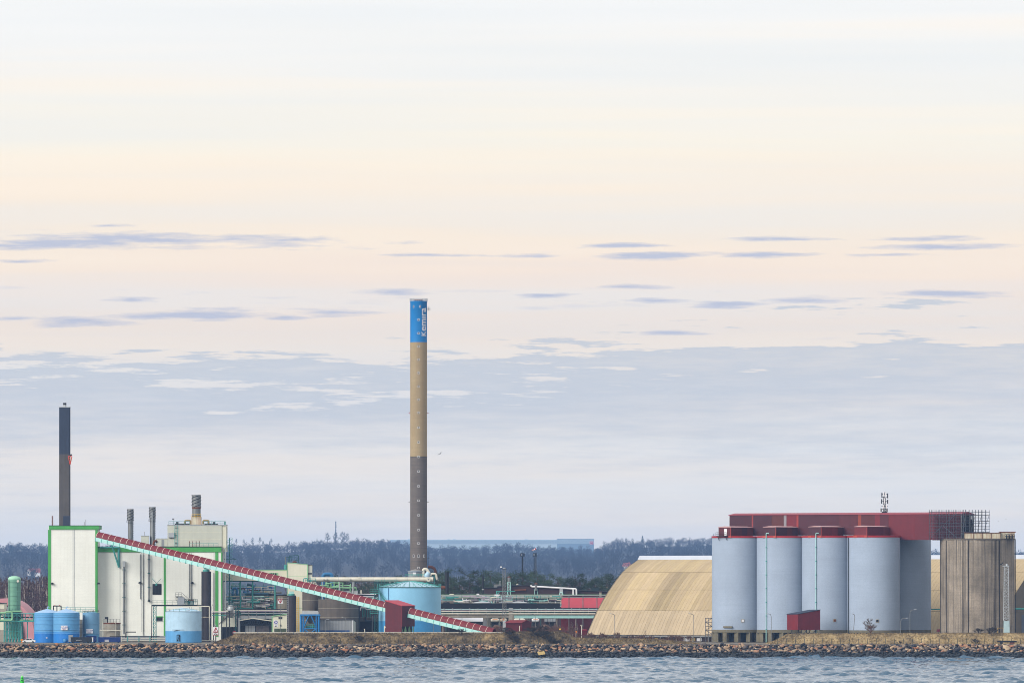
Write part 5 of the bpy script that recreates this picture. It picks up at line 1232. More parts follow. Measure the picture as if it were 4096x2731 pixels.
# green pipework house
def green_pipes():
    y = 96; A = At('pipework_house', 'white flat-roofed house crowded with pale green pipes on top', 'building', 1360, y); x, z = A.x, A.z
    A.part('wall', MB().box(x(1300), x(1429), 0, 8, 0, z(2360)), mat('offwhite', (222, 224, 226), .6, .06, .3, .15)); A.part('roof_edge', MB().box(x(1299), x(1430), -.2, 8.1, z(2360), z(2358)), steel_dk)
    A.part('deck', MB().box(x(1275), x(1360), -4, 0, z(2375), z(2372)), steel_dk); A.part('railing', MB().rail([(x(1275), -4, z(2372)), (x(1360), -4, z(2372))], 1.2, 1.0, .08), green_lt)
    A.part('leg', MB().bar((x(1290), -3.6, 0), (x(1290), -3.6, z(2375)), .25), steel_dk); A.part('leg', MB().bar((x(1350), -3.6, 0), (x(1350), -3.6, z(2375)), .25), steel_dk)
    for i, (a, b, t, w) in enumerate([(1280, 1312, 2341, 2.6), (1280, 1425, 2348, 2), (1305, 1325, 2333, 2.4), (1330, 1360, 2345, 3), (1322, 1372, 2330, 2), (1345, 1400, 2340, 1.8), (1290, 1345, 2355, 1.6), (1362, 1425, 2352, 1.6)]):
        A.part('pipe', MB().tube([(x(a), -1.4 + i * .2, z(2371)), (x(a), -1.4 + i * .2, z(t)), (x(b), -1.4 + i * .2, z(t)), (x(b), -1.4 + i * .2, z(2362))], w * A.k, 8), pgreen)
    for px, t, w in ((1356, 2314, 3.2), (1306, 2328, 4.2), (1314, 2330, 3), (1337, 2326, 2.4), (1402, 2336, 3)): A.part('vessel', MB().lathe([(w * A.k, z(2366)), (w * A.k, z(t)), (0, z(t - 1.5))], 12, x(px), -.6), pgreen)
    A.part('chute', MB().box(x(1410), x(1417), -.6, .6, z(2358), z(2322)), steel_lt); A.part('rain_pipe', MB().tube([(x(1368), -.3, 2), (x(1368), -.3, z(2372)), (x(1376), -.3, z(2366))], .14, 6), steel); A.part('rain_pipe', MB().tube([(x(1391), -.3, 2), (x(1391), -.3, z(2372)), (x(1383), -.3, z(2365))], .14, 6), steel)
    A = At('gooseneck_duct', 'thick blue gooseneck duct above the long cream pipe', 'duct', 1310, 104); x, z = A.x, A.z; A.part('duct', MB().tube([(x(1292), 0, 0), (x(1292), 0, z(2295.5)), (x(1322), 0, z(2295.5)), (x(1327), 0, z(2299)), (x(1327), 0, 0)], .62, 12), mat('duct_blue', (72, 140, 186), .5, .1, .5, .25))
    A = At('long_pipe', 'long fat cream pipe running level to the tank top', 'pipe', 1490, 70); x, z = A.x, A.z; zc = z(2316); r = 8.8 * A.k
    A.part('pipe', MB().cyl((x(1245), 0, zc), (x(1733), 0, zc), r, n=20), pipe_w)
    for q in range(1262, 1700, 46): A.part('joint_ring', MB().cyl((x(q), 0, zc), (x(q + 1.2), 0, zc), r + .05, n=20), steel_lt)
    A.part('end_flange', MB().cyl((x(1714), -r * .9, zc), (x(1714), -r - .35, zc), r * 1.0, n=20), pipe_w); A.part('flange_boss', MB().cyl((x(1714), -r - .35, zc), (x(1714), -r - .42, zc), r * .3, n=12), steel)
    A.part('hatch', MB().cyl((x(1437), -r * .5, zc + r * .7), (x(1437), -r - .1, zc + r * .75), .32, n=12), pipe_w)
    for q in (1290, 1358, 1412, 1560, 1578): A.part('trestle', MB().bar((x(q), 0, 0), (x(q), 0, zc - r), .3), steel_lt)
    for q in (1297, 1310, 1403): A.part('pipe_lamp', MB().box(x(q) - .3, x(q) + .3, -r - .3, -r - .05, zc - .2, zc), steel_dk)
green_pipes()

# ---- the tall chimney
def tall_chimney():
    y = 112; A = At('tall_chimney', 'very tall slender chimney with blue lettered top, tan middle and dark foot', 'chimney', 1674.5, y); x, z = A.x, A.z; k = A.k; r = 33.8 * k
    A.part('foot_shaft', MB().lathe([(r, 0), (r, z(1826))], 56), chim_grey); A.part('middle_shaft', MB().lathe([(r, z(1826)), (r, z(1369))], 56), chim_tan)
    top = A.part('top_shaft', MB().lathe([(r, z(1369)), (r, z(1209)), (r + .12, z(1207)), (r + .12, z(1204)), (r * .8, z(1204)), (r * .8, z(1212))], 56), chim_blue)
    MB().lathe([(r * .55, z(1208)), (r * .55, z(1199.5))], 24).build('flue_rim', rust, top)
    rl = MB()
    for i in range(28):
        a = 2 * pi * i / 28; b = 2 * pi * (i + 1) / 28
        rl.bar((cos(a) * r * 1.04, sin(a) * r * 1.04, z(1206)), (cos(a) * r * 1.04, sin(a) * r * 1.04, z(1194.5)), .07)
        for q in (1194.5, 1199): rl.bar((cos(a) * r * 1.04, sin(a) * r * 1.04, z(q)), (cos(b) * r * 1.04, sin(b) * r * 1.04, z(q)), .07)
    rl.build('railing', steel_lt, top)
    bx = MB(); bx.box(r, r + 1.0, -1.2, .2, z(1242), z(1241)); bx.rail([(r + 1.0, -1.2, z(1241)), (r + 1.0, .2, z(1241))], .95, .5, .08); bx.rail([(r, -1.2, z(1241)), (r + 1.0, -1.2, z(1241))], .95, .5, .08); bx.build('side_platform', steel, top)
    def win(row, ang=0.0, w=.5, h=.5):
        ca, sa = sin(ang), -cos(ang)
        def bx_(hw, hh, d0, d1):
            m_ = MB(); P_ = []
            for d in (d0, d1):
                for u, v in ((-hw, -hh), (hw, -hh), (hw, hh), (-hw, hh)): P_.append((ca * d + cos(ang) * u, sa * d + sin(ang) * u, z(row) + v))
            m_.add(P_, [(0, 1, 2, 3), (4, 5, 6, 7), (0, 1, 5, 4), (1, 2, 6, 5), (2, 3, 7, 6), (3, 0, 4, 7)]); return m_
        f = A.part('window_frame', bx_(w / 2 + .09, h / 2 + .09, r - .1, r + .05), sign_w); bx_(w / 2 - .03, h / 2 - .03, r, r + .08).build('pane', dark, f)
    for row in (1280, 1333.7, 1386.5, 1439, 1492, 1546, 1599, 1651, 1710, 1768.6, 1827, 1885, 1944, 2001.5, 2060, 2119, 2172, 2270): win(row)
    for a in (-.62, 0, .72): win(2223, a, .4, .9)
    for a, w in ((-.62, .3), (.2, .3)): win(1227, a, .3, .62)
    for row in (1651, 2006): A.part('aircraft_lamp', MB().cyl((-r - .1, 0, z(row)), (-r - .5, 0, z(row + 2)), .12, n=6).cyl((r + .1, 0, z(row)), (r + .5, 0, z(row + 2)), .12, n=6), sign_r if row < 2000 else steel_dk)
    for row in (1826, 2245): A.part('joint_band', MB().lathe([(r + .03, z(row) - .08), (r + .03, z(row) + .08)], 56), steel_dk)
    ld = MB(); ld.ladder((r + .35, -.4), z(2300), z(2205), .5, .1, (0, 1)); ld.box(r, r + .9, -1, .3, z(2232), z(2231)); A.part('side_ladder', ld, steel_dk)
    # name painted up the blue top, wrapped round the shaft
    S = 118 * k / 3.02; V, F = text_mesh('K', 1.0, 0, .012, 'LEFT'); xh = .54 / .72
    wk = max(v[0] for v in V); Vs = [(v[0] * xh, v[1] * xh) for v in V]; Fs = list(F); n = len(Vs); adv = wk * xh + .0
    V, F = text_mesh('em\u0131ra', 1.0, 0, .012, 'LEFT'); Vs += [(v[0] + adv, v[1]) for v in V]; Fs += [tuple(i + n for i in f) for f in F]
    import bmesh
    bm = bmesh.new(); bv = [bm.verts.new((u, v, 0)) for u, v in Vs]
    for f in Fs:
        try: bm.faces.new([bv[i] for i in f])
        except ValueError: pass
    for cut in [i * .09 - .3 for i in range(16)]:
        bmesh.ops.bisect_plane(bm, geom=bm.verts[:] + bm.edges[:] + bm.faces[:], plane_co=(0, cut, 0), plane_no=(0, 1, 0))
    bm.verts.index_update(); Vs = [(v.co.x, v.co.y) for v in bm.verts]; Fs = [tuple(v.index for v in f.verts) for f in bm.faces]; bm.free()
    L_ = max(v[0] for v in Vs); H = max(v[1] for v in Vs); sx = 114 * k / L_; h0, h1 = 11.5 * k, 28.5 * k
    b = MB(); Pn = []
    for u, v in Vs:
        # reading upward: letter height runs from right to left on the shaft
        s = h1 - (h1 - h0) * (v / H); th = math.asin(max(-.98, min(.98, s / r))); rr = r + .09; Pn.append((sin(th) * rr, -cos(th) * rr, z(1346) + u * sx))
    b.add(Pn, Fs); b.build('lettering', sign_w, top, smooth=False)
tall_chimney()
def flue_works():
    A = At('round_kiosk', 'small round grey house with conical roof at the chimney foot', 'building', 1661, 92); x, z = A.x, A.z; r = 29 * A.k
    A.part('wall', MB().lathe([(r, 0), (r, z(2284))], 32), grey_sheet); A.part('roof', MB().lathe([(r + .15, z(2285)), (r + .15, z(2283)), (0, z(2275))], 32), mat('kiosk_roof', (160, 158, 156), .7)); A.part('eave', MB().lathe([(r + .2, z(2286)), (r + .2, z(2284.6))], 32), blue_hi)
    A.part('panel', MB().box(x(1652), x(1664), -r - .1, -r + .1, z(2299), z(2288)), sign_w); A.part('railing', MB().rail([(x(1622), -r - 1, z(2306)), (x(1700), -r - 1, z(2306))], .9, 1, .08), teal); A.part('deck', MB().box(x(1620), x(1702), -r - 1.1, -r + .2, z(2308), z(2306)), teal_dk); A.part('leg', MB().bar((x(1622), -r - 1, 0), (x(1622), -r - 1, z(2308)), .2), teal)
    A = At('flue_duct', 'white and pale blue flue ducts looping at the right of the chimney foot', 'duct', 1725, 100); x, z = A.x, A.z
    A.part('duct', MB().tube([(x(1693), -1, z(2308)), (x(1693), -1, z(2276)), (x(1706), -1, z(2274)), (x(1716), -1, z(2290)), (x(1722), -1, z(2310))], .5, 10), pipe_w)
    A.part('cone', MB().cyl((x(1704), -1.5, z(2308)), (x(1716), -1.5, z(2288)), 1.1, .7, 14), blue_pale)
    A.part('duct', MB().tube([(x(1722), -1.4, z(2302)), (x(1726), -1.4, z(2294)), (x(1744), -1.4, z(2294)), (x(1748), -1.4, z(2318))], .36, 10), pipe_w); A.part('duct', MB().tube([(x(1712), .5, z(2266)), (x(1728), .5, z(2266)), (x(1740), .5, z(2276)), (x(1743), .5, z(2294))], .5, 10), mat('rust_dark', (104, 70, 62), .8, .2, .5))
    f = MB().lattice(x(1722), 0, 0, z(2296), 2.6, 2.6, 8, .14); A.part('frame', f, teal); A.part('fan_box', MB().box(x(1728), x(1752), -1, .5, z(2322), z(2312)), teal_dk)
    A.part('tip', MB().cyl((x(1748), -1.4, z(2318)), (x(1756), -1.4, z(2322)), .45, .2, 10), steel)
flue_works()
# ---- big sky-blue tank
def big_tank():
    y = 46; A = At('big_blue_tank', 'big sky-blue tank with ribbed dome roof and curved stair', 'tank', 1638.5, y); r = 125.5 * A.k; x, z = A.x, A.z; n = 64
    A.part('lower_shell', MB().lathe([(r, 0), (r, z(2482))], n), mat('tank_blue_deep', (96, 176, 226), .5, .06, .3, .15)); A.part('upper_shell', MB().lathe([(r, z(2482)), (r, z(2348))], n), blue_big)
    prof = [(r * cos(t), z(2348) + (z(2323.5) - z(2348)) * sin(t)) for t in np.linspace(0, pi / 2, 9)]; prof = [(max(0, a), b) for a, b in prof]
    prof = [(r * f, z(2348) + (z(2323.5) - z(2348)) * (1 - f ** 1.7)) for f in np.linspace(1, 0, 9)]
    A.part('dome_roof', MB().lathe(prof, n), mat('dome_blue', (196, 222, 236), .45, .05, .3, .12))
    rb = MB()
    for i in range(28):
        a = 2 * pi * i / 28
        for (r0, z0), (r1, z1) in zip(prof[:-1], prof[1:]): rb.bar((cos(a) * r0, sin(a) * r0, z0 + .06), (cos(a) * r1, sin(a) * r1, z1 + .06), .12)
    A.part('roof_rib', rb, teal); A.part('rim', MB().lathe([(r + .1, z(2350)), (r + .16, z(2348)), (r + .1, z(2346.5))], n), teal_dk)
    rl = MB()
    for i in range(44):
        a, b = 2 * pi * i / 44, 2 * pi * (i + 1) / 44; rl.bar((cos(a) * r, sin(a) * r, z(2348)), (cos(a) * r, sin(a) * r, z(2334)), .06)
        for q in (2334, 2341): rl.bar((cos(a) * r, sin(a) * r, z(q)), (cos(b) * r, sin(b) * r, z(q)), .05)
    A.part('railing', rl, teal)
    A.part('roof_hatch', MB().cyl((x(1652), -r * .55, z(2342)), (x(1652), -r * .55, z(2335)), .5, n=10), teal_dk); A.part('seam', MB().box(x(1554), x(1555), -r * .75 - .3, -r * .74, 0, z(2350)), blue_hi)
    # stair hugging the shell from the top left down to the front
    s = MB(); m_ = 26; prev = None
    for i in range(m_ + 1):
        f = i / m_; a = radians(192 + 50 * f); zz = z(2347) + (z(2440) - z(2347)) * f; p = (cos(a) * (r + .5), sin(a) * (r + .5), zz)
        s.box(p[0] - .35, p[0] + .35, p[1] - .35, p[1] + .35, zz - .05, zz + .05)
        if prev:
            for h in (0, .55, 1.1): s.bar((prev[0], prev[1] - .35, prev[2] + h), (p[0], p[1] - .35, p[2] + h), .1)
        prev = p
    A.part('curved_stair', s, teal)
    for q in (1722, 1728, 1670): A.part('nozzle', MB().cyl((x(q), -sqrt(max(1, r * r - x(q) ** 2)), 2.2), (x(q), -sqrt(max(1, r * r - x(q) ** 2)) - .6, 2.2), .2, n=8), blue_hi)
    A = At('stair_tower', 'slim teal stair tower at the left side of the big blue tank', 'tower', 1506, 40); A.part('frame', MB().lattice(0, 0, 0, A.z(2326), 1.2, 1.2, 12, .14), teal_dk)
    for q in (2370, 2410, 2450): A.part('platform', MB().box(A.x(1480), A.x(1516), -.9, .9, A.z(q + 2), A.z(q)), teal); A.part('railing', MB().rail([(A.x(1480), -.9, A.z(q)), (A.x(1516), -.9, A.z(q))], 1.1, .9, .07), teal)
    A.part('top_walkway', MB().box(A.x(1500), A.x(1590), -.5, .5, A.z(2333), A.z(2331)), teal_dk); A.part('railing', MB().rail([(A.x(1500), -.5, A.z(2331)), (A.x(1590), -.5, A.z(2331))], 1.0, 1, .07), teal)
    # between concrete tank and blue tank
    A = At('brown_annex', 'brown low annex with a white roof line left of the blue tank', 'building', 1466, 100); x, z = A.x, A.z; A.part('wall', MB().box(x(1428), x(1505), 0, 8, 0, z(2377)), brown_b); A.part('roof', MB().box(x(1427), x(1506), -.3, 8.1, z(2377), z(2373.5)), sign_w); A.part('vent', MB().box(x(1441), x(1447), 1, 2, z(2374), z(2359)), pipe_w)
    A = At('white_vessel', 'rounded white vessel on teal legs left of the big blue tank', 'vessel', 1462, 66); x, z = A.x, A.z; zc = z(2414); b = MB(); b.cyl((x(1448), 0, zc), (x(1474), 0, zc), .7, n=16); b.cyl((x(1448), 0, zc), (x(1445), 0, zc), .7, .2, 16); b.cyl((x(1474), 0, zc), (x(1478), 0, zc), .7, .2, 16); A.part('shell', b, pipe_w); A.part('leg', MB().box(x(1450), x(1453), -.3, .3, 0, zc - .5), teal); A.part('leg', MB().box(x(1470), x(1473), -.3, .3, 0, zc - .5), teal)
    rack('pipe_rack', 'short rack of teal pipes left of the big blue tank', 1430, 1500, 74, [(2392, 2, teal, 1400, 1500, 0), (2398, 2.2, mint, 1395, 1498, -.3), (2403, 1.5, teal_dk, 1430, 1500, 0), (2426, 1.4, pipe_w, 1470, 1512, -.5), (2432, 1.4, teal, 1470, 1512, 0), (2387, 1.2, steel_dk, 1420, 1495, .2)], 22, 2386, teal_dk)
    A = At('dark_loading_bay', 'dark loading bay with steel posts beside the grey shed', 'building', 1466, 60); x, z = A.x, A.z; A.part('bay', MB().box(x(1440), x(1512), 0, 8, 0, z(2484)), mat('plum_dark', (62, 48, 60), .8)); A.part('lintel', MB().box(x(1440), x(1512), -.3, 8, z(2484), z(2468)), conc); A.part('post', MB().box(x(1487), x(1493), -.8, -.3, 0, z(2462)), steel); A.part('pipe', MB().tube([(x(1462), -1, z(2466)), (x(1462), -1, z(2482)), (x(1488), -1, z(2482))], .28, 8), steel_dk)
    b = MB()
    for i in range(9): b.box(x(1497), x(1511), -.7, -.4, 1 + i * .55, 1.2 + i * .55)
    A.part('louvre_slat', b, steel_dk); A = At('white_marker_post', 'short white pipe post behind the berm left of the transfer house', 'post', 1459, -12); A.part('post', MB().tube([(0, 0, 0), (0, 0, A.z(2515)), (-.3, 0, A.z(2514))], .12, 6), pipe_w)
    A = At('white_vent_post', 'white bent vent pipe at the left foot of the transfer house', 'post', 1538, -9); A.part('pipe', MB().tube([(0, 0, 0), (0, 0, A.z(2512)), (.4, 0, A.z(2505))], .16, 6), pipe_w)
big_tank()
# ---- half-round concrete pipe lying on the berm crest
A = At('crest_pipe', 'long pale grey pipeline lying along the berm crest', 'pipe', 1480, -34, base=0.0); z0 = SZ(2530.5, -34); r_ = 4.2 * A.k
for q in range(934, 2010, 48): A.part('pipe_section', MB().cyl((A.x(q), 0, z0), (A.x(min(q + 47, 2012)), 0, z0), r_, n=12), conc_lt); A.part('collar', MB().cyl((A.x(q) - .1, 0, z0), (A.x(q) + .16, 0, z0), r_ + .05, n=12), steel)

# ================================================================== CENTRE RIGHT: RACKS AND BROWN HALLS
def upper_pipes():
    P_ = []
    rr = random.Random(11)
    for row, rad, m_, a, b, dy in ((2378, 1.4, green_lt, 1764, 2440, 0), (2380.5, 1.2, lav, 1764, 2440, -.4), (2386, 2.2, pipe_w, 1764, 2250, -.6), (2388, 1.2, teal, 1764, 2440, .3), (2391, 1.3, pipe_w, 1764, 2250, 0), (2397, 1.6, mint, 1764, 2246, .2), (2401, 1.3, lav, 1764, 2246, -.5), (2405, 1.4, pipe_w, 1764, 1890, 0), (2404, 1.6, black, 1764, 2246, .6), (2394, 1.2, steel_dk, 1764, 2250, .8)): P_.append((row, rad, m_, a, b, dy))
    A = rack('pipe_rack', 'upper rack of many thin pale pipes in front of the brown halls', 1764, 2440, 172, P_, 56, 2376, steel, [(2408, 3, conc_lt, 1764, 2246)])
    x, z = A.x, A.z
    A.part('conveyor_trough', MB().prism([(x(2116), z(2404)), (x(2246), z(2396)), (x(2246), z(2391)), (x(2116), z(2400))], -.8, .4, 'y'), teal, smooth=False)
    A.part('white_hut', MB().box(x(1978), x(1999), -1.2, .8, z(2388), z(2376)), sign_w)
    b = MB(); b.box(x(1985), x(2060), -.3, .3, z(2364.5), z(2362)); b.bar((x(1987), 0, z(2376)), (x(1987), 0, z(2363)), .3); b.bar((x(1990), 0, z(2376)), (x(1999), 0, z(2364)), .2); A.part('jib_crane', b, teal)
    f = MB()
    for _ in range(46):
        q = rr.uniform(1930, 2050); r0 = rr.uniform(2382, 2396); f.bar((x(q), -1.2, z(r0 + rr.uniform(6, 22))), (x(q), -1.2, z(r0)), .12)
    for r0 in (2388, 2393, 2399): f.bar((x(1930), -1.2, z(r0)), (x(2050), -1.2, z(r0)), .12)
    A.part('access_railing', f, steel_lt)
    A = rack('pipe_rack', 'lower pipe bridge with concrete and mint fascia beams left of the vault', 1764, 2440, 140, [(2432, 2, black, 1764, 2440, .3), (2438, 1.6, lav, 1764, 2440, -.4), (2436, 1.2, mint, 1764, 2440, 0), (2444, 1.8, pipe_w, 1764, 2440, -.5), (2448, 1.3, teal_dk, 1764, 2440, .2), (2453.5, 2.7, pipe_w, 1764, 2440, -.7)], 76, 2470, conc_lt, [(2457, 11, conc_lt, 1764, 2046), (2459, 12, mint, 2056, 2440)])
    x, z = A.x, A.z
    for q in range(1775, 2440, 34): A.part('stanchion', MB().box(x(q), x(q + 1.6), -.3, .1, z(2457), z(2430)), steel_lt)
    A.part('main_pier', MB().box(x(2036), x(2050), -.8, 1, 0, z(2430)), conc_lt)
    A.part('valve_house', MB().box(x(2035), x(2052), -1.2, .8, z(2440), z(2431)), steel_lt)
    A.part('dark_backing', MB().box(x(1764), x(2240), 4, 4.4, z(2432), z(2411)), dark)  # near-black panel filling the band behind the pipes
upper_pipes()
def round_tank(px, label):
    A = At('ribbed_tank', label, 'tank', px, 152, group='ribbed grey tanks'); r = 43 * A.k; x, z = A.x, A.z
    A.part('shell', MB().lathe([(r, 0), (r, z(2411))], 36), conc_lt); A.part('roof', MB().lathe([(r + .1, z(2411)), (r + .1, z(2410)), (r * .3, z(2404)), (0, z(2403))], 36), steel_lt)
    for i in range(14): a = pi + pi * (i + .5) / 14; A.part('rib', MB().bar((cos(a) * r, sin(a) * r, 0), (cos(a) * r, sin(a) * r, z(2411)), .16), steel_dk if i % 3 == 0 else conc_lt)
round_tank(1929, 'left one of two low ribbed grey tanks behind the lower pipe bridge'); round_tank(2074, 'right one of two low ribbed grey tanks, beside the lattice mast')
def brown_halls():
    def hall(pts, y, label, bot=2400):
        A = At('brown_hall', label, 'building', (pts[0][0] + pts[-1][0]) / 2, y, group='brown halls'); x, z = A.x, A.z
        A.part('wall', MB().prism([(x(pts[-1][0]), 0), (x(pts[0][0]), 0)] + [(x(p[0]), z(p[1])) for p in pts], 0, 14, 'y'), brown_b, smooth=False)
        A.part('roof_edge', MB().tube([(x(p[0]), -.2, z(p[1])) for p in pts], .22, 5), steel_dk); return A
    A = hall([(1937, 2350), (1990, 2350), (1990, 2345), (2103, 2339), (2250, 2349), (2310, 2357)], 250, 'long brown sheet-clad hall with a shallow ridged roof')
    x, z = A.x, A.z
    A.part('roof_pipe', MB().tube([(x(2122), -.6, z(2339)), (x(2128), -.6, z(2345.5)), (x(2150), -.6, z(2345)), (x(2305), -.6, z(2354)), (x(2306), -.6, z(2380))], .3, 8), sign_w); A.part('drop_pipe', MB().tube([(x(2293), -.8, z(2354)), (x(2293), -.8, z(2380))], .3, 8), sign_w)
    for q, t in ((2144, 2330), (2036, 2303)):
        A.part('vent_stack', MB().cyl((x(q), -.5, z(2360)), (x(q), -.5, z(t + 6)), .5, n=12), steel); A.part('vent_cap', MB().lathe([(0, z(t)), (.7, z(t + 3)), (.7, z(t + 5)), (0, z(t + 5))], 12, x(q), -.5), rust)
    A.part('stack_frame', MB().lattice(x(2036), -.5, z(2390), z(2328), 1.2, 1.2, 3, .14), mint); A.part('dark_door', MB().box(x(2138), x(2151), -.12, 0, z(2376), z(2354)), dark); A.part('door_frame', MB().tube([(x(2138), -.15, z(2376)), (x(2138), -.15, z(2354)), (x(2151), -.15, z(2354)), (x(2151), -.15, z(2376))], .1, 4), mint)
    A.part('roof_unit', MB().box(x(2102), x(2117), 1, 4, z(2341), z(2328)), steel_dk); A.part('roof_unit', MB().box(x(1976), x(2004), 1, 4, z(2348), z(2336)), steel); A.part('roof_mast', MB().lathe([(.12, z(2337)), (.12, z(2326)), (.4, z(2325)), (0, z(2323))], 8, x(2000), 1), steel_lt)
    A.part('dust_filter', MB().box(x(2238), x(2252), -.8, 0, z(2376), z(2346)), steel_lt); A.part('filter_arch', MB().tube([(x(2238), -.9, z(2378)), (x(2240), -.9, z(2369)), (x(2250), -.9, z(2369)), (x(2252), -.9, z(2378))], .16, 5), mint); A.part('wall_pipe', MB().tube([(x(2058), -.4, z(2360)), (x(2104), -.4, z(2358))], .3, 6), rust); A.part('gooseneck_vent', MB().tube([(x(2067), 1, z(2342)), (x(2067), 1, z(2335)), (x(2071), 1, z(2335)), (x(2071), 1, z(2338))], .2, 6), pipe_w)
    A = hall([(2306, 2359), (2400, 2364), (2470, 2366)], 262, 'lower brown hall running behind the red roof toward the vault'); A.part('roof_unit', MB().box(A.x(2365), A.x(2395), 1, 4, A.z(2364), A.z(2351)), mat('dark_green_unit', (40, 66, 66), .6)); A.part('chimney', MB().box(A.x(2397), A.x(2406), -1, 1, A.z(2384), A.z(2367)), conc_lt); A.part('chimney_cap', MB().box(A.x(2396), A.x(2407), -1.2, 1.2, A.z(2367), A.z(2364)), red_dk)
    A = hall([(1764, 2375), (1950, 2375)], 240, 'low dark brown hall with small roof units behind the upper pipe rack')
    for q in (1802, 1840, 1878, 1915): A.part('roof_unit', MB().box(A.x(q - 5), A.x(q + 5), 1, 3, A.z(2376), A.z(2368)), steel_dk)
    A.part('roof_unit', MB().box(A.x(1798), A.x(1815), -.5, .5, A.z(2379), A.z(2374)), cream); A.part('roof_unit', MB().box(A.x(1906), A.x(1917), -.5, .5, A.z(2380), A.z(2373)), sign_w)
    A = At('black_stack', 'thick matt black stack right of the big blue tank', 'chimney', 1788, 200); x, z = A.x, A.z; A.part('shaft', MB().cyl((0, 0, 0), (0, 0, z(2287)), 7.6 * A.k, n=18), black); A.part('duct', MB().cyl((x(1760), 0, z(2349)), (x(1782), 0, z(2349)), .55, n=10), rust)
    for q in (2300, 2330, 2355): A.part('collar', MB().cyl((0, 0, z(q)), (0, 0, z(q) + .3), 8.2 * A.k, n=18), steel_dk)
    A = At('black_stack', 'thin black stack at the left end of the brown hall', 'chimney', 1932, 236); x, z = A.x, A.z; A.part('shaft', MB().cyl((0, 0, 0), (0, 0, z(2300)), 3.6 * A.k, n=14), black); A.part('collar', MB().cyl((0, 0, z(2358)), (0, 0, z(2355)), 4.6 * A.k, n=14), steel_lt); A.part('lamp', MB().box(x(1936), x(1940), -.2, .2, z(2319), z(2317)), steel_lt)
brown_halls()
def floodlight(px, label):
    A = At('floodlight_mast', label, 'mast', px, 330, group='floodlight masts'); x, z = A.x, A.z
    A.part('mast', MB().cyl((0, 0, 0), (0, 0, z(2224)), .3, .18, 8), black); A.part('cable', MB().cyl((x(px - 5), 0, z(2340)), (x(px - 5), 0, z(2226)), .05, n=3).cyl((x(px + 5), 0, z(2340)), (x(px + 5), 0, z(2226)), .05, n=3), steel_dk)
    A.part('platform', MB().box(x(px - 8), x(px + 8), -.7, .7, z(2225), z(2223)), black); A.part('cage', MB().rail([(x(px - 7.5), -.6, z(2223)), (x(px + 7.5), -.6, z(2223))], 1.0, .7, .14), black)
    for q in (-4, 3): A.part('floodlight', MB().box(x(px + q - 2), x(px + q + 2), -.4, .2, z(2221), z(2214)), steel_lt if q < 0 else steel_dk)
floodlight(2090, 'left one of two dark floodlight masts above the pines'); floodlight(2140, 'right one of two dark floodlight masts, under the windsock')
A = At('windsock', 'red and white striped windsock blowing above the floodlight masts', 'windsock', 2136, 345); x, z = A.x, A.z
pa, pb = Vector((x(2144), 0, z(2194))), Vector((x(2127), 0, z(2201)))
for i in range(5): A.part('stripe', MB().cyl(pa.lerp(pb, i / 5), pa.lerp(pb, (i + 1) / 5), .38 - .05 * i, .33 - .05 * i, 10, False), sign_r if i % 2 == 0 else sign_w)
A.part('pole', MB().cyl((x(2144), 0, 0), (x(2144), 0, z(2193)), .07, n=5), steel)
def lattice_mast():
    A = At('lattice_mast', 'grey lattice mast with lamp platform left of the red hut', 'mast', 2017, 2); x, z = A.x, A.z
    A.part('base_box', MB().prism([(x(2010), 0), (x(2024), 0), (x(2023), z(2480)), (x(2011), z(2480))], -.7, .7, 'y'), steel_lt); A.part('lattice', MB().lattice(0, 0, z(2480), z(2275), 1.25, .95, 18, .11), steel)
    A.part('platform', MB().box(x(2006), x(2028), -.7, .7, z(2275), z(2273)), steel_dk); A.part('lamp', MB().box(x(2000), x(2008), -.4, .2, z(2269), z(2264)), sign_w); A.part('lamp', MB().cyl((x(2017), 0, z(2273)), (x(2017), 0, z(2269)), .4, n=10), steel_lt); A.part('bracket', MB().bar((x(2004), 0, z(2270)), (x(2010), 0, z(2274)), .1), steel_dk)
    A = At('lattice_mast', 'white lattice floodlight mast in front of the old concrete silo', 'mast', 4023, -22); x, z = A.x, A.z
    A.part('base_box', MB().prism([(x(4013.5), 0), (x(4039), 0), (x(4037), z(2482)), (x(4015), z(2482))], -.9, .9, 'y'), mat('pale_blue_steel', (186, 206, 210), .5)); A.part('lattice', MB().lattice(x(4025.5), 0, z(2482), z(2265), 1.7, 1.35, 20, .12), steel_lt)
    A.part('platform', MB().box(x(4010), x(4036), -.8, .8, z(2264), z(2261)), steel_lt); A.part('lamp', MB().cyl((x(4027), 0, z(2261)), (x(4027), 0, z(2254)), .35, n=10), steel_lt); A.part('lamp', MB().box(x(4001), x(4007), -.3, .3, z(2258), z(2252)), steel_dk); A.part('lamp', MB().box(x(4008), x(4013), -.3, .3, z(2253), z(2248)), steel_dk); A.part('arm', MB().bar((x(4004), 0, z(2257)), (x(4014), 0, z(2262)), .1), steel)
lattice_mast()
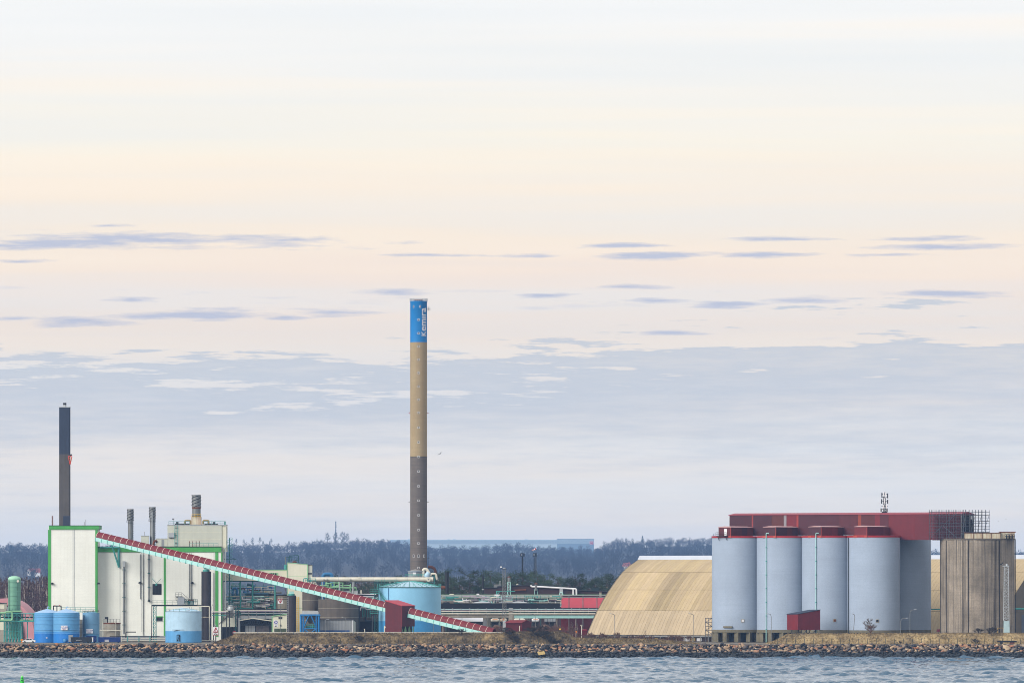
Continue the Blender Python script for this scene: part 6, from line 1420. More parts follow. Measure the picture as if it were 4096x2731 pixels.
def red_buildings():
    A = At('red_warehouse', 'dark red warehouse with a wide pinkish red roof at the vault edge', 'building', 2330, 178); x, z = A.x, A.z
    A.part('wall', MB().box(x(2245), x(2460), 0, 16, 0, z(2430)), red_dk); A.part('roof', MB().prism([(-.4, z(2430)), (10, z(2386)), (10.3, z(2386)), (0, z(2431.5))], x(2244), x(2460), 'x'), red_lt, smooth=False)
    A.part('gable_wall', MB().prism([(0, z(2430)), (10, z(2387)), (16, z(2430))], x(2245.2), x(2246), 'x'), red_dk, smooth=False); A.part('brighter_panel', MB().box(x(2244), x(2274), -.1, 0, 0, z(2474)), red)
    y = -6; A = At('red_hut', 'small dark red hut with a gabled red roof behind the berm', 'hut', 2073, y); x, z = A.x, A.z
    A.part('front_wall', MB().prism([(x(2023), 0), (x(2087), 0), (x(2087), z(2488)), (x(2023), z(2488))], 0, .2, 'y'), red_dk); 
    g_ = MB(); g_.add([(x(2087), 0, 0), (x(2124), 3.5, 0), (x(2124), 3.5, z(2487)), (x(2105.5), 1.75, z(2479)), (x(2087), 0, z(2488))], [(0, 1, 2, 3, 4)]); g_.add([(x(2023), .3, 0), (x(2060), 3.7, 0), (x(2124), 3.7, 0), (x(2124), 3.7, z(2487)), (x(2060), 3.7, z(2487)), (x(2023), .3, z(2488))], [(0, 1, 4, 5), (1, 2, 3, 4)]); A.part('gable_wall', g_, red_dk, smooth=False)
    rf = MB(); e = .18
    def slab(pts): rf.add(pts + [(p[0], p[1], p[2] - e) for p in pts], [(0, 1, 2, 3), (4, 5, 6, 7), (0, 1, 5, 4), (1, 2, 6, 5), (2, 3, 7, 6), (3, 0, 4, 7)])
    slab([(x(2018), -.5, z(2488.5)), (x(2088), -.5, z(2488.5)), (x(2107), 1.6, z(2478.2)), (x(2040), 1.6, z(2478.2))]); slab([(x(2107), 1.6, z(2478.2)), (x(2040), 1.6, z(2478.2)), (x(2062), 4.2, z(2488.5)), (x(2129), 4.2, z(2488.5))]); A.part('roof', rf, red, smooth=False)
    A.part('corner_board', MB().box(x(2086), x(2088), -.08, .1, 0, z(2488)), red); A.part('white_standpipe', MB().tube([(x(2078), -.8, 0), (x(2078), -.8, z(2505)), (x(2080), -.8, z(2501))], .12, 6), pipe_w)
    A = At('red_shed', 'tiny dark red lean-to at the left foot of the tan vault', 'shed', 2338, 60); A.part('wall', MB().box(A.x(2328), A.x(2347), 0, 2, 0, A.z(2518)), red_dk); A.part('roof', MB().prism([(A.x(2327), A.z(2519)), (A.x(2349), A.z(2519)), (A.x(2345), A.z(2516)), (A.x(2330), A.z(2516))], -.3, 2.2, 'y'), red_lt)
    A = At('valve_post', 'white goose-necked post beside the tiny red lean-to', 'post', 2326, 20); A.part('post', MB().tube([(0, 0, 0), (0, 0, A.z(2500)), (-.4, 0, A.z(2499))], .12, 6), pipe_w)
    A = At('orange_funnel', 'orange triangular marker near the left foot of the vault', 'marker', 2305, 20); A.part('funnel', MB().prism([(A.x(2301), A.z(2522)), (A.x(2309), A.z(2522)), (A.x(2305), A.z(2532))], -.1, .1, 'y'), orange); A.part('post', MB().bar((0, .15, 0), (0, .15, A.z(2526)), .1), steel)
    # pale barrel shed, tank wagons and yard odds
    A = At('barrel_shed', 'white curved-roof shed with a dark front behind the lower conveyor', 'shed', 1870, 60); x, z = A.x, A.z
    A.part('roof', MB().prism([(0, z(2484)), (.4, z(2476)), (1.6, z(2471)), (3.4, z(2470)), (5.5, z(2474)), (6.5, z(2484))], x(1795), x(1932), 'x'), sign_w); A.part('wall', MB().box(x(1797), x(1931), .4, 6, 0, z(2484)), steel_dk)
    A.part('gable', MB().add([(x(1932), .2, 0), (x(1947), 6, 0), (x(1947), 6, z(2484)), (x(1938), 3, z(2470)), (x(1932), .2, z(2484))], [(0, 1, 2, 3, 4)]), grey_sheet, smooth=False)
    for i, (px, w, m_, lab) in enumerate(((1980, 34, pipe_w, 'white tank wagon with an orange band left of the lattice mast'), (2014, 28, rusty_w, 'cream rusty tank wagon behind the lattice mast'), (2078, 44, pipe_w, 'white tank wagon seen above the red hut roof'), (2142, 30, orange, 'wagon with an orange band right of the red hut'), (2200, 44, grey_sheet, 'pale box wagon left of the red warehouse wall'))):
        A = At('tank_wagon', lab, 'wagon', px, 120, group='rail wagons in the yard'); x, z = A.x, A.z; zc = z(2479); r = 7.5 * A.k; h = w / 2 * A.k
        if i == 4: A.part('body', MB().box(-h, h, -1.4, 1.4, z(2484), z(2473)), m_); [A.part('panel_joint', MB().box(-h + 2 * h * q / 4 - .06, -h + 2 * h * q / 4 + .06, -1.5, -1.4, z(2484), z(2473)), steel_dk) for q in (1, 2, 3)]
        else:
            b = MB(); b.cyl((-h + .5, 0, zc), (h - .5, 0, zc), r, n=16); b.cyl((-h + .5, 0, zc), (-h, 0, zc), r, r * .6, 16); b.cyl((h - .5, 0, zc), (h, 0, zc), r, r * .6, 16); A.part('barrel', b, m_ if i != 3 else sign_w); A.part('band', MB().box(-h * .6, h * .6, -r - .05, -r + .3, zc + .1, zc + .35) if i in (0, 3) else MB().cyl((-.2, 0, zc), (.2, 0, zc), r + .03, n=16), orange if i != 2 else steel)
        A.part('frame', MB().box(-h, h, -1.2, 1.2, z(2489), z(2486)), black)
        for q in (-.75, -.55, .55, .75): A.part('wheel', MB().cyl((h * q, -1.1, .46), (h * q, -.95, .46), .46, n=12), steel_dk)
        A.part('bolster', MB().box(-h * .8, h * .8, -.6, .6, .4, z(2489)), black)
    mound = mat('earth_mound', (134, 110, 96), .95, .2, .3)
    for px, w, t, lab in ((1985, 60, 2497, 'brown earth mound behind the berm left of the red hut'), (2180, 80, 2496, 'brown sand heap behind the berm right of the red hut')):
        A = At('earth_mound', lab, 'mound', px, 70); r = w * A.k; A.part('heap', MB().lathe([(r, 0), (r * .75, A.z(t) * .3), (r * .4, A.z(t) * .7), (r * .12, A.z(t) * .98), (0, A.z(t))], 28), mound)
    A = At('hydrant', 'yellow and black hydrant pole on the berm', 'hydrant', 2240, -30); A.part('pole', MB().cyl((0, 0, 2.2), (0, 0, A.z(2512)), .16, n=8), steel_dk); A.part('head', MB().box(-.3, .3, -.25, .25, A.z(2518), A.z(2512)), yellow)
red_buildings()

# ================================================================== THE TAN VAULT
def vault():
    th = radians(35); y0 = 125.0; zb = SZ(2537, y0); root = thing('vault_hall', 'huge tan parabolic storage vault with seamed panels and white ridge vent', 'building', (SX(2347, y0), y0, zb), -th)
    Wd = [0, 3.1, 6.19, 9.7, 13.4, 17.2, 21.2, 25.8, 30.6, 34.9]; Hh = [0, 4.35, 8.14, 11.8, 15.1, 18.2, 21.0, 23.4, 25.2, 26.1]; L_ = 161.0
    full = list(zip(Wd, Hh)) + [(69.8 - w, h) for w, h in list(zip(Wd, Hh))[-2::-1]]
    # carcass under the panels
    b = MB(); n = len(full); ins = [(w + (.14 if w < 34.9 else -.14), h - .10) for w, h in full]
    b.add([(0.2, w, h) for w, h in ins] + [(L_ - .2, w, h) for w, h in ins], [(i, i + 1, n + i + 1, n + i) for i in range(n - 1)]); b.build('carcass', mat('vault_carcass', (104, 92, 74), .9), root)
    for u0, u1 in ((0, .4), (L_ - .4, L_)):
        MB().prism([(w, h) for w, h in full], u0, u1, 'x').build('gable', tan_gable, root, smooth=False)
    pm = colour_mat('vault_panel', .8, .05, .35, .10); bands = [(0, 2), (2, 4), (4, 6), (6, 9)]; NS = 116; sw = L_ / NS; g = .03
    meshes = []
    for a, c in bands:
        pts = list(zip(Wd[a:c + 1], Hh[a:c + 1])); k = len(pts); m_ = MB()
        d0 = Vector((pts[1][0] - pts[0][0], pts[1][1] - pts[0][1])).normalized() * .07; d1 = Vector((pts[-1][0] - pts[-2][0], pts[-1][1] - pts[-2][1])).normalized() * .07
        pts[0] = (pts[0][0] + d0.x, pts[0][1] + d0.y); pts[-1] = (pts[-1][0] - d1.x, pts[-1][1] - d1.y)
        m_.add([(g, w, h) for w, h in pts] + [(sw - g, w, h) for w, h in pts] + [(g, w + .08, h - .08) for w, h in pts] + [(sw - g, w + .08, h - .08) for w, h in pts],
               [(i, i + 1, k + i + 1, k + i) for i in range(k - 1)] + [(i, i + 1, 2 * k + i + 1, 2 * k + i) for i in range(k - 1)] + [(k + i, k + i + 1, 3 * k + i + 1, 3 * k + i) for i in range(k - 1)] + [(0, k, 3 * k, 2 * k), (k - 1, 2 * k - 1, 4 * k - 1, 3 * k - 1)])
        meshes.append(m_.mesh('roof_panel', pm))
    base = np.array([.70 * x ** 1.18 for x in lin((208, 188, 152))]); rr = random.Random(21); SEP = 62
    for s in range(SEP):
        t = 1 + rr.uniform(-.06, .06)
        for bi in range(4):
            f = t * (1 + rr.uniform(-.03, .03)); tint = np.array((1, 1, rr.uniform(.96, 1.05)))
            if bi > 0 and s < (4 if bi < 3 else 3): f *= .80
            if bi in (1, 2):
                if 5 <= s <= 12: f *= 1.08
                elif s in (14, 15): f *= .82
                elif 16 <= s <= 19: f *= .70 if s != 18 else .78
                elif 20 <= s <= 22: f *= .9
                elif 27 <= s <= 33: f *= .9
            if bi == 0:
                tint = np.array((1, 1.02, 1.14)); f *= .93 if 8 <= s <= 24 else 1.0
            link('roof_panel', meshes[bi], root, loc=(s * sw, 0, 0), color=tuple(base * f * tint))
    rest = MB()
    for s in range(SEP, NS):
        for bi in range(4): rest.add([(v.co.x + s * sw, v.co.y, v.co.z) for v in meshes[bi].vertices], [tuple(p.vertices) for p in meshes[bi].polygons])
    o = rest.build('roof_panels', pm, root, color=tuple(base)); o['kind'] = 'stuff'
    MB().box(-.05, L_ + .1, -.25, .1, -1.9, 0).build('eave_plate', steel_dk, root); MB().prism([(Wd[0] - .05, Hh[0]), (Wd[1] - .05, Hh[1]), (Wd[2] - .05, Hh[2]), (Wd[2] + .15, Hh[2]), (Wd[1] + .15, Hh[1]), (Wd[0] + .15, Hh[0])], -.12, 0.02, 'x').build('end_trim', steel_dk, root, smooth=False)
    MB().prism([(30.8, 25.1), (39.0, 25.1), (37.6, 26.65), (32.2, 26.65)], -.3, L_ + .3, 'x').build('ridge_vent', mat('ridge_white', (206, 211, 220), .6, .04, .3), root, smooth=False)
    MB().box(30, 32, 33.5, 34.5, 26.6, 28.9).build('ridge_box', mat('ochre_box', (170, 130, 70), .7), root)
    # low arcade along the near foot
    A = At('foot_arcade', 'low dark arcade with ochre and white doors along the vault foot', 'building', 2620, 40); x, z = A.x, A.z
    A.part('wall', MB().box(x(2370), x(2860), 0, 3, 0, z(2544)), mat('arcade_wall', (96, 82, 78), .8, .2, .6, .3)); A.part('roof', MB().box(x(2340), x(2862), -.6, 3.2, z(2544), z(2541)), conc)
    for i, q in enumerate(range(2385, 2860, 32)):
        A.part('arch', MB().tube([(x(q), -.5, 0), (x(q), -.5, z(2546)), (x(q + 4), -.5, z(2542)), (x(q + 26), -.5, z(2542))], .14, 5), conc_lt)
    for q, w, m_ in ((2538, 22, mat('ochre_door', (196, 172, 110), .7)), (2612, 19, mat('ochre_door', ())), (2734, 26, sign_w), (2761, 20, mat('ochre_door', ())), (2787, 12, sign_w), (2799, 9, sign_w)): A.part('door', MB().box(x(q), x(q + w), -.1, 0, .2, z(2550)), m_)
    A.part('handrail', MB().cyl((x(2520), -1.2, z(2545)), (x(2870), -1.2, z(2545)), .1, n=6), steel_lt)
vault()

# ================================================================== RIGHT: SILOS
TS = radians(33); CX, CY = SX(3495, 8), 8.0; ax, ay = cos(TS), -sin(TS); cx_, cy_ = sin(TS), cos(TS)
def sil(u, v): return (CX + u * ax + v * cx_, CY + u * ay + v * cy_)
ZT = 38.0
def silo(u, v, label, legs):
    X, Y = sil(u, v); root = thing('grain_silo', label, 'silo', (X, Y, G0), -TS, 'blue grey silos'); r = 8.45; zt = ZT - G0; zb = 8.3 - G0
    MB().lathe([(r, zb), (r, zt)], 64).build('shell', silo_m, root); MB().lathe([(r + .04, zb - .9), (r + .04, zb - .02)], 64).build('base_ring', conc_base, root)
    MB().lathe([(r + .12, zt), (r + .12, zt + .55), (r - .5, zt + .6), (0, zt + .6)], 64).build('red_rim', red_rim, root)
    if legs:
        for i in range(12):
            a = 2 * pi * i / 12; q = (cos(a) * (r - .9), sin(a) * (r - .9)); MB().box(q[0] - .75, q[0] + .75, q[1] - .75, q[1] + .75, 0, zb - .9).build('leg', conc_base, root)
        MB().lathe([(r - 3, 0), (r - 3, zb - .9)], 24).build('leg_shade', dark, root)  # added near-black drum paints the shade between the legs
    else: MB().lathe([(r - .3, 0), (r - .3, zb - .9)], 48).build('foot', conc_base, root)
    return root, zt
def hatch(root, ang, row_z, m_, w=.9):
    r = 8.5; ca, sa = cos(ang), sin(ang)
    def pl(hw, d0, d1):
        b = MB(); P_ = []
        for d in (d0, d1):
            for u, v in ((-hw, -hw), (hw, -hw), (hw, hw), (-hw, hw)): P_.append((ca * d - sa * u, sa * d + ca * u, row_z + v))
        return b.add(P_, [(0, 1, 2, 3), (4, 5, 6, 7), (0, 1, 5, 4), (1, 2, 6, 5), (2, 3, 7, 6), (3, 0, 4, 7)])
    o = pl(w * .56, r - .1, r + .06).build('hatch_frame', conc_lt, root); pl(w * .4, r, r + .1).build('hatch', m_, o)
names = ['leftmost blue-grey silo with a balcony door shed on top', 'second blue-grey silo from the left with a mint standpipe', 'third blue-grey silo from the left behind the red loading box', 'nearest blue-grey silo with a small dark square opening low down']
for k in range(4):
    u = -17.0 * (3 - k); root, zt = silo(u, 0, names[k], k < 2)
    camdir = lambda px: None
    if k == 0: hatch(root, radians(-90 + 33 + 9), 11.2 - G0, sign_w); 
    if k == 2: hatch(root, radians(-90 + 33 + 12), 11.4 - G0, rust)
    if k == 3: hatch(root, radians(-90 + 33 + 5), 11.3 - G0, dark)
    if k in (1, 2):
        a = radians(-90 + 33 - (40 if k == 1 else 29)); ca, sa = cos(a) * 8.75, sin(a) * 8.75; z1 = zt + 1.4
        MB().tube([(ca, sa, 0), (ca, sa, z1), (ca + .5 * ax, sa + .5 * .5, z1 + .05), (ca + .75, sa + .4, z1 - .05)], .14, 8).build('standpipe', mint, root)
        for q in range(7): MB().box(ca - .16, ca + .2, sa - .16, sa + .2, 4 + q * 4.4, 4.25 + q * 4.4).build('pipe_clamp', teal, root)
    if k == 3:
        a = radians(-90 + 33 - 72); ca, sa = cos(a) * 8.7, sin(a) * 8.7; MB().cyl((ca, sa, 0), (ca, sa, zt), .14, n=6).build('rain_pipe', steel_dk, root)
    if k == 0: MB().box(-1, 2.2, -8.9, -8.3, 8.6 - G0 + .35, 8.6 - G0 + .85).build('ledge', conc_base, root, rot=(0, 0, radians(5)))
root, zt = silo(0, 20.0, 'shaded blue-grey silo set back under the red gallery', False)
# sheds on the silo tops
wall_tones = [[(132, 40, 50), (122, 52, 52), (104, 44, 62), (140, 62, 52)], [(104, 42, 60), (104, 42, 58), (130, 58, 48), (110, 44, 56)], [(108, 46, 64), (152, 52, 50), (160, 62, 54), (120, 50, 54)], [(148, 44, 56), (138, 42, 54), (130, 44, 54), (146, 62, 50)]]
sheet_m = colour_mat('painted_sheet', .6, .08, .5, .2)
def cl(c, k=.56): return tuple(k * x ** 1.25 for x in lin(c))
snames = ['red roof shed with balcony on the leftmost silo', 'red roof shed on the second silo from the left', 'red roof shed on the third silo with an orange-red side', 'red roof shed on the nearest silo']
for k in range(4):
    X, Y = sil(-17.0 * (3 - k), 0); rt = thing('roof_shed', snames[k], 'shed', (X, Y, ZT + .6), -TS, 'red sheds on the silo tops'); t = wall_tones[k]; v0, v1, hw, h = -8.3, 5.6, 2.3, 2.75
    MB().box(-hw + .1, hw - .1, v0 + .1, v1, 0, h).build('frame', red_dk, rt)
    MB().box(-hw, hw, v0, v0 + .09, .02, h).build('end_wall', sheet_m, rt, color=cl(t[0]))
    n = 4
    for i in range(n): MB().box(hw - .09, hw, v0 + .1 + (v1 - v0 - .1) * i / n, v0 + .1 + (v1 - v0 - .1) * (i + 1) / n - .03, .02, h).build('wall_panel', sheet_m, rt, color=cl(t[1 + (i // 2) % 3] if i < 3 else t[3]))
    MB().prism([(-hw - .15, h), (hw + .15, h), (hw + .15, h + .12), (0, h + .42), (-hw - .15, h + .12)], v0 - .2, v1, 'y').build('roof', mat('shed_roof', (206, 172, 172), .6), rt, smooth=False)
    MB().box(hw - .05, hw + .08, v0 - .06, v0 + .14, 0, h).build('corner_trim', mat('orange_trim', (196, 92, 74), .6), rt)
    MB().box(-hw - .3, hw + .2, v0 - .15, v0 - .01, -.62, .05).build('apron', mat('orange_trim', ()), rt)
    if k == 0:
        MB().box(-.2, .9, v0 - .06, v0 - .01, 0.1, 2.3).build('door', sign_w, rt); b = MB(); b.box(-2.6, 1.4, v0 - 1.3, v0 - .15, -.1, .05); b.rail([(-2.6, v0 - 1.25, .05), (1.4, v0 - 1.25, .05)], 1.1, .8, .07); b.bar((-2, v0 - 1.1, -.1), (-2, v0 - .1, -1.4), .16); b.bar((1, v0 - 1.1, -.1), (1, v0 - .1, -1.4), .16); b.build('balcony', steel_dk, rt)
# long red gallery
def gallery():
    X, Y = sil(0, 0); zb = 37.6; rt = thing('red_gallery', 'long dark red sheet-clad gallery running over the silo tops', 'building', (X, Y, zb), -TS); u0, u1, v0, v1 = -58.0, 28.7, 6.2, 14.2; zt = 45.4 - zb; 
    MB().box(u0 + .1, u1 - .1, v0 + .1, v1, 1.2, zt).build('frame', red_dk, rt)
    px0, px1 = 2920, 3841; cuts = [(2920, (104, 40, 58)), (3010, (186, 84, 76)), (3016, (102, 42, 64)), (3090, (128, 62, 54)), (3139, (182, 178, 184)), (3150, (152, 36, 56)), (3190, (200, 84, 72)), (3198, (112, 44, 62)), (3360, (122, 46, 58)), (3435, (182, 92, 64)), (3448, (124, 52, 54)), (3502, (152, 44, 58)), (3522, (118, 40, 56)), (3556, (146, 38, 54)), (3660, (140, 38, 54)), (3751, (132, 38, 54)), (3841, None)]
    for (a, c), (b, _) in zip(cuts[:-1], cuts[1:]):
        ua, ub = u0 + (u1 - u0) * (a - px0) / (px1 - px0), u0 + (u1 - u0) * (b - px0) / (px1 - px0)
        low = 1.25 if a < 3556 else 0
        MB().box(ua + .02, ub - .02, v0, v0 + .1, low if a < 3522 else -.4, zt).build('wall_panel', sheet_m, rt, color=cl(c))
    MB().box(u1 - .1, u1, v0 + .1, v1, -.4, zt).build('end_wall', mat('end_slate', (74, 72, 82), .7, .15, .4, .3), rt)
    e = MB()
    for v in (v0 + .1, v0 + 2.7, v0 + 5.4, v1 - .1): e.bar((u1 + .08, v, -.4), (u1 + .08, v, zt), .3)
    for a, b in ((v0 + .1, v0 + 2.7), (v0 + 5.4, v1 - .1)): e.bar((u1 + .08, a, -.4), (u1 + .08, b, zt), .2)
    e.build('end_frame', steel_lt, rt)
    MB().prism([(v0 - .25, zt), (v1 + .25, zt), (v1 + .25, zt + .15), ((v0 + v1) / 2, zt + .7), (v0 - .25, zt + .15)], u0 - .3, u1 + .3, 'x').build('roof', mat('gallery_roof', (170, 84, 96), .6), rt, smooth=False)
    MB().box(20.5, 26, 9.5, 13.5, -5.6, -.4).build('transfer_shaft', mat('dark_shaft', (84, 84, 92), .7), rt)
    MB().box(18, u1, v0 + .1, v1, -.5, -.4).build('floor_plate', red_dk, rt)
gallery()
# scaffolding round the gallery's open end
def scaffold():
    X, Y = sil(0, 0); zb = 37.6; rt = thing('scaffolding', 'tube scaffolding wrapped round the open end of the red gallery', 'scaffolding', (X, Y, zb), -TS); 
    U = [18.5, 19.8, 21, 22.3, 23.5, 24.8, 26, 27.3, 28.6, 29.8, 31.0]; Vv = [5.0, 3.8]; zt = 9.2
    levels = [.3, 2.1, 3.9, 5.7, 7.5]
    cols = [(u, 4.9) for u in U] + [(u, 3.6) for u in U] + [(30.0, v) for v in (7, 9, 11, 13, 15, 17.5, 20)] + [(31.2, v) for v in (7, 9, 11, 13, 15, 17.5, 20)]
    tube_m = mat('scaffold_tube', (112, 118, 128), .4, .1, .5, metal=.3); tm = MB().cyl((0, 0, -.3), (0, 0, zt), .075, n=5).mesh('standard', tube_m)
    for u, v in cols: link('standard', tm, rt, loc=(u, v, 0))
    for z in levels:
        b = MB()
        for v in (4.9, 3.6): b.cyl((18.3, v, z), (31.2, v, z), .07, n=4); b.cyl((18.3, v, z + 1), (31.2, v, z + 1), .06, n=4)
        for u in (30.0, 31.2): b.cyl((u, 4, z), (u, 20.3, z), .07, n=4); b.cyl((u, 4, z + 1), (u, 20.3, z + 1), .06, n=4)
        b.build('ledger', tube_m, rt)
        MB().box(18.4, 31.2, 3.7, 4.8, z - .12, z - .04).build('deck', mat('scaffold_deck', (150, 84, 84), .8), rt); MB().box(30.1, 31.1, 5, 20, z - .12, z - .04).build('deck', mat('scaffold_deck', ()), rt)
    b = MB()
    for a, c, z0, z1 in ((19, 23.5, .3, 4.1), (28.6, 23.5, .3, 4.1), (23.5, 28.6, 4.1, 7.9), (21, 26, 2.2, 6.0)): b.cyl((a, 3.5, z0), (c, 3.5, z1), .07, n=4)
    for a, c in ((7, 11), (11, 15), (15, 20)): b.cyl((31.3, a, .3), (31.3, c, 7.9), .07, n=4)
    b.build('brace', tube_m, rt)
    MB().box(31.0, 31.1, 8.2, 9.6, 6.2, 7.2).build('sheet', sign_w, rt)
scaffold()
def roof_antenna():
    X, Y = sil(-1.8, 10); A = At('antenna_mast', 'cluster of panel antennas on a lattice mast above the red gallery', 'mast', 2048 + X * FPX / (DIST + Y), Y, base=46.0); x, z = A.x, A.z; c = A.px0
    A.part('lattice', MB().lattice(0, 0, 0, SZ(1968, Y) - 46, .8, .7, 12, .1), steel)
    for q, r0, r1 in ((-11, 1970, 1990), (-4, 1966, 1984), (4, 1968, 1988), (12, 1972, 1992), (-12, 1995, 2014), (0, 1992, 2012), (12, 1998, 2014), (-6, 2018, 2032), (7, 2016, 2034)):
        A.part('panel_antenna', MB().box(x(c + q) - .17, x(c + q) + .17, -.75, -.55, SZ(r1, Y) - 46, SZ(r0, Y) - 46), steel_dk if abs(q) > 8 else sign_w)
    b = MB()
    for r0 in (1976, 1988, 2004, 2024, 2036): b.bar((x(c - 13), -.4, SZ(r0, Y) - 46), (x(c + 13), -.4, SZ(r0, Y) - 46), .1)
    A.part('cross_arm', b, steel_dk)
    for q in (-14, -2, 9): A.part('radio_unit', MB().box(x(c + q) - .22, x(c + q) + .3, -.8, -.4, SZ(2046, Y) - 46, SZ(2032, Y) - 46), steel)
    A.part('foot', MB().box(-.9, .9, -.6, .6, -.1, .35), steel_dk)
roof_antenna()
# red loading box against the silos
def red_box():
    y = 0.0; phi = radians(50); px = 3192; X, Y = SX(px, y - 6), y - 6
    rt = thing('loading_box', 'red loading box with grey lean-to roof hung between two silos', 'building', (X, Y, G0), -phi); a, b_ = 5.2, 9.6; z0 = SZ(2518, Y) - G0; zl = SZ(2456, Y) - G0; zh = SZ(2439, Y) - G0
    # local: nearest corner at origin, u runs left-back, v runs right-back
    MB().add([(-a, 0, z0), (0, 0, z0), (0, b_, z0), (-a, b_, z0), (-a, 0, zl), (0, 0, zl + .05), (0, b_, zh), (-a, b_, zh - .05)], [(0, 1, 5, 4), (1, 2, 6, 5), (2, 3, 7, 6), (3, 0, 4, 7), (0, 3, 2, 1)]).build('wall', red, rt, smooth=False)
    MB().add([(-a - .15, -.15, zl), (.15, -.15, zl + .05), (.15, b_ + .15, zh + .05), (-a - .15, b_ + .15, zh), (-a - .15, -.15, zl + .15), (.15, -.15, zl + .2), (.15, b_ + .15, zh + .2), (-a - .15, b_ + .15, zh + .15)], [(0, 1, 2, 3), (4, 5, 6, 7), (0, 1, 5, 4), (1, 2, 6, 5), (2, 3, 7, 6), (3, 0, 4, 7)]).build('roof', stack_hi, rt, smooth=False)
    b = MB()
    for u, v in ((-4, 1), (-1, 1), (-1, 4.5), (-1, 8.5), (-4, 8.5)): b.bar((u, v, 0), (u, v, z0), .3)
    for v0, v1 in ((1, 4.5), (4.5, 8.5)): b.bar((-1, v0, 0), (-1, v1, z0), .18)
    b.build('leg', steel_dk, rt)
    for v in (1.2, 3.2, 5.6): MB().box(-.9, -.4, v, v + .45, z0 - .4, z0 + .4).build('lamp_box', mat('cream_lamp', (226, 206, 160), .6), rt)
    MB().box(-.2, .3, b_ - .2, b_ + .8, z0 - .15, z0).build('ledge', steel_dk, rt)
red_box()
# old concrete silo
def old_silo():
    y = 3.0; A = At('old_silo', 'big old stained concrete silo with dark vertical joints', 'silo', 3911, y); r = 148 * A.k; x, z = A.x, A.z
    m_ = mat('stained_concrete', (168, 158, 145), .95, .36, .13, 1.0, bump=.25, streak_rgb=(64, 60, 57), fine=.16, ss=1.9, hb=.10)
    zt = z(2158); n = 72; b = MB(); prof = []
    for i in range(n):
        a = 2 * pi * i / n; rr = r * (1 + .006 * sin(i * 5.1)); prof.append((cos(a) * rr, sin(a) * rr))
    b.prism(prof, 0, zt, 'z'); A.part('shell', b, m_)
    for a in (-150, -117, -108, -66, -58):
        t = radians(a); A.part('vertical_joint', MB().box(-.09, .09, -.12, .1, 0, zt - .2), mat('joint_dark', (60, 56, 54), .95, .3, .5), loc=(cos(t) * (r + .02), sin(t) * (r + .02), 0), rot=(0, 0, t + pi / 2))
    A.part('top_slab', MB().lathe([(r + .25, zt), (r + .25, zt + .4), (0, zt + .5)], 56), conc)
    A.part('side_ladder', MB().ladder((-r - .2, -.8), 1, zt, .5, .1, (0, 1)), steel_dk); A.part('side_ladder', MB().ladder((r + .2, -.8), 1, zt, .5, .12, (0, 1)), steel_dk)
    t = A.part('rusty_trough', MB().box(x(3852), x(3994), -9.5, -7.2, zt + .3, z(2132)), rusty_w); MB().box(x(3850), x(3996), -9.7, -7.1, z(2132), z(2130)).build('trough_rim', rust, t)
    for q in (3886, 3920, 3956): MB().box(x(q), x(q + 2), -9.65, -9.5, zt + .3, z(2132)).build('trough_rib', rust, t)
    t = A.part('rusty_trough', MB().box(x(3996), x(4052), -8.5, -5.5, zt + .4, z(2129)), rusty_w); MB().box(x(3990), x(4056), -8.7, -5.4, z(2129), z(2126)).build('trough_rim', rust, t)
    for q in (4018, 4030, 4042): A.part('valve', MB().cyl((x(q), -9, zt + .4), (x(q), -9, z(2139)), .2, n=8), black)
    A.part('roof_railing', MB().rail([(x(4012), -9.3, zt + .45), (x(4050), -9.3, zt + .45)], 1.3, .9, .1), steel_dk)
    A = At('yellow_barrier', 'yellow pipe barrier at the foot of the old concrete silo', 'barrier', 4000, -20); x, z = A.x, A.z; A.part('rail', MB().rail([(x(3990), 0, 0), (x(4013), 0, 0)], z(2510), .95, .12), mat('dull_yellow', (206, 172, 92), .6))
    A = At('grey_door_annex', 'grey annex at the right picture edge behind the old silo', 'building', 4085, 40); A.part('wall', MB().box(A.x(4058), A.x(4180), 0, 8, 0, A.z(2445)), tan_gable); A.part('door', MB().box(A.x(4086), A.x(4150), -.1, 0, 0, A.z(2457)), mat('slate_door', (120, 130, 146), .6)); A.part('green_pipe', MB().cyl((A.x(4058), -.4, A.z(2434)), (A.x(4180), -.4, A.z(2434)), .3, n=8), teal)
    A = At('back_pipe', 'teal pipe crossing the gap between shaded silo and old silo', 'pipe', 3745, 34); A.part('pipe', MB().cyl((A.x(3722), 0, A.z(2435.5)), (A.x(3775), 0, A.z(2435.5)), .2, n=8), teal); A.part('post', MB().bar((A.x(3772), 0, 0), (A.x(3772), 0, A.z(2436)), .15), teal_dk)
    A = At('maroon_board', 'leaning maroon board between the shaded silo and the old silo', 'board', 3752, -14); A.part('board', MB().prism([(A.x(3746), A.z(2526)), (A.x(3758), A.z(2526)), (A.x(3761), A.z(2515)), (A.x(3749), A.z(2515))], 0, .15, 'y'), red_dk, smooth=False); A.part('prop', MB().bar((A.x(3753), .3, 0), (A.x(3753), .1, A.z(2518)), .1), steel_dk)
old_silo()
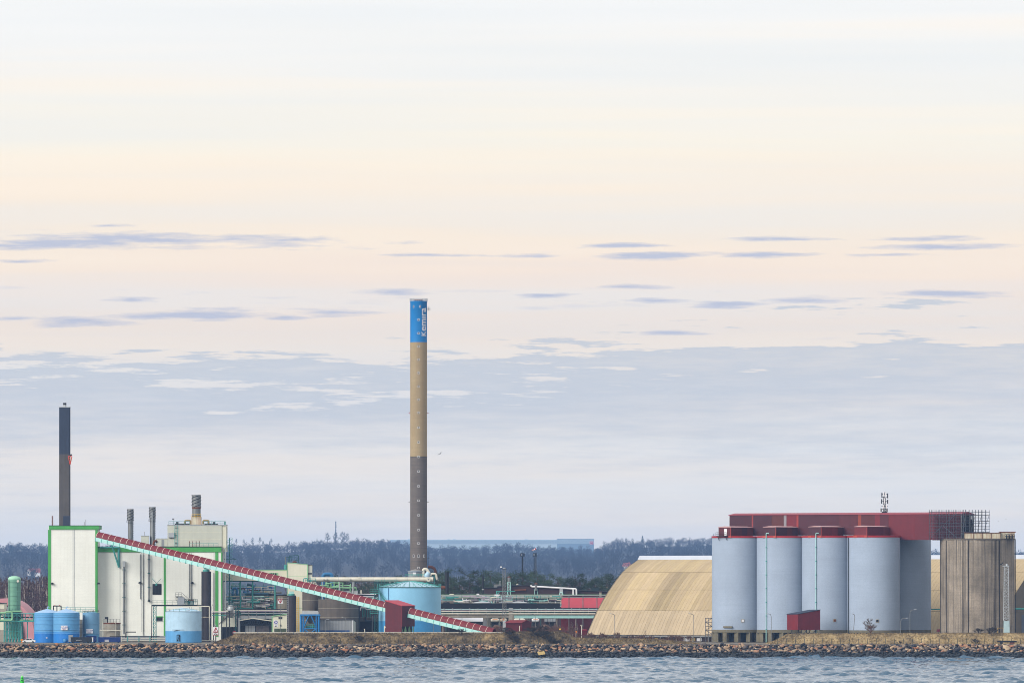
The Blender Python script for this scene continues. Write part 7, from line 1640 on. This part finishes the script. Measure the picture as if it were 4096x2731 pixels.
# scaffold stair at the first silo
def scaffold_stair():
    A = At('scaffold_stair', 'grey scaffold stair tower at the left foot of the first silo', 'scaffolding', 2834, 20); x, z = A.x, A.z; st_m = mat('scaffold_tube', ())
    for q in (2822, 2835, 2848):
        for d in (0, 1.6): A.part('standard', MB().cyl((x(q), d, 0), (x(q), d, z(2469)), .07, n=5), st_m)
    for r0 in (2535, 2519, 2503, 2487, 2471):
        A.part('ledger', MB().cyl((x(2821), 0, z(r0)), (x(2849), 0, z(r0)), .07, n=4), st_m); A.part('deck', MB().box(x(2822), x(2848), .1, 1.5, z(r0 + 1), z(r0)), steel_dk)
    b = MB()
    for i, r0 in enumerate((2535, 2519, 2503, 2487)): b.cyl((x(2822 if i % 2 else 2848), .2, z(r0)), (x(2848 if i % 2 else 2822), .2, z(r0 - 16)), .08, n=4)
    A.part('stair_stringer', b, st_m)
scaffold_stair()
# quay barrier, fence, small boat
A = At('crash_barrier', 'long dark crash barrier along the top of the right berm', 'barrier', 3600, -31, base=0.0); A.part('beam', MB().box(A.x(3170), A.x(4180), 0, .25, SZ(2534.5, -31), SZ(2528.5, -31)), steel_dk)
for q in range(3180, 4180, 50): A.part('post', MB().box(A.x(q), A.x(q + 2), .25, .45, 6.2, SZ(2529, -31)), steel)
A = At('mesh_fence', 'thin wire fence on posts along the foot of the right berm', 'fence', 3640, -43.3); pm_ = MB().bar((0, 0, -.4), (0, 0, 1.75), .09).mesh('post', mat('fence_green', (70, 84, 76), .7)); n = 0
for q in range(3110, 4180, 36): link('post', pm_, A.root, loc=(A.x(q), 0, 0))
A.part('wire', MB().cyl((A.x(3110), 0, 1.7), (A.x(4180), 0, 1.7), .02, n=3).cyl((A.x(3110), 0, .9), (A.x(4180), 0, .9), .02, n=3), steel_dk)
A = At('mesh_fence', 'thin wire fence on posts along the foot of the left berm', 'fence', 1600, -43.5)
for q in range(900, 2240, 33): link('post', pm_, A.root, loc=(A.x(q), 0, 0))
A.part('wire', MB().cyl((A.x(900), 0, 1.7), (A.x(2240), 0, 1.7), .02, n=3).cyl((A.x(900), 0, .9), (A.x(2240), 0, .9), .02, n=3), steel_dk)
A = At('black_pipe_bench', 'dark low beam lying on blocks by the shore path at right', 'beam', 4028, -45); A.part('beam', MB().box(A.x(3989), A.x(4067), 0, .5, .5, 1.05), black); A.part('block', MB().box(A.x(4000), A.x(4010), .05, .45, 0, .5), steel_dk); A.part('block', MB().box(A.x(4040), A.x(4058), .05, .45, 0, .5), mat('clay_block', (130, 84, 72), .8))
def buoy():
    y = -700.0; A = At('green_buoy', 'bright green lateral buoy in the water at bottom left', 'buoy', 88.5, y, base=0.0); k = A.k; g_ = mat('buoy_green', (60, 215, 70), .4, .05, .8)
    z = lambda r: SZ(r, y)
    A.part('hull', MB().lathe([(0, -.5), (.65, -.3), (.72, .15), (.5, .3)], 20), g_); A.part('tower', MB().lathe([(.46, .3), (.42, z(2722)), (.38, z(2716)), (.26, z(2704))], 16), g_); A.part('topmark', MB().lathe([(.26, z(2704)), (.16, z(2701)), (0, z(2699))], 14), mat('buoy_tip', (170, 235, 160), .4))
    A.part('panel', MB().box(-.2, .2, -.45, -.38, z(2722), z(2717)), mat('buoy_dark', (30, 130, 46), .5)); A.part('panel', MB().box(-.14, .14, -.38, -.3, z(2713), z(2709)), mat('buoy_dark', ()))
buoy()
for px, row, y, lab in ((265.5, 2594, -51.5, 'yellow float washed up on the rocks below the charcoal skip'), (626, 2575, -47, 'yellow marker box on the quay edge below the pale blue tank')):
    A = At('yellow_float', lab, 'float', px, y, base=SZ(row, y) - .3); A.part('body', MB().lathe([(0, 0), (.3, .08), (.4, .35), (.3, .6), (0, .7)], 14), yellow); A.part('strap', MB().lathe([(.41, .3), (.41, .4)], 14), orange)
A = At('wooden_pallet', 'broken wooden pallet stranded on the dark rocks', 'pallet', 2168, -58.2, base=1.0); A.root.rotation_euler = (radians(35), radians(-8), .2)
for i in range(4): A.part('slat', MB().box(-1.1, 1.1, i * .42, i * .42 + .32, .08, .14), mat('raw_wood', (206, 184, 130), .8))
for q in (-.9, .8): A.part('bearer', MB().box(q, q + .15, 0, 1.6, -.05, .08), mat('raw_wood', ()))
# driftwood
for i, (px, row, ang) in enumerate(((668, 2578, 50), (2527, 2596, 120), (3815, 2590, 80), (1494, 2592, 40), (1290, 2596, 20), (3853, 2593, 30))):
    y = -53.0; A = At('driftwood', ['grey branch on the rocks below the pale blue tank', 'pale forked branch on the rocks below the tan vault', 'white upright stick among the rocks at right', 'long pale pole lying on the rocks below the transfer house', 'bleached stick on the rocks below the blue hopper', 'curved pale log on the rocks below the old silo'][i], 'driftwood', px, y, base=SZ(row, y) - .3)
    a = radians(ang); A.part('branch', MB().tube([(-cos(a) * 1.1, -.2, -sin(a) * .5), (0, -.4, .25), (cos(a) * 1.1, -.3, sin(a) * 1.1)], .09, 6), mat('bleached_wood', (200, 192, 176), .8)); A.part('fork', MB().cyl((0, -.4, .25), (.5, -.5, .9), .06, .03, 5), mat('bleached_wood', ()))

# ================================================================== PLANTS NEAR THE SHORE, FAR THINGS, BIRDS
bushes = tree_meshes(3, 700, bush_m, bush_m, h=3.0, spread=2.4, trunk_r=.07, twigs=1800, tw=.03, upright=.8, first=.08)
redbush = tree_meshes(2, 720, twig_red, twig_red, h=3.0, spread=2.2, trunk_r=.06, twigs=1400, tw=.025, upright=1.2, first=.05)
def bush(px, y, z, s, ms, label, sz=None, grp='bushes on the berms'): place_tree('bush', ms, SX(px, y), y, z, s, R.random() * 6, label, 'bush', grp, sz or s)
def bz(px, y, fn): return float(fn(np.zeros((1, 1)) + SX(px, y), np.zeros((1, 1)) + y)[0, 0]) if False else None
def berm_z(px, y, prof):
    q = np.array([p[0] for p in prof], float); w = np.array([p[1] for p in prof], float); top = SZ(np.interp(px, q, w), -36); up = min(1, max(0, (y + 43.6) / 7.2)); s = up * up * (3 - 2 * up); return float(4.0 + (top - 4.0) * s) - .1
for i, (px, y, s) in enumerate(((2022, -37, 1.0), (2040, -39, 1.1), (2058, -41, 1.0), (2068, -42.5, .8), (2120, -36.5, .9), (2135, -38, 1.1), (2150, -40, 1.2), (2165, -37, 1.2), (2180, -39.5, 1.2), (2196, -41, 1.1), (2212, -42.5, 1.0), (2225, -42.8, .8))):
    bush(px, y, berm_z(px, y, CREST_L), s, bushes[i % 3], 'dark leafless bush in the thicket on the berm below the red hut', s * .55, 'dark bushes below the red hut')
for i, (px, y, s, lab) in enumerate(((1435, -41, .8, 'small dark bush low on the berm below the grey shed'), (1845, -37, .7, 'dark bush on the berm below the lower conveyor'), (3915, -37, .8, 'left dark bush on the right berm below the old silo'), (3965, -38, 1.1, 'larger dark bush on the right berm below the old silo'), (3900, -42.5, .7, 'low dark scrub at the foot of the right berm'), (3600, -42.6, .45, 'tiny scrub beside the right berm fence'))):
    bush(px, y, berm_z(px, y, CREST_L if px < 2500 else CREST_R), s, bushes[i % 3], lab, s * .75)
for i in range(22):
    px = 2290 + i * 22 + R.uniform(-8, 8); y = R.uniform(-34, -20); bush(px, y, 4.2 if px > 2480 else 5.0, R.uniform(.7, 1.1), redbush[i % 2], 'reddish scrub in the hedge along the foot of the tan vault', R.uniform(.5, .9), 'reddish scrub below the vault')
for i in range(16): px = 1960 + i * 22 + R.uniform(-8, 8); bush(px, R.uniform(40, 60), G0, R.uniform(.9, 1.3), redbush[i % 2], 'reddish scrub growing between the red hut and the red warehouse', R.uniform(1, 1.7), 'reddish scrub by the red hut')
bush(3482, -37, berm_z(3482, -37, CREST_R), .9, redbush[0], 'rust-brown shrub on the berm below the round bare tree', .9)
round_tree = tree_meshes(1, 760, twig_grey, twig_grey, h=6.0, spread=2.9, trunk_r=.12, twigs=2600, tw=.02, upright=1.1, first=.12)
place_tree('bare_tree', round_tree[0], SX(3477, -29), -29, 6.4, .95, 1.0, 'round leafless little tree in front of the nearest silo', 'tree')
for i, (px, top) in enumerate(((2290, 2478), (2308, 2484), (2196, 2476), (2146, 2486), (2580, 2514), (2170, 2484), (2330, 2480))):
    y = 64 if px < 2400 else -20; h = SZ(top, y) - G0
    place_tree('birch_tree', birches[i % 5], SX(px, y), y, G0 - .1, h / 20 * 1.1, i, 'thin young birch standing before the red warehouse wall' if px < 2400 else 'thin sapling in the hedge at the vault foot', 'tree', 'young birches by the vault' if px < 2400 else None, h / 20)
# trees singled out on the skyline
sky_tree = [tree_meshes(1, 800 + i, twig_grey, mat('skyline_twigs', (112, 110, 112), .95, .2, .05), h=24, spread=7, trunk_r=.4, twigs=1500, tw=.1, upright=1.4, first=.2)[0] for i in range(3)]
for i, (px, top, w) in enumerate(((945, 2150, 1), (975, 2152, .9), (1010, 2145, 1), (1040, 2143, 1), (1085, 2149, .8), (1310, 2126, 1.1), (1342, 2122, 1.1), (1372, 2121, 1.2), (1388, 2128, 1.0), (2505, 2146, .9), (2530, 2148, .9))):
    y = YR - 40; zb = SZ(2176, y); h = SZ(top, y) - zb; lab = 'tall leafless tree in the skyline group by the radio mast' if 1290 < px < 1400 else ('leafless tree on the skyline right of the white hall' if px < 1100 else 'leafless tree on the skyline above the tan vault')
    place_tree('skyline_tree', sky_tree[i % 3], SX(px, y), y, zb - 1, h / 24 * w * 1.2, i, lab, 'tree', 'skyline trees ' + ('by the mast' if 1290 < px < 1400 else ('by the hall' if px < 1100 else 'above the vault')), h / 24)
def spruce(seed):
    r = random.Random(seed); T = MB().cyl((0, 0, 0), (0, 0, 14), .25, .05, 6, False); V = []; F = []
    for i in range(900):
        f = r.random() ** .8; zz = 1.2 + 13 * f; rad = 3.4 * (1.02 - f) * (.75 + .5 * r.random()); a = r.random() * 6.283; p = Vector((cos(a) * rad * r.random() ** .4, sin(a) * rad * r.random() ** .4, zz)); u = Vector((cos(a), sin(a), -.25 + r.uniform(-.3, .3))) * .8; w = Vector((-sin(a), cos(a), 0)) * .35; n = len(V)
        V.extend([tuple(p - w), tuple(p + w), tuple(p + u)]); F.append((n, n + 1, n + 2))
    return T.mesh('trunk', bark_m), np_mesh('crown', V, F, conifer_m)
sp_ = [spruce(1), spruce(2)]
for i, (px, top, bot, w, lab) in enumerate(((1052, 2162, 2186, 1.5, 'left dark round conifer on the skyline right of the white hall'), (1079, 2163, 2188, 1.25, 'dark conifer on the skyline, right of a twin conifer'), (1156, 2162, 2186, 1.6, 'broad dark conifer on the skyline left of the radio mast'), (2570, 2142, 2172, 1.25, 'lone dark spruce on the skyline above the tan vault'), (46, 2180, 2230, 1.6, 'big dark evergreen on the hill at far left'), (1268, 2152, 2168, 1.2, 'small dark conifer just left of the radio mast'))):
    y = YR - 60 if i != 4 else YR - 1500; zb = SZ(bot, y); h = SZ(top, y) - zb; place_tree('conifer_tree', sp_[i % 2], SX(px, y), y, zb, h / 14 * w, i, lab, 'tree', None, h / 14)
def radio_mast():
    y = YR - 30; A = At('radio_mast', 'slim radio mast rising from bare trees on the skyline', 'mast', 1343, y, base=SZ(2176, y)); x, z = A.x, A.z
    A.part('mast', MB().cyl((0, 0, 0), (0, 0, z(2084)), 1.0, .5, 8), mat('mast_grey', (100, 112, 130), .6))
    for r0, w in ((2086, 1.2), (2092, 1.4), (2100, 1.8), (2107, 1.7), (2118, 1.3), (2130, 1.2)): A.part('antenna_drum', MB().cyl((0, 0, z(r0 + 3)), (0, 0, z(r0)), w, n=8), mat('mast_grey', ()))
radio_mast()
def far_warehouse():
    y = 12000.0; A = At('far_warehouse', 'very long pale blue striped warehouse on the horizon', 'building', 2045, y, base=70.0); x, z = A.x, A.z; wm = mat('far_sheet', (196, 214, 226), .6, .03, .02); dm = mat('far_stripe', (140, 165, 188), .6, .03, .02)
    A.part('wall', MB().box(x(1560), x(2228), 0, 60, -20, z(2157.5)), wm); A.part('tall_wall', MB().box(x(2228), x(2376), -3, 60, -20, z(2154.5)), dm)
    for r0 in (2160, 2164, 2168, 2172): A.part('stripe', MB().box(x(1560), x(2228), -.6, 0, z(r0 + 1.4), z(r0)), dm); A.part('stripe', MB().box(x(2228), x(2376), -3.6, -3, z(r0 + 1.2), z(r0 - .6)), wm)
    for q in (1630, 1790, 1812, 2100): A.part('roof_unit', MB().box(x(q), x(q + 10), 5, 20, z(2157.5), z(2155)), wm)
    s = A.part('logo_panel', MB().box(x(2358), x(2374), -4.2, -3.7, z(2176), z(2163.5)), mat('logo_pink', (226, 190, 208), .6)); 
    b = MB(); b.box(x(2360), x(2362), -4.5, -4.2, z(2174), z(2165)); b.box(x(2362), x(2370), -4.5, -4.2, z(2166.5), z(2165)); b.box(x(2369), x(2371), -4.5, -4.2, z(2176), z(2166)); b.box(x(2364), x(2368), -4.5, -4.2, z(2174), z(2169)); b.build('logo', mat('logo_red', (190, 90, 120), .6), s)
far_warehouse()
def far_house():
    y = 7000.0; A = At('far_house', 'far white house with red tiled roof on the wooded slope at left', 'house', 130, y, base=SZ(2300, y)); x, z = A.x, A.z
    A.part('wall', MB().prism([(x(108), -20), (x(122), -20), (x(122), z(2284)), (x(115), z(2274)), (x(108), z(2284))], -.2, 8, 'y'), sign_w, smooth=False); A.part('roof', MB().prism([(x(106), z(2285)), (x(115), z(2271)), (x(136), z(2272)), (x(136), z(2286)), (x(123), z(2286)), (x(115), z(2273))], 0, 8, 'y'), mat('tile_red', (196, 122, 116), .7), smooth=False); A.part('wing_roof', MB().box(x(137), x(161), 0, 8, z(2289), z(2272)), mat('tile_red', ())); A.part('wing_wall', MB().box(x(137), x(160), 0, 8, -20, z(2289)), sign_w)
    A.part('window', MB().box(x(113), x(117), -.3, -.2, z(2290), z(2284)), glass)
    y = 6900.0
    A = At('far_house', 'far cottage with a reddish roof half hidden by trees left of the vault', 'house', 2506, y, base=SZ(2300, y)); x, z = A.x, A.z; A.part('wall', MB().box(x(2490), x(2524), 0, 8, -20, z(2264)), cream); A.part('roof', MB().prism([(x(2487), z(2264)), (x(2527), z(2264)), (x(2520), z(2250)), (x(2494), z(2250))], -.5, 8, 'y'), mat('tile_red', ()), smooth=False); A.part('chimney', MB().box(x(2515), x(2518), 3, 4, z(2252), z(2245)), mat('tile_red', ()))
far_house()
def bird(px, row, y, s, label, bank):
    o = thing('gull', label, 'bird', (SX(px, y), y, SZ(row, y)), 0.3, None); o.rotation_euler = (0, bank, .4); o.scale = (s, s, s); gm = mat('gull_grey', (70, 72, 80), .8)
    MB().lathe([(0, -.34), (.05, -.3), (.09, -.1), (.1, .08), (.06, .24), (.03, .3), (0, .36)], 10).build('body', gm, o, rot=(pi / 2, 0, 0))
    for q in (-1, 1): MB().add([(0, .1, .03), (q * .38, .2, .2), (q * .85, .02, .12), (q * .4, -.02, .16), (0, -.12, .03), (0, .1, 0), (q * .38, .2, .17), (q * .85, .02, .11), (q * .4, -.02, .13), (0, -.12, 0)], [(0, 1, 3, 4), (1, 2, 3), (5, 6, 8, 9), (6, 7, 8), (0, 1, 6, 5), (1, 2, 7, 6)]).build('wing', gm, o)
bird(1760, 1815, -200, 1.0, 'gull gliding beside the tall chimney', radians(-35)); bird(3993, 2083, -150, .55, 'lower one of two specks of gulls above the old silo', .2); bird(4024, 2075, -150, .55, 'higher one of two specks of gulls above the old silo', .1)

# ------------------------------------------------------------------ haze over sea, works and hills
hz = MB(); hz.box(-4600, 4600, -2480, 15600, -3.5, 133)
hm = bpy.data.materials.new('haze_air'); hm.use_nodes = True; nt = hm.node_tree; nt.nodes.clear()
ho = nt.nodes.new('ShaderNodeOutputMaterial'); pv = nt.nodes.new('ShaderNodeVolumePrincipled'); pv.inputs['Color'].default_value = (.32, .56, 1.0, 1); pv.inputs['Density'].default_value = 3.6e-5; pv.inputs['Anisotropy'].default_value = 0.0
nt.links.new(pv.outputs[0], ho.inputs['Volume'])
tag(hz.build('haze', hm, smooth=False), 'thin bluish winter haze over the sound and hills', 'haze', kind='stuff')
